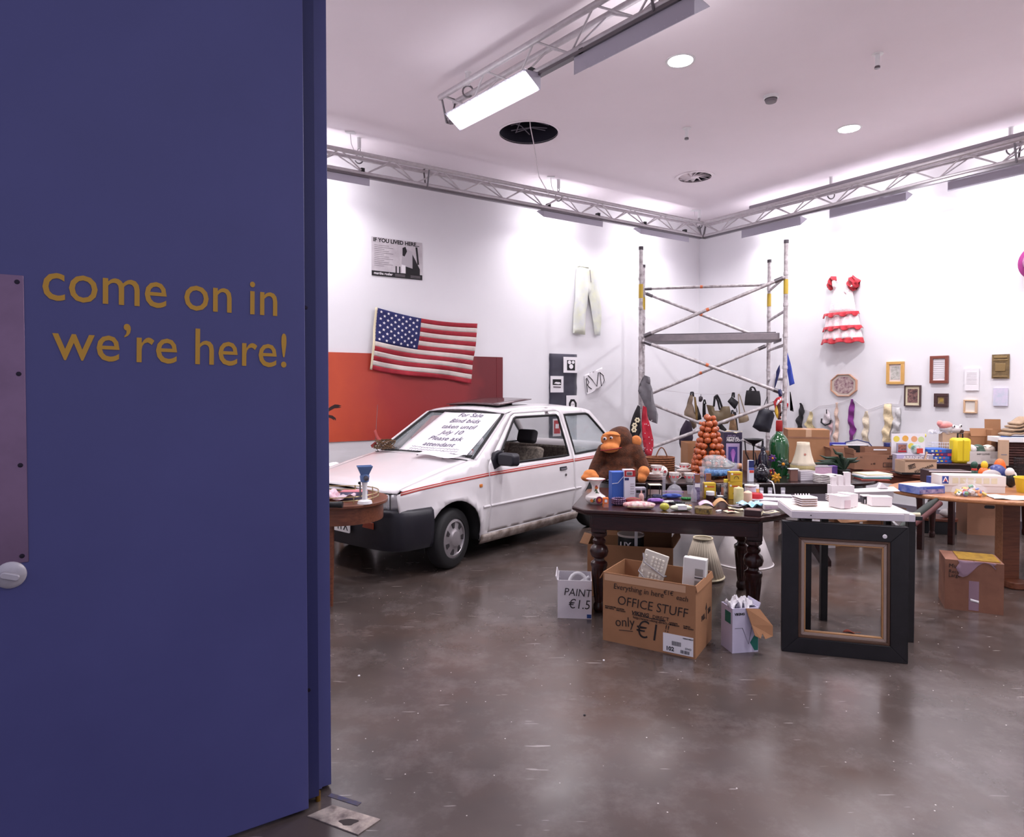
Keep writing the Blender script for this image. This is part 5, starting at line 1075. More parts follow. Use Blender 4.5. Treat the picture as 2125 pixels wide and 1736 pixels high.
# keyboard, computer case and plug inside the carton
OM = Matrix.Translation(mid) @ Matrix.Rotation(oa, 4, 'Z')
putty = mat('aged_beige_plastic', (206, 200, 190), .5, var=.06); keyc = mat('key_caps', (222, 216, 204), .5); grey_k = mat('grey_keys', (150, 144, 140), .5)
def inbox(x, y, z): return OM @ Vector((x, y, z))
kb = thing('keyboard', 'beige computer keyboard tilted in the office carton with its cable wrapped round', 'keyboard', inbox(-.10, .02, .02), oa)
kL = Vector((.20, .16, .96)).normalized(); kS = (Vector((1, 0, 0))-kL*kL.x).normalized(); kN = kS.cross(kL)
KM = Matrix.Translation((.02, .05, .285)) @ Matrix((kL, -kS, kN)).transposed().to_4x4()
MB().box(-.23, .23, -.08, .08, 0, .022, M=KM).build('case', putty, kb, bev=.004)
km = MB().prism(rrect(.0155, .0155, .002, 2), 0, .009, top=rrect(.012, .012, .002, 2)).mesh('key', keyc)
for r_ in range(6):
    for c_ in range(20):
        if c_ in (15,) or (r_ == 1): continue
        o = bpy.data.objects.new('key', km); COL.objects.link(o); o.parent = kb; o.matrix_local = KM @ Matrix.Translation((-.205+c_*.0208, .062-r_*.0235, .021))
cg = mat('grey_cord', (150, 146, 150), .6)
MB().tube([KM @ Vector(q) for q in ((.2, .085, .03), (.15, .06, .045), (.1, -.085, .03), (.1, -.09, -.01), (.12, .09, -.01), (.08, .085, .03), (.02, -.02, .045), (-.02, -.09, .03))], .005, 6).build('cable', cg, kb)
pc = thing('computer_case', 'white desktop computer case standing on end in the office carton', 'computer', inbox(.205, .06, .01), oa+R(4))
MB().box(-.075, .065, -.045, .0, 0, .535, M=TR(0, 0, 0, 0, R(3))).build('front_fascia', mat('computer_white', (218, 216, 214), .5), pc, bev=.005); MB().box(-.06, .06, .0, .05, 0, .525, M=TR(0, 0, 0, 0, R(3))).build('chassis', MATS['aged_beige_plastic'], pc, bev=.003)
for z, h_, nm in ((.43, .045, 'drive_bay'), (.31, .09, 'vent_grille')): MB().box(.0, .05, -.048, -.044, z, z+h_, M=TR(0, 0, 0, 0, R(3))).build(nm, grey_k, pc, bev=.002)
MB().box(.0, .05, -.0495, -.045, .415, .42, M=TR(0, 0, 0, 0, R(3))).build('drive_slot', black, pc)
ps = thing('grey_paper_tray', 'thin grey tray standing behind the computer case in the office carton', 'tray', inbox(.235, .13, .01), oa)
MB().box(-.05, .045, -.008, .008, 0, .455).build('tray', mat('grey_lilac_plastic', (150, 146, 164), .5), ps, bev=.003); MB().box(-.05, .045, .008, .03, 0, .01).build('lip', MATS['grey_lilac_plastic'], ps)
pg = thing('grey_desk_stand', 'grey wedge-shaped desk gadget low in the office carton', 'gadget', inbox(.10, .0, .26), oa)
MB().prism([(-.06, 0), (.06, 0), (.03, .09), (-.0, .1)], -.035, .035, M=TR(0, 0, 0, R(90))).build('wedge', mat('mid_grey_plastic', (136, 132, 136), .5), pg, bev=.004); MB().box(-.05, .05, -.045, -.036, .0, .045).build('front_plate', mat('pale_grey_plastic', (196, 192, 196), .5), pg, bev=.002); MB().box(-.09, .0, -.06, .05, -.255, -.001).build('packing_block', card_d, pg)
# white paint carton
w0 = onz(1165, 1283, 0); t = thing('paint_carton', 'open white carton handwritten paint behind the left table leg', 'box', (w0.x+.104, w0.y+.12, 0), R(-6))
wc = mat('white_cardboard', (214, 208, 214), .8, var=.06); carton(t, .235, .24, .265, wc, True, [('L', .03, 20)]); t['w'] = .235; t['d'] = .24; t['h'] = .265
hand(t, 'PAINT', .075, -.075, .185, -.1225, R(-3), .006); hand(t, '\u20ac1.5', .09, -.045, .10, -.1225, R(-2), .006)
plate_on(t, 'blue_print', .86, .99, .02, .12, mat('print_blue', (40, 70, 130), .6))
c_ = thing('white_cable_coil', 'loop of thick white cable in the white paint carton', 'cable', (w0.x+.13, w0.y+.13, .01)); MB().tube([(.07*math.cos(a), .04*math.sin(a), .17+.09*math.sin(a)) for a in [2*PI*k/20 for k in range(20)]], .012, 8, True).build('loop', white_plastic, c_); MB().tube([(-.06, .03, .0), (-.05, .03, .1), (.02, .03, .2), (.08, .02, .24)], .010, 8).build('tail', white_plastic, c_)
# brown carton with paint tin
t = thing('back_carton', 'open brown carton with a paint tin behind the office stuff carton', 'box', (.93, 5.13, 0), R(-12)); carton(t, .64, .36, .40, card, True, [('B', .10, 20), ('R', .10, 30), ('L', .06, 80)]); t['w'] = .64; t['d'] = .36; t['h'] = .4
text('THIS WAY UP\nHANDLE WITH CARE', .016, ink, t, (-.27, -.182, .30), (R(90), R(-90), 0), al='LEFT', fat=.02)
q = at(1310, 1145, 5.08); t = thing('paint_tin', 'black and white paint tin with a wire handle in the brown carton', 'tin', (q.x, 5.10, .008))
MB().lathe([(.10, .0), (.10, .44)], 32, cap=False).build('tin_wall', mat('black_tin_label', (30, 34, 36), .35), t); MB().lathe([(.1005, .22), (.1012, .225), (.1012, .30), (.1005, .305)], 32, cap=False).build('green_band', mat('green_label', (38, 96, 58), .4), t)
MB().lathe([(.1, .44), (.104, .445), (.104, .457), (.096, .458), (.092, .452), (0, .453)], 32, cap=False).build('lid', mat('cream_lid', (222, 210, 204), .4, metal=.2), t)
text('UX', .06, paper, t, (-.058, -.0925, .385), (R(90), 0, R(-22)), al='CENTER', fat=.03); MB().prism(rrect(.022, .15, .01), -.004, .004, M=TR(.02, -.108, .43, R(90))).build('handle_strap', white_plastic, t)
# little white and green carton with tissue
g0 = onz(1530, 1357, 0); t = thing('tissue_carton', 'small white and green carton with a torn brown flap and tissue inside', 'box', (g0.x+.045, g0.y+.095, 0), R(10))
carton(t, .17, .14, .27, mat('lilac_white_card', (198, 192, 214), .75), True, [('R', .03, 20)]); t['w'] = .17; t['d'] = .14; t['h'] = .27
MB().add([(.0, -.072, .27), (.09, -.072, .26), (.15, -.115, .17), (.145, -.125, .11), (.09, -.135, .10), (.08, -.12, .13), (.06, -.135, .105), (.03, -.125, .12), (.02, -.1, .18)], [(0, 1, 2, 8), (2, 3, 4, 5, 6, 7, 8)]).build('torn_flap', card, t, smooth=0, solid=.004)
MB().prism([(.06, .01), (.083, .01), (.083, .14), (.03, .06)], .0, .0012, M=Matrix(((1, 0, 0, 0), (0, 0, -1, -.07), (0, 1, 0, 0), (0, 0, 0, 1)))).build('green_corner', mat('print_green', (30, 110, 96), .5), t, smooth=0)
MB().box(-.086, -.0855, -.05, .02, .17, .24).build('green_mark', MATS['print_green'], t); MB().tube([(-.07, -.0715, .15), (-.02, -.0715, .15), (.02, -.0715, .05), (.05, -.0715, .2)], .0012, 4).build('printed_zigzag', marker, t)
text('VIKING', .02, ink, t, (-.072, -.0712, .235), al='LEFT', fat=.04)
for k, (dx, dy, sd) in enumerate(((-.03, .0, 41), (.03, .01, 42))): crumple('tissue_wad', ('crumpled white tissue at the left of the small green and white carton', 'crumpled white tissue at the right of the small green and white carton')[k], 'tissue', (g0.x+.045+dx, g0.y+.095+dy, .245), .09, .09, .05, paper, R(40*k), sd, 'tissues in the small carton', .02)
# lampshades on the floor
t = thing('pleated_lampshade', 'pleated cream lampshade standing on the floor under the carved table', 'lampshade', (1.60, 5.48, 0))
MB().lathe([(.17, .03), (.075, .34)], 96, rf=lambda a, z: 1+.02*math.cos(32*a), cap=False).build('pleated_shade', mat('cream_pleats', (204, 190, 172), .85), t, solid=-.003); MB().tube([(.172*math.cos(a), .172*math.sin(a), .025) for a in [2*PI*k/40 for k in range(40)]], .008, 6, True).build('lower_ring', cream, t); MB().tube([(.077*math.cos(a), .077*math.sin(a), .342) for a in [2*PI*k/30 for k in range(30)]], .006, 6, True).build('upper_ring', cream, t); MB().lathe([(.06, 0), (.06, .02), (.012, .03), (.012, .3)], 16).build('stem', brass_p, t)
t = thing('plain_lampshade', 'plain white conical lampshade standing on the floor by the right table leg', 'lampshade', (2.12, 5.98, 0)); MB().lathe([(.255, .0), (.11, .40)], 56, cap=False).build('shade', mat('white_shade', (228, 220, 222), .8), t, solid=-.003); MB().tube([(.256*math.cos(a), .256*math.sin(a), .006) for a in [2*PI*k/48 for k in range(48)]], .006, 6, True).build('rim', MATS['white_shade'], t)
# black picture frame, trestle table, model board
f0 = onz(1622, 1350, 0); f1 = onz(1884, 1377, 0); fang = math.atan2((f1-f0).y, (f1-f0).x); FW = (f1-f0).length; FH = .79
blk_w = mat('black_painted_wood', (17, 16, 21), .42, rgb2=(27, 25, 31), scale=12); liner = mat('grey_beige_liner', (156, 136, 126), .7, bump=.4, bscale=120); gilt = mat('gilt_edge', (186, 140, 96), .4, metal=.4); brn = mat('brown_moulding', (86, 60, 46), .45)
t = thing('large_empty_frame', 'large empty black picture frame with gilt liner standing on the floor', 'picture frame', (f0.x, f0.y, 0), fang)
def ring(nm, a, b, y0, y1, m):
    for pts in ([(a, a), (FW-a, a), (FW-b, b), (b, b)], [(FW-a, a), (FW-a, FH-a), (FW-b, FH-b), (FW-b, b)], [(FW-a, FH-a), (a, FH-a), (b, FH-b), (FW-b, FH-b)], [(a, FH-a), (a, a), (b, b), (b, FH-b)]):
        MB().prism(pts, -y1, -y0, M=Matrix(((1, 0, 0, 0), (0, 0, -1, 0), (0, 1, 0, 0), (0, 0, 0, 1))) @ TR(0, 0, 0)).build(nm, m, t, bev=.0025)
ring('frame_rail', 0, .092, -.005, .05, blk_w); ring('inner_moulding', .092, .108, -.0, .042, brn); ring('liner', .108, .126, .006, .035, liner); ring('gilt_edge', .126, .134, .008, .033, gilt)
for o_ in t.children: o_.rotation_euler = (R(-2.0), 0, 0)
MB().lathe([(.012, 0), (.011, .004), (0, .005)], 18).build('white_sticker', paper, t, (FW*.80, -.005-.028, FH-.05), rot=(R(90), 0, 0))
tt = thing('trestle_table', 'low black-legged table hidden behind the large empty frame', 'table', (2.20, 4.30, 0), R(-8))
MB().box(-.36, .38, -.19, .22, .775, .80).build('table_top', blk_w, tt, bev=.003)
for x, y in ((-.25, -.02), (-.08, .19), (.33, -.14), (.33, .19)): MB().box(x-.022, x+.022, y-.022, y+.022, 0, .775).build('leg', blk_w, tt, bev=.003)
b0 = onz(1643, 1058, .86); b1 = onz(1893, 1063, .86); bang = R(-10); BW = (b1-b0).length
bd = thing('model_baseboard', 'shallow white baseboard resting above the large empty frame', 'board', (b0.x, b0.y, .812), bang); white_b = mat('white_foamboard', (214, 206, 214), .75, var=.03)
MB().box(0, BW, 0, .38, 0, .042).build('board', white_b, bd, bev=.002); MB().box(.004, BW-.03, .004, .365, .042, .048).build('paper_base', mat('warm_white_card', (232, 222, 216), .8), bd); MB().box(BW-.06, BW-.035, -.001, .05, .004, .0485).build('tape_strip', mat('masking_tape', (226, 218, 220), .6), bd); MB().lathe([(.004, 0), (.003, .003), (0, .003)], 10).build('screw', black, bd, (.11, 0, .02), rot=(R(90), 0, 0))
MB().lathe([(.012, 0), (.012, .06)], 12).build('dowel_end', cream, bd, (BW, .09, .028), rot=(0, R(90), 0))
mz = .864; MOD = 'white card buildings of the architectural model'
mw = mat('model_card', (232, 224, 226), .8); mc = mat('model_card_edge', (206, 176, 160), .8)
def mpos(px, py): q = onz(px, py, mz); return q
def slab_stack(nm, lab, px, py, w_, d_, n, dz, rz):
    q = mpos(px, py); t = thing(nm, lab, 'model building', q, R(rz), MOD)
    for k in range(n):
        MB().prism([(-w_/2, 0), (w_/2-.02, 0), (w_/2, d_*.35), (w_/2-.01, d_), (-w_/2, d_)], k*dz+dz*.55, k*dz+dz*.85).build('floor_slab', mw, t, smooth=0); MB().box(-w_*.38, w_*.38, d_*.1, d_*.9, k*dz, k*dz+dz*.55).build('core', mc, t)
    return t
t = slab_stack('terraced_model_block', 'white model block of stacked terraces at the left of the baseboard', 1683, 1050, .125, .12, 4, .013, 4)
for k in range(6): MB().lathe([(.005, 0), (.004, .012), (0, .014)], 8, (-.05+.018*k, .1, .050)).build('roof_stub', mw, t)
slab_stack('curved_model_block', 'small round-fronted white model block behind the terraces', 1733, 1041, .06, .07, 4, .011, 0)
q = mpos(1766, 1054); t = thing('central_model_block', 'tall plain white model block in the middle of the baseboard', 'model building', q, R(18), MOD)
MB().box(-.075, .0, 0, .10, 0, .075).build('wing', mw, t); MB().box(.002, .045, .015, .11, 0, .082).build('wing', mw, t); MB().box(.047, .085, .03, .12, 0, .078).build('wing', mw, t); MB().box(-.05, -.005, -.002, .0, .0, .05).build('doorway', mat('model_pink_shade', (214, 192, 198), .8), t)
q = mpos(1752, 1036); t = thing('three_tower_model', 'white model with three chimney-like towers rising above the others', 'model building', (q.x, q.y+.03, mz), R(-4), MOD)
MB().box(-.075, .07, -.02, .05, 0, .09).build('podium', mw, t)
for x, h_, w_ in ((-.055, .145, .03), (-.012, .155, .03), (.033, .175, .034)): MB().box(x-w_/2, x+w_/2, -.01, .02, .09, h_).build('tower', mw, t); MB().box(x-w_/2-.004, x+w_/2-.004, -.012, .022, h_-.005, h_+.002).build('tower_cap', mw, t)
q = mpos(1830, 1050); t = thing('right_model_block', 'low white model box at the right of the baseboard', 'model building', q, R(-6), MOD); MB().box(-.06, .06, 0, .07, 0, .055).build('block', mw, t); MB().box(-.062, .062, -.002, .072, .055, .058).build('roof', mw, t)
q = mpos(1802, 1045); t = thing('glazed_model_link', 'dark glazed link between two white model blocks', 'model building', q, R(-6), MOD); MB().box(-.026, .026, .01, .06, 0, .045).build('glazing', mat('model_dark_glass', (40, 36, 44), .3), t)
for x in (-.02, -.005, .01): MB().box(x, x+.005, .006, .01, 0, .025).build('column', mw, t)
MB().box(-.028, .028, .006, .062, .045, .05).build('roof', mw, t)
q = mpos(1805, 1034); t = thing('long_roof_model', 'long sloping white model roof at the back of the baseboard', 'model building', q, R(-6), MOD); MB().add([(-.17, -.04, .045), (.17, -.04, .06), (.17, .05, .075), (-.17, .05, .05)], [(0, 1, 2, 3)]).build('roof', mw, t, smooth=0, solid=.004); MB().box(-.15, .15, -.0, .045, 0, .045).build('walls', mw, t); MB().prism([(.06, 0), (.12, 0), (.075, .035)], -.02, .02, M=TR(0, .02, .07, R(90))).build('gable', mw, t)
q = onz(1810, 1320, 0); t = thing('hanging_string', 'thin dark string hanging behind the opening of the large frame', 'string', (2.30, 4.07, 0)); MB().tube([(0, 0, .78), (.01, 0, .5), (.015, .0, .2), (.02, 0, .012), (.03, 0, .003)], .0018, 5).build('string', ink, t)
q = onz(1766, 1313, 0); t = thing('red_feather', 'small red feather on the floor seen through the large frame', 'feather', q, R(-10)); fm_ = mat('red_brown_feather', (140, 58, 40), .8)
MB().sheet(8, 3, lambda u, v: (-.05+.1*u, (v-.5)*.05*math.sin(PI*min(1, u*1.1+.05)), .004+.012*math.sin(u*5))).build('vane', fm_, t, solid=-.001); MB().tube([(-.05, 0, .005), (.06, 0, .008)], .002, 5).build('quill', mat('quill', (190, 110, 80), .6), t)
t = thing('leaning_white_board', 'narrow white panel standing on edge right of the large frame', 'panel', (2.52, 4.28, 0), R(70)); MB().box(0, .40, -.01, .01, .18, .70).build('panel', white_plastic, t, bev=.002); MB().box(0, .40, -.012, .012, 0, .18).build('dark_foot', blk_w, t)

# ------------------------------------------------------------------ toy ape on the oval table
fur = mat('brown_plush', (90, 46, 22), .95, rgb2=(56, 28, 14), scale=26, bump=.6, bscale=120, sheen=.08, dist=.012); tan_p = mat('tan_plush', (214, 136, 74), .9, rgb2=(190, 108, 56), scale=14, bump=.3, bscale=140, sheen=.08, dist=.006)
AY = 5.98; ks = AY/F; q = at(1290, 992, AY); ape = thing('toy_ape', 'large brown plush toy ape sitting at the left end of the oval table', 'soft toy', (q.x, AY+.12, .75), R(-8))
def AP(px, py, dy=0.0): return Vector(((px-1290)*ks, dy, (992-py)*ks+.0))
def fuse(nm, balls, m, vox=.011, par=ape, sm=6):
    mb = MB()
    for c_, r_ in balls: mb.ball(c_, r_, 18, 12)
    o = mb.build(nm, m, par); a = o.modifiers.new('fuse', 'REMESH'); a.mode = 'VOXEL'; a.voxel_size = vox; a.use_smooth_shade = True
    b = o.modifiers.new('soft', 'SMOOTH'); b.iterations = sm; b.factor = .6; return o
def limb(p0, p1, r0, r1, n=7): return [(Vector(p0).lerp(Vector(p1), k/n), r0+(r1-r0)*k/n) for k in range(n+1)]
body = [(AP(1290, 960, .0), (.17, .14, .15)), (AP(1292, 935, .0), (.145, .125, .13)), (AP(1290, 976, -.02), (.19, .15, .068)), (AP(1289, 908, -.01), (.125, .115, .12)), (AP(1292, 892, .0), (.085, .09, .055))]
body += limb(AP(1256, 930, -.03), AP(1236, 970, -.10), .06, .05)+limb(AP(1322, 930, -.02), AP(1340, 965, -.08), .07, .055)
body += limb(AP(1265, 975, -.08), AP(1252, 984, -.13), .06, .055)+limb(AP(1312, 975, -.08), AP(1322, 984, -.13), .06, .055)
fuse('body', body, fur)
fuse('face', [(AP(1267, 903, -.095), (.068, .05, .055)), (AP(1273, 897, -.10), (.075, .045, .035)), (AP(1269, 923, -.12), (.088, .06, .05)), (AP(1284, 908, -.095), (.05, .04, .06))], tan_p, .009)
MB().ball(AP(1324, 911, -.03), (.05, .025, .055), 18, 12).build('ear', tan_p, ape); MB().ball(AP(1255, 908, .01), (.02, .02, .04), 14, 10).build('ear', tan_p, ape)
MB().tube([AP(1250, 928, -.165), AP(1258, 928, -.182), AP(1270, 926, -.185), AP(1284, 924, -.172), AP(1293, 922, -.15)], .006, 6).build('mouth', mat('dark_red_felt', (132, 36, 30), .8), ape)
for x, y, w_ in ((1259, 904, .017), (1272, 902, .014)):
    e = MB().ball(AP(x, y, -.143), (w_, .010, w_*.95), 14, 10).build('eye', paper, ape); MB().ball(AP(x-1, y+.5, -.152), (w_*.6, .008, w_*.65), 12, 8).build('pupil', ink, e)
MB().tube([AP(1254, 897, -.142), AP(1262, 895, -.15), AP(1276, 895, -.146), AP(1290, 897, -.125)], .007, 6).build('brow', tan_p, ape)
fuse('hand', [(AP(1229, 978, -.16), (.065, .05, .045)), (AP(1222, 985, -.18), (.055, .05, .034)), (AP(1239, 983, -.19), (.04, .04, .034))], tan_p, .009)
fuse('hand', [(AP(1339, 972, -.13), (.055, .05, .055)), (AP(1334, 984, -.15), (.05, .045, .045))], tan_p, .009); fuse('foot', [(AP(1292, 984, -.19), (.05, .06, .032)), (AP(1288, 986, -.21), (.045, .05, .028))], tan_p, .009)

# ------------------------------------------------------------------ tea set, ship bottle, onions, lamp box and the rest of the oval table
china = mat('white_china', (232, 224, 220), .18, coat=.5); rose = mat('rose_print', (176, 70, 76), .3); leaf = mat('leaf_print', (70, 96, 60), .4)
def motif(t, r_, z, ang, s_=.016, m=rose, cone=0.0):
    M = Matrix.Rotation(ang, 4, 'Z') @ TR(0, -r_, z, R(90)-cone)
    MB().lathe([(s_, 0), (s_, .0012), (s_*.55, .0016), (s_*.5, .0012), (0, .0012)], 12, M=M).build('printed_flower', m, t)
def cup(lab, cx, wpx, y0, Y, z, grp='floral teacups'):
    t = lt('floral_teacup', lab, 'cup', cx, wpx, y0, Y, z, [('bowl', [(.0, .04), (.45, .04), (.48, 0), (.5, 0), (.52, .06), (.72, .2), (.9, .6), (1, 1), (.96, 1), (.86, .6), (.68, .24), (0, .2)], china)], grp)
    w_, h_ = t['w'], t['h']; MB().tube([(w_*.42, 0, h_*.8), (w_*.62, 0, h_*.85), (w_*.66, 0, h_*.55), (w_*.42, 0, h_*.3)], w_*.05, 6).build('handle', china, t)
    for a in (-.35, .5, -1.2): motif(t, w_*.455, h_*.62, a, w_*.15, rose, R(12))
    return t
def plates(lab, cx, wpx, py0, Y, z, n, dz=.009):
    w_ = wpx*Y/F; p = at(cx, 900, Y); zz = z
    for k in range(n):
        kk = 1-.05*(k % 2) if k < n/2 else .8
        t = thing('floral_plate', lab+(', lowest of its stack', ', second of its stack', ', third of its stack', ', fourth of its stack', ', top of its stack')[k if k < n-1 else 4], 'plate', (p.x, Y, zz), 0, 'stacked floral plates')
        MB().lathe([(0, .002), (w_*.28*kk, 0), (w_*.30*kk, .002), (w_*.5*kk, .012), (w_*.5*kk, .014), (w_*.30*kk, .006), (0, .005)], 32, cap=False).build('dish', china, t); MB().lathe([(w_*.49*kk, .0128), (w_*.503*kk, .0135), (w_*.5*kk, .0145)], 32, cap=False).build('rim_band', rose, t); zz += dz
    return zz
z1 = plates('white floral plate in front of the toy ape', 1358, 46, 0, 6.05, .75, 5, .011); cup('floral teacup on the plates beside the toy ape', 1362, 24, 965, 6.05, z1+.002)
z1 = plates('white floral plate beside the onion string', 1420, 40, 0, 6.25, .75, 5, .013); cup('floral teacup on the plates beside the onion string', 1420, 20, 961, 6.25, z1+.002)
cup('floral teacup left of the two standing on the table edge', 1399, 22, 980, 5.92, .75); cup('floral teacup right of the two standing on the table edge', 1431, 23, 981, 5.92, .75)
t = lt('floral_sugar_bowl', 'round white floral sugar bowl behind the left plates', 'bowl', 1376, 20, 966, 6.2, .75, [('bowl', [(0, 0), (.5, 0), (.9, .3), (1, .55), (.8, .8), (.3, .95), (0, 1)], china)], None); motif(t, t['w']*.49, t['h']*.55, .2, .014)
# wicker basket
q = at(1369, 968, 6.55); t = thing('wicker_basket', 'small flat brown wicker basket with a hoop handle behind the tea set', 'basket', (q.x, 6.55, .75)); wk = mat('wicker', (138, 86, 54), .8, rgb2=(96, 54, 34), scale=40)
for k in range(7): MB().tube([(.14*math.cos(a), .09*math.sin(a), .02+.022*k) for a in [2*PI*i/28 for i in range(28)]], .012, 6, True).build('weave_ring', wk, t)
MB().box(-.12, .12, -.06, .06, 0, .015).build('base', wk, t); MB().tube([(-.06+.12*k/10, -.08, .16+.10*math.sin(PI*k/10)) for k in range(11)], .006, 6).build('handle', wk, t)
# onion string: cone of individual onions
q = at(1475, 990, 6.2); t = thing('onion_cone', 'tall cone of shiny orange-brown onions standing behind the ship bottle', 'onions', (q.x, 6.25, .75)); random.seed(21)
onm = mat('onion_skin', (176, 84, 32), .22, rgb2=(140, 58, 22), scale=10, coat=.5)
pr = []
for k in range(15): a = PI*k/14; pr.append((max(0, math.sin(a))*(1 if a < 2.6 else .9), -math.cos(a)*.92+(.25 if k == 14 else 0)))
on = MB().lathe([(r_, z_) for r_, z_ in pr], 14, rf=lambda a, z: 1+.02*math.cos(7*a), cap=False).mesh('onion', onm, 60)
rows = 11; HT = .585
for j in range(rows):
    z_ = .03+HT*j/rows; rr = .145*(1-j/rows)**.85+.015; n = max(1, int(2*PI*rr/.060))
    for k in range(n):
        a = 2*PI*(k+.5*(j % 2))/n+random.uniform(-.12, .12); o = bpy.data.objects.new('onion', on); COL.objects.link(o); o.parent = t; s_ = random.uniform(.029, .037)
        o.location = (rr*math.cos(a), rr*math.sin(a)*.9, z_+random.uniform(-.008, .008)); o.rotation_euler = (random.uniform(-.9, .9), random.uniform(-.9, .9), a); o.scale = (s_, s_, s_)
MB().lathe([(.13, 0), (.1, .2), (.03, .55), (0, .58)], 16).build('core', mat('dark_core', (60, 34, 22), .9), t)
# ship in a bottle
q = at(1492, 985, 6.0); t = thing('ship_in_bottle', 'ship in a large clear bottle lying on a wooden stand over a blue sea', 'ship in a bottle', (q.x, 5.98, .75)); Lk_ = .0
Mb = TR(-.145, 0, .135, 0, R(90))
MB().lathe([(0, 0), (.075, .003), (.098, .03), (.105, .09), (.10, .15), (.075, .20), (.045, .245), (.03, .27), (.028, .31)], 32, M=Mb, cap=False).build('bottle', mat('bottle_glass', (228, 236, 236), .03, alpha=.24, spec=.9), t)
MB().tube([(.165, 0, .135), (.195, 0, .135)], .026, 16).build('cork', wood_light, t)
MB().sheet(16, 8, lambda u, v: (-.125+.22*u, (v-.5)*.17*math.sin(PI*min(.97, .12+u*.85)), .105+.008*math.sin(u*30)*math.cos(v*20))).build('sea', mat('blue_sea', (44, 96, 168), .5, rgb2=(120, 170, 214), scale=60, bump=.5, bscale=90), t, solid=.05)
sh_ = MB().prism([(-.09, .01), (.10, .012), (.13, .03), (.09, .018), (-.095, .024)], -.014, .014, M=TR(0, 0, .105, R(90))).build('ship_hull', mat('ship_hull', (80, 66, 56), .6), t)
sail = mat('sail_cloth', (212, 208, 204), .7)
for x in (-.065, -.02, .03):
    MB().tube([(x, 0, .12), (x, 0, .20)], .002, 5).build('mast', wood_dark, sh_)
    for z_ in (.132, .155, .177): MB().sheet(4, 3, lambda u, v: (x+.016*math.sin(PI*v)+.004, -.026+.052*u, z_+.02*v)).build('sail', sail, sh_, solid=-.001)
MB().add([(.05, 0, .125), (.125, 0, .135), (.045, 0, .185)], [(0, 1, 2)]).build('jib', sail, sh_, solid=-.001, smooth=0)
MB().box(-.12, .15, -.05, .05, 0, .012).build('stand', wood_light, t)
for x in (-.07, .08): MB().prism([(-.05, 0), (.05, 0), (.06, .05), (.03, .035), (-.03, .035), (-.06, .05)], -.008, .008, M=TR(x, 0, .01, R(90), 0, R(90))).build('cradle', wood_dark, t)
# optical fibre lamp box
t = pb('fibre_lamp_box', 'tall purple optical fibre light box with a window behind the yellow packets', 'box', 1504, 1541, 897, 6.43, .75, .14, mat('purple_black_card', (46, 38, 62), .5), -4); t_w = t['w']
plate_on(t, 'window_panel', .12, .86, .06, .74, mat('lilac_print', (170, 150, 186), .5)); plate_on(t, 'photo_field', .24, .74, .22, .66, mat('violet_photo', (70, 60, 130), .5), th=.0022)
text('OPTICAL', t_w*.17, paper, t, (-t_w*.36, -.0725, t['h']*.865), al='LEFT', fat=.02); text('FIBRE LIGHT', t_w*.17, paper, t, (-t_w*.36, -.0725, t['h']*.81), al='LEFT', fat=.02); text('BABY ART', t_w*.10, MATS['lilac_print'], t, (-t_w*.3, -.0725, t['h']*.925), al='LEFT')
for k in range(9): a = R(-40+10*k); MB().tube([(0, -.073, t['h']*.26), (.03*math.sin(a)*1.2, -.0735, t['h']*.26+.16*math.cos(a)*.9)], .0022, 5).build('printed_fibre', mat('fibre_violet', (196, 130, 214), .5), t)
MB().prism([(-.02, 0), (.02, 0), (.014, .05), (-.014, .05)], -.001, .001, M=TR(0, -.0738, t['h']*.2, R(90))).build('printed_base', dg, t)
MB().sheet(6, 2, lambda u, v: (-t_w*.5+t_w*u, -.07+.01*math.sin(u*9), t['h']+.006+.015*v*math.sin(u*7))).build('torn_lid', cream, t, solid=-.002)
# black stand, blue slim box, dark teapots
t = lt('black_goblet_stand', 'black metal goblet-shaped candle stand with curved arms', 'candle stand', 1564, 40, 910, 6.35, .75, [('dish', [(0, .93), (.5, .93), (.98, 1), (1, .985), (.5, .90), (.2, .86), (.12, .80), (0, .80)], black), ('stem', [(.07, 0), (.07, .85)], black), ('foot', [(.6, 0), (.6, .02), (.1, .06)], black)])
for s in (-1, 1): MB().tube([(s*t['w']*.46, 0, t['h']*.95), (s*t['w']*.40, 0, t['h']*.6), (s*t['w']*.1, 0, t['h']*.3), (0, 0, t['h']*.2)], .006, 6).build('curved_arm', black, t)
t = pb('slim_blue_box', 'slim blue and white packet standing upright left of the dark teapots', 'packet', 1554, 1565, 955, 5.92, .75, .04, mat('white_packet', (222, 222, 232), .5)); plate_on(t, 'blue_top', 0, 1, .66, 1, mat('navy_print', (34, 44, 96), .5)); plate_on(t, 'blue_band', 0, 1, .56, .64, mat('blue_print', (58, 84, 180), .5)); plate_on(t, 'red_panel', .15, .95, .42, .54, mat('red_print', (206, 70, 60), .5))
dk_gl = mat('dark_cobalt_glass', (16, 16, 34), .06, coat=.6); dk_gl2 = mat('dark_smoke_glass', (24, 22, 30), .06, coat=.6)
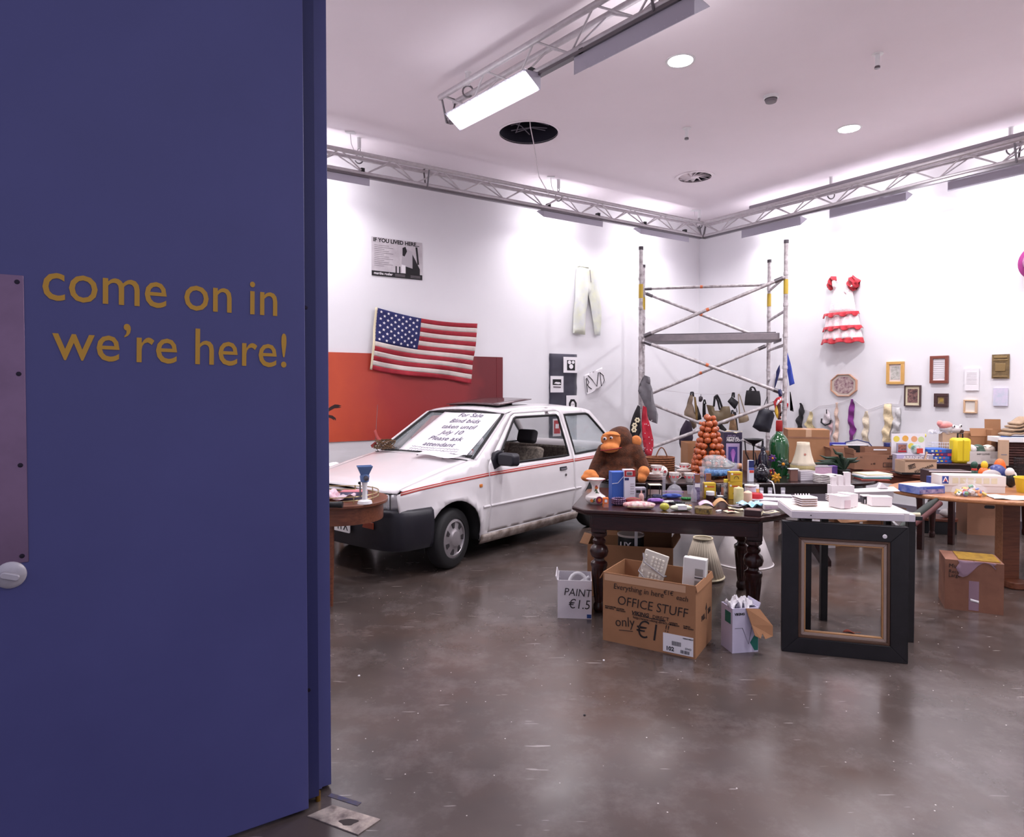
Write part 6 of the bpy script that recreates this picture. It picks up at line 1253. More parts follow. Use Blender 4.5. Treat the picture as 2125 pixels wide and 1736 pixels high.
def pot(lab, cx, wpx, y0, Y, z, m):
    t = lt('dark_glass_teapot', lab, 'teapot', cx, wpx, y0, Y, z, [('pot_body', [(0, 0), (.5, 0), (.85, .14), (1, .36), (.85, .56), (.5, .66), (.4, .7)], m), ('lid', [(.42, .7), (.44, .73), (.25, .8), (.1, .83), (.12, .9), (.07, .98), (0, 1)], m)], 'dark glass teapots')
    w_, h_ = t['w'], t['h']; MB().tube([(-w_*.42, 0, h_*.25), (-w_*.62, 0, h_*.35), (-w_*.72, 0, h_*.6), (-w_*.78, 0, h_*.66)], [w_*.09, w_*.07, w_*.05, w_*.04], 8).build('spout', m, t); MB().tube([(w_*.42, 0, h_*.55), (w_*.66, 0, h_*.6), (w_*.68, 0, h_*.3), (w_*.44, 0, h_*.2)], w_*.05, 8).build('handle', m, t); return t
pot('upper dark cobalt glass teapot at the back beside the green bottle', 1584, 22, 912, 6.28, .75, dk_gl); pot('larger dark smoke glass teapot at the table edge', 1581, 34, 954, 5.95, .75, dk_gl2)
# green demijohn
gg = mat('green_bottle_glass', (20, 74, 38), .05, coat=.7, spec=.8)
t = lt('green_demijohn', 'big green glass bottle with a red wax neck', 'bottle', 1617, 39, 872, 6.42, .75, [('bottle', [(0, 0), (.95, 0), (1, .03), (1, .55), (.93, .63), (.7, .70), (.36, .76), (.3, .80)], gg), ('red_neck', [(.3, .80), (.34, .81), (.34, .96), (.3, 1), (0, 1)], mat('red_wax', (156, 32, 32), .45))], None, 36)
# glass flowers
fl_g = [('red glass flower beside the dark teapots', (150, 28, 40), 1599, 980, 9, 6.1), ('violet glass flower behind the dark teapots', (92, 50, 120), 1601, 950, 8, 6.3), ('dark green glass leaf spray in front of the green bottle', (36, 60, 50), 1623, 962, 12, 6.15), ('amber yellow glass flower at the table edge', (206, 150, 30), 1609, 992, 10, 5.92), ('green and red glass beads heaped beside the amber flower', (40, 92, 60), 1640, 994, 10, 6.0)]
for lab, c_, px, py, r_, Y in fl_g:
    p = at(px, py, Y); t = thing('glass_flower', lab, 'glass ornament', (p.x, Y, .75), 0, 'coloured glass flowers'); m = mat('glass_%d' % c_[0], c_, .08, coat=.5, trans=.25); hz = max(.04, p.z-.75); rr = r_*Y/F
    MB().tube([(0, .02, 0), (.005, .01, hz*.5), (0, 0, hz)], .004, 6).build('stem', MATS['green_bottle_glass'], t)
    for k in range(7): a = 2*PI*k/7; MB().ball((0, 0, 0), (rr*.55, rr*.14, rr*.3), 10, 6, M=TR(rr*.55*math.cos(a), -.02, hz+rr*.55*math.sin(a), 0, -a, 0)).build('petal', m, t)
    MB().ball((0, -.028, hz), rr*.28, 10, 6).build('centre', mat('amber_bead', (196, 130, 40), .2), t)
# lampshade with flowers
t = lt('floral_lampshade', 'old cream floral lampshade with a scalloped fringe', 'lampshade', 1667, 50, 917, 6.3, .75, [('frame_stem', [(.5, 0), (.5, .03), (.06, .08), (.06, .9)], brass_p)])
w_, h_ = t['w'], t['h']; sh_m = mat('faded_cream_silk', (196, 184, 162), .85, rgb2=(206, 194, 176), scale=6)
MB().lathe([(w_*.24, h_), (w_*.25, h_*.9), (w_*.32, h_*.65), (w_*.42, h_*.42), (w_*.5, h_*.33)], 60, rf=lambda a, z: 1+.03*math.cos(8*a), cap=False).build('shade', sh_m, t, solid=-.003)
MB().lathe([(w_*.5, h_*.34), (w_*.5, h_*.12)], 96, rf=lambda a, z: (1+.03*math.cos(8*a))*(1+.015*math.cos(48*a)), cap=False).build('fringe', mat('olive_fringe', (150, 136, 96), .9), t, solid=-.002)
for a, z_ in ((-.2, .66), (.25, .55), (-.05, .82), (.5, .72)): motif(t, w_*(.33 if z_ < .7 else .27), h_*z_, a, .011, mat('faded_rose', (172, 112, 98), .7), R(12))
# boxes of crystal, coasters, papers
cr = mat('crystal_box', (206, 198, 208), .12, alpha=.75, spec=.8); pinkc = mat('pink_crystal', (206, 168, 190), .2, bump=.6, bscale=60)
t = pb('crystal_drawer_block', 'clear ribbed plastic drawer block beside the floral lampshade', 'box', 1657, 1692, 977, 5.98, .75, .09, cr, 14)
for k in range(4): plate_on(t, 'rib', 0, 1, .12+.22*k, .16+.22*k, paper)
t = pb('pink_bead_box', 'clear lidded box of pink beads behind the coasters', 'box', 1690, 1727, 969, 6.2, .75, .12, pinkc, -4); plate_on(t, 'clear_lid', -.02, 1.02, -.02, 1.02, cr, 'T', .008)
t = pb('violet_box', 'small violet box between the pink bead box and the plant', 'box', 1725, 1738, 968, 6.2, .75, .06, mat('violet_card', (82, 54, 120), .5)); plate_on(t, 'lid', -.02, 1.02, -.02, 1.02, mat('violet_lid', (104, 70, 140), .5), 'T', .006)
t = pb('small_white_scale', 'tiny white shelf-like stand left of the ribbed drawer block', 'stand', 1641, 1656, 974, 5.95, .75, .05, mat('brown_box', (120, 84, 76), .6)); plate_on(t, 'white_top', -.15, 1.15, -.1, 1.1, paper, 'T', .007)
p = at(1718, 1003, 5.92)
for k in range(5):
    t = thing('coaster', 'wavy white tile stacked beside the ribbed drawer block, '+('lowest', 'second up', 'third up', 'fourth up', 'topmost')[k], 'tile', (p.x, 5.96, .75+k*.0145), R(6), 'stack of wavy white tiles'); MB().sheet(10, 4, lambda u, v: (-.10+.2*u, (v-.5)*.12, .005+.004*math.sin(u*9))).build('tile', china, t, solid=.006)
    if k < 4: MB().box(-.07, .06, -.04, .04, .0075, .0125).build('spacer', dg, t)
for k, (m, w_, z_, lab) in enumerate(((mat('red_folder', (150, 72, 62), .6), .24, .0, 'red-brown folder at the bottom of the paper stack'), (mat('teal_folder', (70, 120, 124), .6), .26, .014, 'teal edged folder in the paper stack'), (paper, .28, .026, 'thick white papers in the stack at the right end'), (cream, .27, .040, 'cream sheets on top of the stack at the right end'))):
    t = thing('document', lab, 'papers', (at(1806+k*3, 1000, 6.1).x, 6.08+.02*k, .75+z_), R(-8+6*k), 'documents at the right end of the oval table'); MB().box(-w_/2, w_/2, -.1, .1, 0, .011).build('sheets', m, t, bev=.002); MB().sheet(6, 3, lambda u, v: ((u-.5)*w_, (v-.5)*.19, .0118+.0005*math.sin(u*6))).build('top_sheet', m, t, solid=-.0005)
t = thing('potted_aloe', 'dark spiky green plant lying in front of the barcode carton', 'plant', (at(1755, 985, 6.35).x, 6.4, .75)); gp = mat('dark_leaf', (36, 62, 44), .5, rgb2=(24, 40, 30), scale=12); random.seed(9)
MB().lathe([(.05, 0), (.065, .05), (.06, .055), (0, .05)], 16).build('pot', mat('dark_pot', (36, 34, 32), .7), t)
for k, (a, l_, b_) in enumerate(((-2.6, .28, .30), (-2.2, .22, .42), (-1.9, .16, .3), (.2, .16, .2), (2.8, .24, .2), (-.6, .14, .26), (3.4, .2, .12), (-2.9, .34, .16))):
    MB().tube([(0, 0, .05), (l_*.35*math.cos(a), l_*.2*math.sin(a), .06+b_*.35), (l_*.8*math.cos(a), l_*.35*math.sin(a), .05+b_*.4), (l_*1.1*math.cos(a), l_*.4*math.sin(a), .02+b_*.6)], [.02, .022, .014, .001], 6).build('leaf', gp, t)
# carton behind the onions
t = thing('onion_carton', 'brown carton with a dark cut-out behind the onion cone', 'box', (at(1456, 980, 6.66).x, 6.66, .75), R(2)); carton(t, .36, .24, .30, card, True); MB().box(-.12, -.05, -.122, -.12, .17, .26).build('hand_hole', black, t)
t = thing('low_carton', 'low brown carton behind the black goblet stand', 'box', (at(1578, 980, 6.7).x, 6.70, .75), R(-3)); carton(t, .30, .2, .20, card_d, True); MB().box(-.1, .1, -.101, -.1, .05, .12).build('printed_patch', dg, t)
# white lead hanging over the edge
t = thing('white_lead', 'white electric lead trailing over the edge of the oval table', 'cable', (at(1600, 1000, 5.86).x, 5.80, .70)); MB().tube([(.0, .14, .06), (0, .04, .062), (.0, .0, .04), (.006, -.012, -.03), (.012, -.0, -.15)], .006, 6).build('lead', white_plastic, t); MB().box(-.012, .012, .13, .16, .051, .075).build('plug', white_plastic, t, bev=.003)

# ------------------------------------------------------------------ bric-a-brac on the carved table (z = TZ)
def ya(px, py): return onz(px, py, TZ).y
def A(px, py): return onz(px, py, TZ)
# painted vase
Yv = ya(1236, 1044); t = lt('painted_vase', 'white flared vase painted with red flowers at the left end of the carved table', 'vase', 1236, 43, 993, Yv, TZ, [('vase_body', [(0, 0), (.62, 0), (.66, .02), (.85, .08), (1, .2), (.95, .30), (.6, .40), (.40, .48), (.34, .6), (.40, .75), (.62, .9), (.93, 1), (.9, 1), (.56, .9), (.3, .75), (.28, .6)], china), ('red_rim', [(.93, .985), (.955, 1), (.93, 1.008)], rose)], None, 36)
w_, h_ = t['w'], t['h']; pur = mat('plum_petals', (120, 40, 70), .3); org = mat('orange_petals', (214, 120, 50), .3)
def onv(a, z, s_, m, nm='painted_petal', rr=None):
    r_ = rr if rr else w_/2*(.985 if z < .3 else .40); M = Matrix.Rotation(a, 4, 'Z') @ TR(0, -r_, h_*z, R(90)); MB().lathe([(s_, -.004), (s_, .0012), (0, .0018)], 14, M=M).build(nm, m, t)
onv(.25, .2, .026, pur); onv(.25, .2, .013, org, rr=w_/2*1.0); onv(-.5, .17, .012, org); onv(.1, .66, .012, org, rr=w_/2*.37); onv(.05, .72, .007, rose, rr=w_/2*.4)
for a, z in ((-.25, .22), (-.3, .14), (.0, .44), (.35, .46), (.15, .54), (-.15, .56), (.7, .24)): 
    M = Matrix.Rotation(a, 4, 'Z') @ TR(0, -w_/2*(.98 if z < .3 else .47 if z < .5 else .37), h_*z, R(90), 0, 0) @ Matrix.Rotation(a*3, 4, 'Z'); MB().prism(ell(.004, .014, 10), -.006, .0015, M=M).build('painted_leaf', leaf, t)
# upright boxes
t = pb('blue_file_box', 'upright blue magazine file with a slanted cut, left of the red-topped carton', 'file box', 1268, 1295, 979, 4.98, TZ, .09, mat('bright_blue_card', (58, 98, 184), .5, var=.12), 8); MB().tube([(-t['w']*.5, -.047, t['h']*.58), (-t['w']*.05, -.047, t['h']*.60), (t['w']*.5, -.047, t['h']*.88)], .002, 5).build('edge_line', paper, t)
t = pb('red_topped_carton', 'tall white packet with a red barcode top beside the blue file', 'packet', 1295, 1318, 975, 4.96, TZ, .08, mat('packet_white', (214, 212, 224), .5), 4); plate_on(t, 'red_top', 0, 1, .78, 1, mat('crimson_print', (170, 36, 44), .5)); plate_on(t, 'barcode_field', .18, .72, .82, .95, paper, th=.002); barcode(t, -t['w']*.28, -.042-.0005, t['h']*.83, t['w']*.46, t['h']*.10); plate_on(t, 'blue_label', .02, .4, .66, .74, MATS['navy_print'])
for k in range(5): plate_on(t, 'text_line', .55, .9, .2+.08*k, .23+.08*k, lg)
t = pb('silver_radio', 'low silver and grey box behind the perfume bottle', 'radio', 1318, 1341, 1012, 5.0, TZ, .07, mat('silver_plastic', (164, 160, 172), .35, metal=.3)); plate_on(t, 'dark_dial', .1, .9, .55, .8, black); plate_on(t, 'grille', .1, .5, .1, .45, dg)
t = pb('orange_shot_glass', 'small glass with an orange label beside the painted vase', 'glass', 1252, 1263, 1033, A(1257, 1053).y, TZ, .04, mat('orange_label', (226, 112, 46), .4)); plate_on(t, 'label_ring', .25, .75, .55, .85, paper); plate_on(t, 'glass_foot', .05, .95, 0, .42, thin_glass, th=.002)
t = lt('beaded_basket', 'small dark purple beaded basket at the left of the carved table', 'basket', 1284, 28, 1034, A(1284, 1047).y, TZ, [('liner', [(0, .1), (.85, .1), (.9, .95)], mat('dark_purple_bead', (60, 32, 70), .3, metal=.4, rgb2=(150, 120, 150), scale=60))])
bm = MB().ball((0, 0, 0), 1, 8, 6).mesh('bead', MATS['dark_purple_bead'])
for j in range(3):
    for k in range(18): a = 2*PI*k/18; o = bpy.data.objects.new('bead', bm); COL.objects.link(o); o.parent = t; o.scale = (.008, .008, .008); o.location = (t['w']*.47*math.cos(a), t['w']*.47*math.sin(a), .014+j*t['h']*.3)
for a in (4.0, 5.4, 1, 2.4): MB().ball((t['w']*.4*math.cos(a), t['w']*.4*math.sin(a), .006), .006, 8, 5).build('foot', black, t)
def perfume(nm, lab, cx, wpx, y0, py, m, capm, neck=.25, cat='bottle', grp=None):
    return lt(nm, lab, cat, cx, wpx, y0, A(cx, py).y, TZ, [('bottle', [(0, 0), (.9, 0), (1, .05), (1, .45), (.8, .58), (neck+.05, .66), (neck, .85)], m), ('cap', [(neck+.06, .84), (neck+.08, .86), (neck+.08, 1), (0, 1)], capm)], grp)
pink_g = mat('pink_glass', (226, 180, 172), .08, alpha=.7, spec=.8); clear_b = mat('clear_bottle', (206, 204, 214), .05, alpha=.32, spec=.9)
perfume('perfume_bottle', 'small pink perfume bottle behind the red pouch', 1331, 11, 1013, 1042, pink_g, clear_b); perfume('clear_bottle', 'small clear bottle with a long neck in the middle of the carved table', 1440, 12, 998, 1041, clear_b, dg, .28)
def pillow(nm, lab, cat, cx, wpx, hpx, py, m, rz=0, dep=.09, sd=1, amp=.08, extra=None):
    q = A(cx, py); t = blob(nm, lab, cat, cx, wpx, py-hpx, q.y, TZ, dep, m, sd, amp); t.rotation_euler = (0, 0, R(rz)); return t
t = pillow('red_pouch', 'dark red leather pouch lying by the beaded basket', 'pouch', 1316, 34, 15, 1049, leather('dark_red_leather', (146, 26, 40)), -8); MB().tube([(-.05, -.03, .046), (0, -.032, .05), (.05, -.03, .05)], .0025, 5).build('zip', brass_p, t)
t = pillow('floral_pouch', 'flat cream floral purse lying at the front edge of the carved table', 'purse', 1330, 66, 15, 1058, mat('cream_floral', (222, 206, 200), .8, rgb2=(180, 110, 116), scale=40), -4, .11); MB().tube([(-.09, -.05, .02), (-.02, -.06, .022), (.09, -.045, .02)], .003, 5).build('zip', brass_p, t)
tag(MB().ball((0, 0, .026), (.034, .03, .026), 20, 12).build('yellow_glass_egg', mat('yellow_green_glass', (206, 200, 70), .08, coat=.5, trans=.3), None, A(1381, 1060)+Vector((0, .03, 0))), 'yellow-green glass egg at the front edge of the carved table', 'paperweight')
t = pillow('wrapped_soap', 'pale wrapped soap block beside the yellow glass egg', 'soap', 1416, 47, 12, 1061, mat('pale_green_wrap', (198, 200, 178), .4), 2, .07, 2, .03); MB().box(-.03, .03, -.036, .03, .012, .041).build('wrap_band', paper, t)
# wire candle holder
q = A(1360, 1035); t = thing('wire_candle_holder', 'black wire candle holder with a pale square top', 'candle holder', (q.x, q.y+.02, TZ))
for x, y in ((-.045, -.04), (.045, -.04), (-.045, .04), (.045, .04)): MB().tube([(x, y, 0), (x, y, .105)], .0035, 6).build('wire_leg', black, t)
for z in (.02, .105): MB().tube([(-.045, -.04, z), (.045, -.04, z), (.045, .04, z), (-.045, .04, z)], .0035, 6, True).build('wire_square', black, t)
MB().box(-.046, .046, -.041, .041, .105, .109).build('cream_top', cream, t); MB().tube([(-.07, -.04, 0), (-.07, -.04, .13)], .005, 6).build('spike', black, t); MB().box(-.085, .0, -.05, .05, 0, .008).build('foot', black, t)
# glass dome
t = lt('glass_cloche', 'clear glass dome with a knob in the middle of the carved table', 'glass dome', 1400, 34, 998, A(1400, 1030).y, TZ, [('dome', [(1, 0), (1, .2), (.9, .45), (.6, .68), (.25, .78), (.1, .82)], clear_b), ('knob', [(.1, .82), (.14, .88), (.12, .98), (0, 1)], clear_b)])
t = lt('glass_tumbler', 'small cut-glass tumbler right of the glass dome', 'glass', 1432, 13, 1007, A(1432, 1024).y, TZ, [('tumbler', [(0, .05), (.8, .05), (.8, 0), (.85, 0), (1, 1), (.93, 1), (.76, .1)], clear_b), ('rim', [(.93, .99), (1.01, 1), (1.0, .97)], white_plastic)])
t = lt('crystal_column', 'tall clear crystal column candlestick beside the glass dome', 'candlestick', 1378, 9, 987, A(1378, 1026).y, TZ, [('column', [(0, 0), (1, 0), (1, .08), (.7, .14), (.7, .86), (1, .92), (1, 1), (0, 1)], clear_b), ('socket', [(.6, 1), (.6, 1.03), (0, 1.03)], steel)])
# cloths and jewellery
for nm, lab, cx, wpx, hpx, py, c_, dep, sd in (('purple_cloth', 'folded lilac cloth behind the floral purse', 1362, 32, 9, 1044, (142, 96, 178), .07, 4), ('blue_scarf', 'rolled bright blue scarf under the glass dome', 1396, 40, 9, 1034, (70, 92, 180), .05, 5), ('navy_pouch', 'small navy pouch left of the blue scarf', 1365, 20, 11, 1037, (54, 58, 84), .06, 6), ('violet_scarf', 'violet and pink scarf laid along the foot of the glass dome', 1398, 42, 6, 1025, (112, 58, 132), .05, 7)):
    pillow(nm, lab, 'cloth', cx, wpx, hpx, py, fabric(nm+'_m', c_, .3, 20), 4, dep, sd, .16, None); o = bpy.data.objects[nm]; MB().tube([(-o['w']*.4, -dep*.3, o['h']*.8), (0, -dep*.36, o['h']*.9), (o['w']*.4, -dep*.3, o['h']*.78)], .003, 5).build('fold', MATS[nm+'_m'], o)
def beads(nm, lab, cx, py, rad, n, br, m, sq=.6, cat='necklace'):
    q = A(cx, py); t = thing(nm, lab, cat, q+Vector((0, rad*sq, 0)), 0, 'bead jewellery on the carved table'); me = MB().ball((0, 0, 0), br, 8, 6).mesh('bead', m)
    for k in range(n): a = 2*PI*k/n; o = bpy.data.objects.new('bead', me); COL.objects.link(o); o.parent = t; o.location = (rad*math.cos(a)*(1+.15*math.sin(3*a)), rad*sq*math.sin(a), br)
    MB().tube([(rad*math.cos(a)*(1+.15*math.sin(3*a)), rad*sq*math.sin(a), br) for a in [2*PI*k/24 for k in range(24)]], .0015, 4, True).build('thread', ink, t)
beads('black_necklace', 'black bead necklace behind the wrapped soap', 1407, 1047, .05, 24, .008, black); beads('white_necklace', 'white bead necklace beside the lilac cloth', 1388, 1044, .035, 18, .008, china); beads('green_bracelet', 'green glass bead bracelet left of the clear bottle', 1426, 1037, .03, 14, .009, mat('green_bead', (40, 120, 60), .2)); beads('amber_beads', 'amber bead string behind the wrapped soap', 1424, 1052, .04, 18, .006, mat('amber_bead2', (190, 130, 50), .25)); beads('brown_beads', 'brown bead string between red pouch and lilac cloth', 1345, 1050, .04, 20, .006, mat('brown_bead', (120, 66, 52), .4))
# incense boxes, carafe, yellow packets
pat = mat('purple_pattern', (60, 44, 92), .5, rgb2=(150, 140, 170), scale=50); inc = mat('incense_sticks', (134, 88, 66), .8)
for k, (x0, x1, y0, py, lab) in enumerate(((1442, 1453, 984, 1037, 'left patterned incense box beside the clear bottle'), (1465, 1476, 982, 1030, 'right patterned incense box behind the yellow packet'))):
    t = pb('incense_box', lab, 'incense box', x0, x1, y0, A(1450, py).y, TZ, .035, pat, 0, 'incense boxes'); plate_on(t, 'stick_bundle', .02, .98, .68, 1.0, inc, th=.0015); plate_on(t, 'label', .02, .98, .5, .64, paper)
t = lt('glass_carafe', 'clear glass carafe between the incense boxes', 'carafe', 1457, 17, 968, A(1457, 1032).y, TZ, [('carafe', [(0, 0), (.9, 0), (1, .1), (.9, .35), (.5, .6), (.45, .85), (.85, 1)], clear_b), ('collar', [(.47, .62), (.52, .66), (.47, .70)], steel)])
yp = mat('mustard_packet', (198, 164, 44), .5); yg = mat('gold_bright', (222, 198, 60), .5); tl_ = mat('print_olive', (90, 80, 40), .6)
for x0, x1, y0, py, z, lab in ((1462, 1486, 1002, 1034, TZ, 'yellow herbal packet behind the white-lidded jar'), (1513, 1541, 1000, 1036, TZ, 'yellow packet behind the tall candle, lower of two'), (1515, 1541, 979, 1036, None, 'yellow packet stacked on another behind the tall candle')):
    Y = A(1500, py).y
    if z is None: z = zt_top+.001
    t = pb('yellow_packet', lab, 'packet', x0, x1, y0, Y, z, .06, yp, 3 if z > TZ else -2, 'mustard yellow packets'); zt_top = z+t['h']
    plate_on(t, 'side_print', .02, .98, .1, .95, mat('side_floral', (176, 130, 70), .6, rgb2=(120, 80, 50), scale=50), 'L'); plate_on(t, 'red_title', .25, .85, .72, .80, mat('print_rust', (190, 80, 40), .6)); MB().tube([(.018*math.cos(a), -.0312, t['h']*.3+.022*math.sin(a)) for a in [PI*k/10 for k in range(11)]], .0022, 5).build('arch_emblem', tl_, t); MB().lathe([(.008, 0), (.008, .001), (0, .001)], 12).build('price_sticker', paper, t, (-t['w']*.36, -.0305, t['h']*.8), rot=(R(90), 0, 0))
def jar(nm, lab, cx, wpx, y0, py, m, lm, cat='jar', hb=.72): return lt(nm, lab, cat, cx, wpx, y0, A(cx, py).y, TZ, [('jar', [(0, 0), (.95, 0), (1, .05), (1, hb), (.9, hb)], m), ('lid', [(.98, hb), (1.02, hb+.02), (1.02, .98), (.95, 1), (0, 1)], lm)])
jar('cream_jar', 'dark little jar with a white lid in front of the yellow packet', 1474, 17, 1019, 1036, mat('dark_jar', (60, 40, 40), .3), white_plastic, hb=.55)
jar('lipstick_tube', 'dark grey lipstick tube with a silver cap', 1491, 6, 1006, 1030, mat('dark_lipstick', (56, 54, 70), .3), steel, 'lipstick', .8); jar('rose_lipstick', 'rose pink lipstick tube beside the dark grey one', 1500, 7, 1006, 1030, mat('rose_case', (196, 140, 130), .3), clear_b, 'lipstick', .8); jar('yellow_capped_tube', 'black and white tube with a yellow cap behind the lipsticks', 1507, 10, 994, 1034, mat('bw_tube', (216, 210, 206), .4, rgb2=(50, 46, 50), scale=30), yg, 'tube', .84)
t = pillow('black_dish', 'shallow black dish between the white-lidded jar and the tall candle', 'dish', 1498, 30, 8, 1038, black, 0, .08, 8, .02); MB().box(-.02, .02, -.02, .02, .026, .030).build('white_card', paper, t)
wax = mat('ivory_wax', (214, 196, 158), .5, rgb2=(176, 172, 120), scale=5); waxp = mat('pink_wax', (222, 188, 164), .5)
lt('tall_candle', 'tall pale green-ivory pillar candle near the front of the carved table', 'candle', 1533, 20, 1008, A(1533, 1045).y, TZ, [('wax_pillar', [(0, 0), (1, 0), (1, .86), (.9, .9), (.3, .94), (.06, 1), (0, 1)], wax), ('wick', [(.03, .98), (.03, 1.04), (0, 1.04)], ink)]); lt('short_candle', 'short pink pillar candle right of the tall candle', 'candle', 1552, 17, 1017, A(1552, 1040).y, TZ, [('wax_pillar', [(0, 0), (1, 0), (1, .8), (.8, .88), (.1, 1), (0, 1)], waxp), ('wick', [(.03, .97), (.03, 1.05), (0, 1.05)], ink)])
t = lt('round_tin', 'white round tin with a dark rim behind the red lid', 'tin', 1557, 23, 1005, A(1557, 1030).y, TZ, [('tin', [(0, 0), (1, 0), (1, .88)], mat('pale_tin', (204, 198, 216), .35)), ('lid', [(1.02, .86), (1.04, .9), (1.02, .98), (0, 1)], white_plastic), ('rim', [(1.03, .84), (1.045, .86), (1.03, .88)], ink)])
t = lt('red_plastic_dish', 'flat round red plastic dish right of the short candle', 'dish', 1567, 32, 1022, A(1567, 1036).y, TZ, [('lid', [(0, 0), (1, 0), (1, .5), (.9, .9), (0, 1)], mat('red_plastic', (190, 40, 50), .3)), ('groove', [(.7, .93), (.72, .97), (.68, .97)], MATS['crimson_print'])])
jar('pill_bottle', 'little orange bottle with a white cap behind the red lid', 1571, 8, 1005, 1026, mat('orange_bottle', (222, 150, 80), .3), white_plastic, 'bottle', .6)
# papers, tins and books at the front
q = A(1485, 1052); t = thing('open_booklet', 'open pink printed booklet with curling pages on the carved table', 'booklet', (q.x, q.y+.06, TZ), R(-12))
pk = mat('pink_print_paper', (222, 200, 212), .7, rgb2=(190, 160, 190), scale=30); MB().sheet(10, 3, lambda u, v: (-.10+.10*u, (v-.5)*.14, .004+.03*math.sin(PI*u)*.8)).build('page', pk, t, solid=-.001); MB().sheet(10, 3, lambda u, v: (.0+.10*u, (v-.5)*.14, .004+.045*math.sin(PI*u*.9))).build('page', mat('tan_paper', (190, 146, 100), .7), t, solid=-.001)
t = lt('patterned_tin', 'low round black and gold patterned tin at the front edge', 'tin', 1460, 36, 1051, A(1460, 1063).y, TZ, [('tin', [(0, 0), (1, 0), (1, .8)], mat('black_gold', (36, 32, 34), .35, rgb2=(170, 140, 70), scale=45)), ('lid', [(1.02, .72), (1.03, .74), (1.02, .95), (.9, 1), (0, .98)], mat('gold_pattern', (150, 126, 84), .4, rgb2=(60, 50, 44), scale=50))])
t = thing('white_lighter', 'white cigarette lighter lying at the front edge', 'lighter', A(1493, 1062)+Vector((0, .02, 0)), R(40)); MB().prism(rrect(.055, .016, .006), 0, .010).build('case', white_plastic, t, bev=.002); MB().box(.027, .04, -.007, .007, 0, .010).build('metal_tip', steel, t)
for k, (cx, py, w_, rz, m, lab) in enumerate(((1521, 1064, .09, 10, cream, 'cream paper packet at the front edge, nearest the dark booklet'), (1530, 1059, .10, -12, mat('yellowed_paper', (206, 196, 164), .7), 'yellowed seed packet lying on the cream one'), (1530, 1053, .12, 22, mat('grey_card', (160, 150, 158), .6), 'grey folded card behind the seed packets'), (1600, 1068, .11, 4, cream, 'plain cream card at the right front corner'))):
    q = A(cx, py); t = thing('paper_packet', lab, 'packet', q+Vector((0, .03, .0005*k)), R(rz), 'paper packets on the carved table'); MB().sheet(6, 4, lambda u, v: ((u-.5)*w_, (v-.5)*.065, .004+.004*math.sin(u*5+k)+.003*k)).build('paper', m, t, solid=-.003); MB().sheet(4, 2, lambda u, v: ((u-.5)*w_*.6, -.01+.02*v, .0085+.004*math.sin((.2+.6*u)*5+k)+.003*k)).build('print', dg if k else rose, t, solid=-.0004)
t = pb('dark_book', 'small dark brown hardback lying at the right front corner of the carved table', 'book', 1552, 1586, 1059, A(1570, 1071).y, TZ, .09, mat('dark_book_cover', (60, 38, 40), .5), -28); plate_on(t, 'page_block', .0, 1, .25, .75, cream, 'R'); plate_on(t, 'cover_print', .1, .9, .1, .9, mat('cover_print', (120, 90, 84), .5), 'T')
t = pb('white_soap_box', 'small white printed carton near the right corner of the carved table', 'box', 1588, 1618, 1047, A(1600, 1058).y, TZ, .05, mat('white_print_box', (222, 212, 214), .6), -10); plate_on(t, 'print', .1, .9, .3, .7, pk)
crumple('pink_tissue', 'sheet of pale pink tissue spread at the right of the carved table', 'tissue', A(1612, 1049)+Vector((0, .05, 0)), .28, .14, .012, mat('pale_pink_tissue', (222, 198, 220), .8), R(-14), 51); crumple('turquoise_wrap', 'crumpled turquoise and white wrapper in front of the short candle', 'wrapper', A(1560, 1052)+Vector((0, .04, 0)), .16, .11, .03, mat('turquoise_wrap', (120, 186, 206), .4, rgb2=(214, 222, 230), scale=18), R(-10), 52)
for k, (cx, py, w_, d_, z_, rz, lab) in enumerate(((1608, 1040, .32, .12, .0, -12, 'long white board with black holes lying at the back of the carved table'), (1600, 1031, .34, .08, .0, -14, 'second white strip board behind the first on the carved table'))):
    t = thing('white_strip_board', lab, 'board', A(cx, py)+Vector((0, .05, z_)), R(rz), 'white strip boards'); MB().box(-w_/2, w_/2, -d_/2, d_/2, 0, .012).build('board', white_b, t, bev=.002); MB().lathe([(.006, 0), (.006, .001), (0, .001)], 10).build('hole', ink, t, (-.02, -.02, .012))
for k, (cx, lab) in enumerate(((1580, 'small glass cube nearest the white lead'), (1598, 'small glass cube under the white lead'), (1625, 'small glass jar of shells at the back right'))):
    t = lt('tiny_glass_jar', lab, 'jar', cx, 9, 1011, A(cx, 1026).y, TZ, [('jar', [(0, 0), (1, 0), (1, .9), (.8, 1)], clear_b), ('filling', [(0, .05), (.85, .05), (.85, .5), (0, .5)], paper)], 'tiny glass jars')

# ------------------------------------------------------------------ cartons and goods on the side table (z = .74)
DZ = .74
def ond(px, dpt): # point over the side table, dpt metres behind its front edge, on the line of sight column px
    u = (px-CX)/F; n = Vector((-DR.y, DR.x)); b = D0+n*dpt; d = Vector((u, 1)); k = b.dot(n)/d.dot(n); return Vector((u*k, k, DZ))
t = thing('big_carton', 'big closed brown carton behind the floral lampshade', 'box', (3.42, 7.64, DZ), R(-14)); carton(t, .44, .34, .375, card, False, (), .005, tape_c); MB().box(-.22, .22, -.1715, -.17, .28, .30).build('printed_band', card_d, t)
q = ond(1744, .22); t = thing('torn_carton', 'open brown carton with a torn rim left of the barcode carton', 'box', q, AR+R(50)); carton(t, .26, .22, .17, card_d, True, [('L', .03, 20), ('B', .03, 10)])
q = ond(1815, .20); t = thing('barcode_carton', 'long brown printed carton with a barcode on the side table', 'box', q, AR+R(52)); carton(t, .50, .24, .155, card_d, True, [('L', .06, 5)])
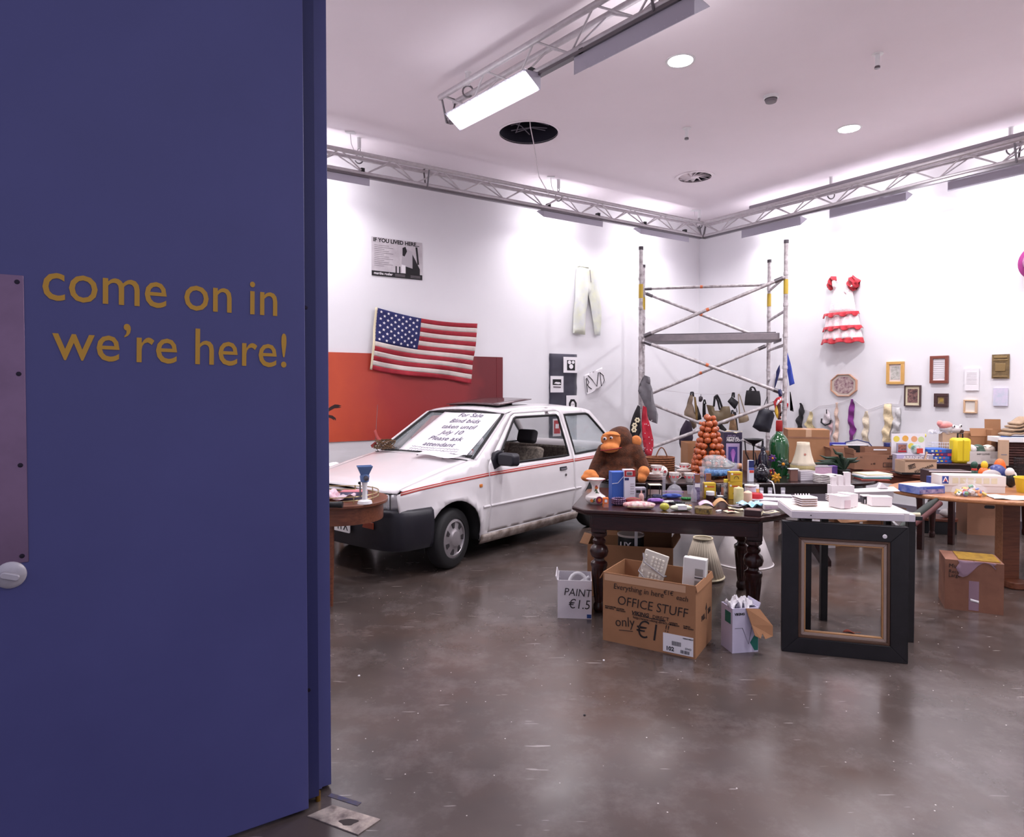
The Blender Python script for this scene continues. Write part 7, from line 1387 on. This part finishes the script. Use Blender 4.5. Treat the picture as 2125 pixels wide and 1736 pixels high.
for s_, z_, sz in (('SURGARD', .139, .024), ('MINERAL 72', .117, .024), ('ORIGIN', .094, .011), ('72 PACK', .080, .012)): text(s_, sz, ink, t, (.21, -.1212, z_), al='RIGHT', fat=.03)
text('x 48', .026, ink, t, (-.06, -.1212, .06), al='CENTER'); text('K2', .02, ink, t, (-.18, -.1212, .128)); bf = MB().box(.04, .22, -.1215, -.12, .025, .072).build('barcode_frame', ink, t); MB().box(.046, .214, -.1222, -.1215, .031, .066).build('barcode_field', card_d, bf); barcode(bf, .055, -.1222, .033, .15, .03)
q = ond(1838, .36)+Vector((.02, .16, 0)); t = thing('inner_carton', 'brown carton standing behind the barcode carton', 'box', q, AR+R(52)); carton(t, .34, .12, .21, card_d, True); MB().box(-.08, .06, -.0625, -.06, .175, .19).build('white_label', paper, t)
q = ond(1777, .40)+Vector((.01, .10, 0)); t = thing('ring_binder', 'wide black ring binder lying behind the torn carton', 'binder', (q.x, q.y, DZ), AR+R(52)); MB().box(-.22, .17, -.03, .03, .0, .205).build('cover', black, t, bev=.003); MB().lathe([(.013, 0), (.013, .002), (0, .002)], 14).build('finger_ring', paper, t, (.13, -.03, .165), rot=(R(90), 0, 0)); MB().box(-.21, .16, -.022, .022, .0, .207).build('pages', paper, t)
q = ond(1732, .42); t = thing('blue_folder', 'blue plastic folder lying on the binder beside the big carton', 'folder', (q.x+.02, q.y+.05, DZ+.0), AR+R(52)); MB().box(-.12, .12, -.05, -.03, 0, .225).build('cover', mat('blue_plastic', (70, 74, 168), .4), t, bev=.003); MB().box(-.11, .11, -.03, -.022, 0, .215).build('sheets', paper, t)
q = ond(1782, .50); t = thing('toy_backboard', 'small white toy basketball backboard with blue outline by the wall', 'toy', (q.x+.05, q.y+.12, 0.48), AR+R(40)); bb = [(-.16, .22), (.16, .22), (.16, .44), (.12, .49), (0, .52), (-.12, .49), (-.16, .44)]
MB().prism(bb, -.004, .004, M=TR(0, 0, 0, R(90))).build('board', paper, t); MB().tube([(x, -.006, z) for x, z in bb], .006, 6, True).build('outline', mat('navy_line', (50, 56, 110), .5), t); MB().tube([(-.06, -.007, .27), (.06, -.007, .27), (.06, -.007, .38), (-.06, -.007, .38)], .004, 6, True).build('target_square', MATS['navy_line'], t); text('SPALDING', .03, MATS['navy_line'], t, (0, -.0055, .45)); MB().box(-.02, .02, -.01, .01, -.48, .22).build('stand_post', white_plastic, t); MB().box(-.10, .10, -.08, .08, -.48, -.465).build('stand_base', white_plastic, t)
q = ond(1849, .37)+Vector((.02, .16, 0)); t = pb('blue_gift_box', 'small dark blue box on top of the inner carton', 'box', 1839, 1859, 919, q.y, DZ+.213, .05, mat('gift_blue', (44, 50, 110), .5)); plate_on(t, 'ribbon', .4, .5, 0, 1, MATS['silver_plastic'])
# shoe box
q = ond(1902, .14)+Vector((0, 0, .008)); t = thing('footwear_box', 'open pale shoe box printed footwear at the right end of the side table', 'box', q, AR+R(52)); carton(t, .30, .2, .125, card_l, True, [('F', .02, 20)]); text('FOOTWEAR', .034, ink, t, (.03, -.104, .05), (R(90), R(-22), 0), fat=.01); f_ = MB().tube([(-.11, -.1025, .045), (-.05, -.1025, .065), (-.06, -.1025, .1), (-.12, -.1025, .08)], .003, 5, True).build('logo_frame', ink, t); text('ISO', .034, ink, t, (-.085, -.104, .072), (R(90), R(-20), 0), fat=.02)
q2 = q+Vector((0, 0, .006))
for k, (dx, dy, m, h_, lab) in enumerate(((-.06, .02, black, .11, 'black gadget in the footwear box'), (.0, .0, mat('tan_gadget', (150, 112, 80), .6), .115, 'tan gadget in the middle of the footwear box'))):
    t = thing('boxed_gadget', lab, 'gadget', q2+Vector((dx, dy, 0)), AR+R(50), 'gadgets in the footwear box'); MB().box(-.035, .035, -.03, .03, 0, h_).build('case', m, t, bev=.006); MB().lathe([(.012, h_), (.012, h_+.008), (0, h_+.008)], 14).build('knob', dg, t)
t = thing('wooden_ruler', 'pale wooden ruler sticking up out of the footwear box', 'ruler', q2+Vector((.06, .02, 0))); MB().box(-.01, .01, -.002, .002, 0, .21, M=TR(0, 0, 0, 0, R(18))).build('stick', fp_, t); MB().box(-.0102, -.004, -.0025, .0025, .02, .2, M=TR(0, 0, 0, 0, R(18))).build('scale_marks', dg, t)
t = thing('black_tray', 'black plastic tray on the side table under the footwear box', 'tray', (q.x, q.y, DZ+.0065), AR+R(52)); MB().box(-.19, .19, -.12, .12, -.006, -.0005).build('tray_base', black, t); MB().box(-.19, .19, -.125, -.12, -.006, .014).build('tray_lip', black, t)
q = ond(1893, .34); t = thing('printed_game_box', 'grey printed board game box behind the footwear box', 'game box', q, AR+R(52)); MB().box(-.17, .19, -.05, .05, 0, .17).build('box', mat('grey_print', (164, 158, 172), .6), t, bev=.003); text('ABANDON', .05, paper, t, (.02, -.0515, .135), fat=.01); MB().box(-.17, -.09, -.0515, -.05, .02, .165).build('violet_end', mat('pale_violet', (176, 168, 206), .6), t)
q = ond(1888, .43)+Vector((.03, .05, 0)); t = thing('dotted_card', 'white card printed with yellow and orange circles standing at the back', 'card', (q.x, q.y, DZ), AR+R(52)); MB().box(-.18, .16, -.003, .003, .0, .372).build('card', paper, t, smooth=0)
for x, z, c_ in ((-.13, .315, (226, 206, 90)), (-.04, .32, (228, 170, 80)), (.05, .315, (226, 164, 120)), (.12, .31, (200, 216, 150)), (.02, .24, (226, 206, 90))): MB().lathe([(.032, 0), (.032, .001), (0, .001)], 20).build('dot', mat('dot_%d_%d' % (c_[0], c_[1]), c_, .6), t, (x, -.003, z), rot=(R(90), 0, 0))
q = ond(1874, .38); t = pb('game_case', 'grey and red game case in front of the dotted card', 'game', 1862, 1883, 919, q.y-.02, DZ+.172, .015, mat('case_grey', (150, 142, 160), .5), -3); plate_on(t, 'cover_art', .12, .88, .3, .85, art('cover_art', (170, 110, 90), (70, 50, 60), 40)); plate_on(t, 'red_title', .1, .9, .08, .26, MATS['crimson_print'])
q = ond(1908, .36); t = blob('green_red_toy', 'small green and red toy leaning by the dotted card', 'toy', 1905, 22, 922, q.y, DZ+.172, .05, mat('green_red', (40, 120, 90), .5, rgb2=(210, 210, 216), scale=20), 61, .1); MB().box(-.01, .05, -.03, -.022, .01, .06).build('red_flap', MATS['red_print'], t)

# ------------------------------------------------------------------ goods on the mahogany table (z = ez)
def one(px, d): p = at(px, 950, 6.95-d*0+.0); return p
EZ = ez
gs = [(1931, 1981, (44, 84, 168), (206, 60, 70), 'blue board game with a red end, lowest of the stack', .035), (1929, 1975, (60, 104, 186), (40, 50, 110), 'light blue board game, second of the stack', .035), (1922, 1972, (84, 44, 108), (190, 60, 80), 'purple and red board game, third of the stack', .035), (1921, 1968, (48, 96, 176), (60, 70, 130), 'blue board game with coloured squares, top of the stack', .04)]
zz = EZ
for x0, x1, c1, c2, lab, h_ in gs:
    p = at((x0+x1)/2, 950, 7.02); w_ = (x1-x0)*7.02/F; t = thing('board_game', lab, 'board game', (p.x+.02, 7.10, zz), R(-6), 'stacked board games'); MB().box(-w_/2, w_/2, -.11, .11, 0, h_-.001).build('box', mat('game_%d' % c1[0], c1, .5), t, bev=.002); MB().box(w_*.26, w_/2+.001, -.1115, -.11, .002, h_-.004).build('end_panel', mat('game_end_%d_%d' % (c2[0], c2[2]), c2, .5), t)
    for k in range(3): MB().box(-w_*.35+k*w_*.17, -w_*.26+k*w_*.17, -.1115, -.11, h_*.3, h_*.7).build('print_square', (paper, yg, MATS['red_print'])[k], t)
    zz += h_
# yellow case
t = pb('yellow_case', 'bright yellow plastic carry case with a black handle', 'case', 1983, 2018, 909, 6.92, EZ, .12, mat('bright_yellow_plastic', (224, 196, 40), .35), -4, None, .03)
for y_ in (-.0615,): MB().box(-.006, .006, y_, y_+.004, .02, t['h']-.02).build('seam', mat('yellow_seam', (196, 168, 30), .4), t)
MB().tube([(-.025, 0, t['h']-.005), (-.025, 0, t['h']+.045), (.025, 0, t['h']+.045), (.025, 0, t['h']-.005)], .009, 8).build('handle', black, t)
# white box of cloth, cartons
q = at(2046, 960, 6.88); t = thing('cloth_box', 'low white carton full of folded cloth right of the yellow case', 'box', (q.x, 7.0, EZ), R(-8)); carton(t, .31, .2, .13, mat('off_white_card', (206, 196, 192), .8), True); text('BABY CLOTHES', .022, ink, t, (0, -.1015, .1), sx=.8)
for k, (dx, c_, sd, lab) in enumerate(((-.08, (222, 216, 216), 71, 'white folded cloth at the left of the white carton'), (.0, (60, 84, 70), 72, 'dark green cloth in the middle of the white carton'), (.08, (226, 212, 200), 73, 'cream crumpled cloth at the right of the white carton'))):
    w_ = .13; m = fabric('cl_%d' % sd, c_, .15, 12); t = thing('folded_cloth', lab, 'cloth', (q.x+dx, 7.0-dx*.14, EZ+.006), R(10*k), 'cloths in the white carton'); mb = MB(); rn = random.Random(sd)
    for j in range(4): mb.ball((rn.uniform(-.02, .02), rn.uniform(-.03, .03), .05+.03*j), (.055, .07, .05), 14, 8)
    o = mb.build('cloth', m, t); a = o.modifiers.new('fuse', 'REMESH'); a.mode = 'VOXEL'; a.voxel_size = .008; a.use_smooth_shade = True; MB().tube([(-.05, -.06, .165), (0, -.065, .175), (.05, -.055, .165)], .004, 5).build('hem', m, t)
def CT(nm, lab, x0, x1, y0, Y, z, dep, m, rz=-8, op=True, fl=()): 
    w_, h_, p = dims(x0, x1, y0, Y, z); t = thing(nm, lab, 'box', (p.x, Y+dep/2, z), R(rz), 'cartons on the mahogany table'); carton(t, w_, dep, h_, m, op, fl); t['w'] = w_; t['h'] = h_; t['d'] = dep; MB().box(-w_*.3, w_*.3, -dep/2-.0008, -dep/2, h_*.42, h_*.46).build('printed_line', dg, t); return t
CT('open_carton', 'open brown carton with a raised flap behind the white carton of cloth', 2018, 2062, 905, 7.14, EZ, .12, card, -8, True, [('F', .09, -18), ('B', .05, 10)])
CT('plain_carton', 'plain brown carton behind the stacked board games', 1958, 1995, 898, 7.24, EZ, .08, card_l, -6, False)
CT('small_carton', 'small brown carton behind the yellow case', 1996, 2016, 899, 7.20, EZ, .08, card, -6, False)
CT('tall_carton', 'tall brown carton with upright flaps near the right edge', 2062, 2092, 892, 7.02, EZ, .14, card, -12, True, [('B', .11, 4)])
# dark wicker hamper, white tray, burlap
w_, h_, p = dims(2090, 2150, 917, 6.78, EZ-.0); t = thing('dark_hamper', 'dark brown woven hamper at the right edge of the photo', 'hamper', (p.x, 6.86, EZ), R(-10)); hm = mat('dark_wicker', (86, 50, 44), .8, rgb2=(60, 34, 32), scale=30); MB().box(-w_/2, w_/2, -.08, .08, 0, h_).build('basket', hm, t, bev=.004)
for k in range(9): MB().tube([(-w_/2-.004, -.084, .02+k*h_/9), (w_/2+.004, -.084, .02+k*h_/9)], .008, 6).build('weave_row', hm, t)
th_ = EZ+h_; w_, h2, p = dims(2077, 2160, 902, 6.78, th_); t = thing('white_tray', 'shallow white tray on top of the dark hamper', 'tray', (p.x, 6.86, th_), R(-10)); MB().box(-w_/2, w_/2, -.11, .11, 0, .008).build('tray_base', white_plastic, t)
for b in ((-w_/2, w_/2, -.11, -.10, .008, .05), (-w_/2, w_/2, .10, .11, .008, .05), (-w_/2, -w_/2+.01, -.1, .1, .008, .05), (w_/2-.01, w_/2, -.1, .1, .008, .05)): MB().box(*b).build('tray_side', white_plastic, t, bev=.002)
p = at(2125, 900, 6.82)
for k in range(3):
    t = thing('folder_sheet', 'flat '+('green', 'teal', 'blue')[k]+' folder in the white tray under the burlap', 'folder', (p.x+.01*k, 6.86, th_+.009+.016*k), R(-10+3*k), 'folders in the white tray'); MB().box(-.17, .17, -.08, .08, 0, .013).build('cover', mat('fold_%d' % k, ((60, 120, 90), (60, 120, 130), (80, 110, 170))[k], .5), t, bev=.002); MB().box(-.165, .165, -.0805, -.078, .003, .010).build('pages', paper, t)
t = thing('burlap_pile', 'folded beige burlap cloth heaped over the white tray', 'cloth', (p.x+.02, 6.88, th_+.055), R(-8)); bur = fabric('burlap', (168, 140, 112), .25, 20)
for k in range(4): MB().sheet(16, 6, lambda u, v: (-.17+.05*k*.6+.36*u*(1-.05*k), (v-.5)*.2, .012+.038*k+.03*math.sin(PI*u)*(1+.4*k)+.008*math.sin(u*14+k))).build('fold_layer', bur, t, solid=-.02)
t = CT('beige_panel_box', 'pale beige flat carton leaning against the dark hamper', 2077, 2094, 914, 6.72, EZ, .04, card_l, -18, False)
# wire basket, blue tool, soft toy in a bag
t = thing('wire_basket', 'white wire basket behind the stacked board games', 'basket', (at(1943, 930, 7.3).x, 7.28, EZ), R(-6)); ww = mat('white_wire', (214, 212, 220), .5)
for k in range(6): MB().tube([(-.09, -.06, .02+.035*k), (.09, -.06, .02+.035*k), (.09, .03, .02+.035*k), (-.09, .03, .02+.035*k)], .003, 5, True).build('hoop_wire', ww, t)
for k in range(9): MB().tube([(-.09+.0225*k, -.06, 0), (-.09+.0225*k, -.06, .2)], .003, 5).build('upright_wire', ww, t)
t = thing('blue_mallet', 'blue toy mallet with a yellow head standing by the wire basket', 'toy', (at(1919, 930, 7.05).x, 7.16, EZ), R(-6)); MB().tube([(0, 0, 0), (0, 0, .27)], .016, 10).build('handle', mat('tool_blue', (44, 62, 140), .4), t); MB().tube([(-.02, 0, .275), (.07, 0, .28)], .02, 10).build('head', yg, t)
p = at(1972, 898, 7.26); t = thing('bagged_soft_toy', 'pink and white soft toy with googly eyes in a clear bag on the plain carton', 'soft toy', (p.x, 7.28, p.z-.01)); pw_ = fabric('pink_white_plush', (232, 150, 146), .2, 10); fz = fabric('fuzzy_white', (214, 206, 206), .2, 20)
mb = MB(); [mb.ball(c_, r_, 14, 10) for c_, r_ in (((-.03, 0, .06), (.075, .06, .055)), ((.05, -.02, .05), (.07, .05, .045)))]; o = mb.build('head', fz, t); a = o.modifiers.new('fuse', 'REMESH'); a.mode = 'VOXEL'; a.voxel_size = .009; a.use_smooth_shade = True
MB().ball((-.05, -.01, .095), (.075, .055, .045), 14, 10).build('pink_cap', pw_, t); MB().ball((-.11, -.01, .115), (.03, .03, .035), 12, 8).build('cap_tip', pw_, t)
for x, z in ((.01, .085), (.085, .09)): e = MB().ball((x, -.06, z), (.016, .01, .018), 12, 8).build('eye', paper, t); MB().ball((x+.003, -.068, z), (.008, .006, .011), 10, 6).build('pupil', ink, e)
MB().ball((.105, -.05, .03), (.025, .02, .02), 10, 8).build('snout', mat('dark_brown_plush', (74, 54, 48), .8), t); crumple('clear_bag', 'clear plastic bag wrapped under the pink soft toy', 'bag', (p.x-.05, 7.3, p.z-.02), .26, .12, .05, mat('clear_film', (222, 222, 230), .1, alpha=.3), 0, 81)

# ------------------------------------------------------------------ light oval table (z = .74): boxes, toys
CZ = .74
def C_(px, py): return onz(px, py, CZ)
q = C_(1916, 1024); t = pb('blue_puzzle_box', 'flat blue jigsaw box at the left end of the light oval table', 'puzzle box', 1894, 1962, 1009, 5.30, CZ, .20, mat('puzzle_blue', (74, 96, 172), .5, rgb2=(140, 150, 200), scale=20), 14); plate_on(t, 'white_top', .02, .98, .03, .97, paper, 'T', .002); plate_on(t, 'blue_title', .3, .95, .68, .9, MATS['blue_print']); plate_on(t, 'picture_strip', .05, .95, .1, .6, art('puzzle_art', (176, 160, 190), (70, 70, 130), 30))
t = pb('toy_set_box', 'open red and dark toy box propped behind the white model box', 'toy box', 1933, 2014, 977, 5.85, CZ, .16, mat('toy_dark', (56, 40, 46), .5), -6); plate_on(t, 'red_letters', .1, .58, .3, .62, mat('toy_red', (190, 46, 56), .5)); plate_on(t, 'pale_figure', .6, .8, .2, .8, cream); plate_on(t, 'white_edge', -.01, 1.01, .93, 1.0, paper, th=.004); plate_on(t, 'blue_base', 0, 1, 0, .2, MATS['blue_print'], th=.003)
t = pb('orange_blue_box', 'small blue and orange box under the toy set box', 'box', 1937, 1958, 990, 5.62, CZ, .10, mat('box_blue', (52, 74, 150), .5), -4); plate_on(t, 'orange_side', 0, 1, 0, .45, mat('box_orange', (226, 150, 60), .5)); plate_on(t, 'lid_line', 0, 1, .48, .52, paper)
t = pb('white_model_box', 'long white model kit box with a blue letter A emblem', 'box', 1960, 2084, 987, 5.36, CZ, .16, mat('kit_white', (218, 210, 206), .6), -8); plate_on(t, 'lid_front', -.005, 1.005, .42, 1.0, mat('kit_lid', (226, 218, 212), .6), th=.004); plate_on(t, 'emblem_field', .02, .12, .52, .96, mat('emblem_blue', (56, 74, 150), .5), th=.0055); text('A', t['h']*.42, paper, t, (-t['w']*.43, -.0865, t['h']*.74), fat=.03); text('A', t['h']*.24, MATS['red_print'], t, (-t['w']*.43, -.0872, t['h']*.72), fat=.03)
for k in range(6): plate_on(t, 'photo_square', .18+.12*k, .27+.12*k, .55, .88, cream, th=.005)
plate_on(t, 'end_print', .1, .9, .2, .8, art('kit_end', (206, 180, 140), (150, 120, 90), 20), 'R')
# bag of bricks
q = C_(2021, 1030); t = thing('bag_of_toy_bricks', 'clear bag of coloured toy pieces at the front of the light oval table', 'toy bag', (q.x, q.y+.05, CZ)); random.seed(33)
cols = [mat('brick_%d' % i, c_, .3) for i, c_ in enumerate(((60, 90, 180), (200, 60, 50), (216, 180, 60), (60, 130, 70), (226, 222, 220), (226, 150, 80)))]
for k in range(46):
    r_ = random.random()**.5*.11; a = random.uniform(0, 6.28); s_ = random.uniform(.012, .022); z_ = random.uniform(.0, .075)*(1-r_/.13)
    o = MB().box(-s_, s_, -s_*.7, s_*.7, -s_*.6, s_*.6, M=TR(r_*math.cos(a), r_*.6*math.sin(a), max(s_, z_+s_*.6), random.uniform(-.6, .6), random.uniform(-.6, .6), a)).build('toy_piece', cols[k % 6], t, bev=.003)
MB().lathe([(.02, .0), (.12, .005), (.135, .03), (.12, .065), (.07, .09), (.03, .10), (.05, .125)], 30, rf=lambda a, z: 1+.06*math.sin(5*a+z*40)+.03*math.sin(11*a), M=Matrix.Diagonal((1, .62, 1, 1)), cap=False).build('clear_bag', mat('bag_film', (236, 238, 244), .05, alpha=.16, spec=.9), t)
crumple('white_sheets', 'white sheets of paper lying at the right front of the light oval table', 'papers', C_(2105, 1038)+Vector((.06, .1, .002)), .30, .22, .008, paper, R(-20), 91)
t = lt('yellow_tub', 'bright yellow toy tub at the right edge of the light oval table', 'tub', 2132, 44, 990, C_(2120, 1021).y, CZ, [('tub', [(0, 0), (.78, 0), (.8, .02), (1, .96), (1.04, 1), (.95, 1), (.75, .05)], mat('tub_yellow', (232, 204, 60), .4)), ('rim', [(1.0, .94), (1.07, .96), (1.05, 1.01), (.98, 1)], MATS['tub_yellow'])])
# toys at the back of the light table
def toyfig(nm, lab, cx, wpx, y0, Y, parts):
    w_, h_, p = dims(cx-wpx/2, cx+wpx/2, y0, Y, CZ); t = thing(nm, lab, 'toy', p, 0, 'toys at the back of the light oval table')
    for pn_, cx_, cz_, rx, rz_, m in parts: MB().ball((cx_*w_, -.01*(pn_ in ('eye', 'beak', 'patch')), cz_*h_), (rx*w_, rx*w_*.9, rz_*h_), 16, 10).build(pn_, m, t)
    return t
tg_, tr2, ty, to, tb2, tw = [mat('toy_%s' % n_, c_, .35) for n_, c_ in (('green', (30, 70, 56)), ('redp', (196, 50, 44)), ('yellowp', (226, 180, 40)), ('orangep', (226, 106, 40)), ('bluep', (50, 60, 120)), ('whitep', (216, 208, 206)))]
toyfig('green_skittle', 'dark green and red toy skittle left of the yellow-headed toy', 2022, 18, 957, 5.95, [('body', 0, .32, .5, .33, tg_), ('collar', 0, .6, .32, .12, tr2), ('head', 0, .82, .38, .19, tg_)])
toyfig('yellow_headed_toy', 'orange and red round toy with a yellow head', 2042, 21, 956, 5.80, [('base', 0, .22, .46, .22, tr2), ('body', 0, .5, .5, .25, to), ('head', .05, .82, .32, .18, ty)])
toyfig('orange_disc_toy', 'orange toy cap with a pink centre at the back', 2075, 23, 951, 6.02, [('foot', 0, .15, .3, .15, ty), ('cap', 0, .58, .5, .42, to), ('patch', 0, .6, .25, .2, mat('toy_pink', (206, 50, 90), .4))])
toyfig('blue_dome_toy', 'blue dome-shaped toy with a red rim in front of the orange cap', 2069, 38, 963, 5.78, [('dome', 0, .5, .5, .5, tb2), ('rim', .3, .25, .22, .22, tr2), ('yellow_knob', -.38, .6, .14, .2, ty)])
t = blob('grey_toy_shoe', 'grey plush slipper lying in front of the blue dome toy', 'slipper', 2066, 36, 976, 5.66, CZ, .10, fabric('grey_plush', (176, 168, 168), .15, 12), 95, .1); MB().box(-.05, .05, -.05, .05, 0, .008).build('sole', cream, t)
toyfig('black_white_toy', 'black and white round toy near the yellow tub', 2098, 22, 970, 5.66, [('body', 0, .4, .5, .4, mat('toy_black', (24, 24, 28), .3)), ('head', -.1, .75, .4, .25, tw), ('patch', .2, .6, .25, .2, tw)])
t = lt('black_wire_bin', 'black mesh bin at the right edge behind the yellow tub', 'bin', 2125, 34, 950, 5.95, CZ, [('base', [(0, 0), (.85, 0), (.87, .02)], black), ('rim', [(.98, .97), (1.02, .99), (.98, 1.0)], black)])
for k in range(22): a = 2*PI*k/22; MB().tube([(t['w']*.43*math.cos(a), t['w']*.43*math.sin(a), 0), (t['w']*.5*math.cos(a), t['w']*.5*math.sin(a), t['h'])], .002, 5).build('wire', black, t)
for k in range(7): z_ = t['h']*(.1+.13*k); r_ = t['w']*(.43+.07*z_/t['h']); MB().tube([(r_*math.cos(a), r_*math.sin(a), z_) for a in [2*PI*i/24 for i in range(24)]], .002, 5, True).build('hoop', black, t)

# ------------------------------------------------------------------ on the floor at the right
g0 = onz(1970, 1265, 0); g1 = onz(2088, 1275, 0); ga = math.atan2((g1-g0).y, (g1-g0).x); gw = (g1-g0).length; gd = .30; c_ = (g0+g1)/2+Vector((-math.sin(ga), math.cos(ga), 0))*gd/2
t = thing('taped_carton', 'battered taped brown carton on the floor by the light oval table', 'box', c_, ga+R(-9)); carton(t, gw, gd, .355, mat('worn_cardboard', (132, 90, 72), .85, rgb2=(112, 74, 60), scale=5), False)
MB().box(-.09, .16, -gd/2+.03, gd/2-.02, .361, .366).build('yellow_wrap', mat('mustard_tape', (170, 132, 50), .35, rgb2=(120, 90, 40), scale=25), t); cl = mat('shiny_tape', (170, 140, 160), .15, alpha=.55)
MB().sheet(8, 6, lambda u, v: (-.10+.22*u+.01*math.sin(v*9), -gd/2-.003-.002*math.sin(u*9), .362-.12*v*(.5+.5*math.sin(u*5+1)))).build('clear_tape', cl, t, solid=-.0008); MB().box(-.03, .03, -gd/2-.0015, -gd/2, .01, .22).build('clear_tape', cl, t)
hand(t, 'Music', .042, -gw/2+.02, .315, -gd/2-.002, 0); hand(t, 'Records', .036, -gw/2+.02, .275, -gd/2-.002, 0); hand(t, 'Large', .036, -gw/2+.02, .245, -gd/2-.002, R(4)); MB().sheet(4, 2, lambda u, v: (-.02+.05*u, -gd/2-.002, .075+.018*v-.01*u)).build('torn_label', paper, t, solid=-.0008)
w_, h_, p = dims(2016, 2112, 1050, 7.15, 0); t = thing('handled_carton', 'brown archive carton with a hand hole under the mahogany table', 'box', (5.22, 7.22, 0), R(-14)); carton(t, .46, .30, .40, card_d, False); MB().prism(rrect(.10, .035, .017), 0, .001, M=TR(-.02, -.1505, .31, R(90))).build('hand_hole', black, t)
t = thing('open_suitcase', 'open dark case with a red-brown rim and soft things on the floor', 'suitcase', (4.72, 7.28, 0), R(-20)); MB().prism(rrect(.36, .30, .09, 8), 0, .14).build('case_body', black, t, bev=.004); MB().prism(rrect(.38, .32, .1, 8), .14, .17).build('rim', wood_red, t, bev=.004)
for k, (dx, m, r_, lab) in enumerate(((-.08, fabric('mauve_cloth', (170, 120, 150), .3, 20), .05, 'mauve cloth in the open dark case'), (.09, fz, .065, 'white fluffy toy in the open dark case'))):
    o = thing('case_item', lab, 'soft item', (4.72+dx, 7.26-dx*.3, .171), 0, 'soft things in the open case'); mb = MB(); mb.ball((0, 0, r_*.7), (r_*1.2, r_, r_*.7), 16, 10); mb.build('body', m, o); MB().ball((.02, -.01, r_*1.3), (r_*.5, r_*.5, r_*.4), 12, 8).build('top_fold', m, o)
p0 = at(1866, 1096, 4.62); p1 = at(1948, 1033, 5.24); t = thing('rolled_umbrella', 'rolled dark green and red umbrella leaning against the light oval table', 'umbrella', (p0.x, p0.y, p0.z)); b1_ = p1-p0; lo = Vector((0, 0, 0))
MB().tube([lo, lo.lerp(b1_, .2), lo.lerp(b1_, .7), b1_], [.012, .028, .028, .012], 12).build('green_cloth', mat('bottle_green_nylon', (22, 32, 26), .6), t); MB().tube([lo.lerp(b1_, .2)+Vector((.03, -.01, -.02)), lo.lerp(b1_, .9)+Vector((.03, -.01, -.02))], .022, 10).build('red_cloth', mat('umbrella_red', (76, 22, 24), .6), t); MB().tube([b1_, b1_+b1_.normalized()*.03], .008, 8).build('tip', steel, t)
t = thing('black_stool', 'plain black stool hidden behind the right side of the large frame', 'stool', (2.73, 4.66, 0)); MB().box(-.065, .06, -.06, .06, p0.z-.05, p0.z-.015).build('seat', blk_w, t, bev=.003)
for x in (-.05, .045):
    for y in (-.045, .045): MB().box(x-.012, x+.012, y-.012, y+.012, 0, p0.z-.05).build('leg', blk_w, t)
for k, (x, y, w_, d_, h_, rz, lab) in enumerate(((3.35, 6.75, .34, .26, .30, 20, 'open brown carton on the floor under the side table, near the oval table'), (3.9, 6.95, .30, .24, .34, -30, 'brown carton on the floor under the side table behind the light oval table'))):
    t = thing('floor_carton', lab, 'box', (x, y, 0), R(rz), 'cartons under the side table'); carton(t, w_, d_, h_, card, True, [('F', .10, 115), ('R', .10, 100)])
t = thing('white_floor_carton', 'white carton on the floor under the oval table seen through the frame', 'box', (3.05, 6.62, 0), R(8)); carton(t, .34, .22, .24, wc, False); MB().box(-.12, .1, -.1112, -.11, .14, .16).build('printed_line', dg, t)
random.seed(77)
for k, (px, py) in enumerate(((1213, 1484), (745, 1402), (1253, 1370))):
    q = onz(px, py, 0); tag(MB().lathe([(.006, 0), (.006, .004), (0, .006)], 10).build('floor_scrap', ink if k == 0 else paper, None, q), ('tiny dark scrap on the bare floor in the foreground', 'tiny white scrap on the floor right of the blue door', 'tiny white scrap on the floor before the office carton')[k], 'scrap', 'scraps on the floor')
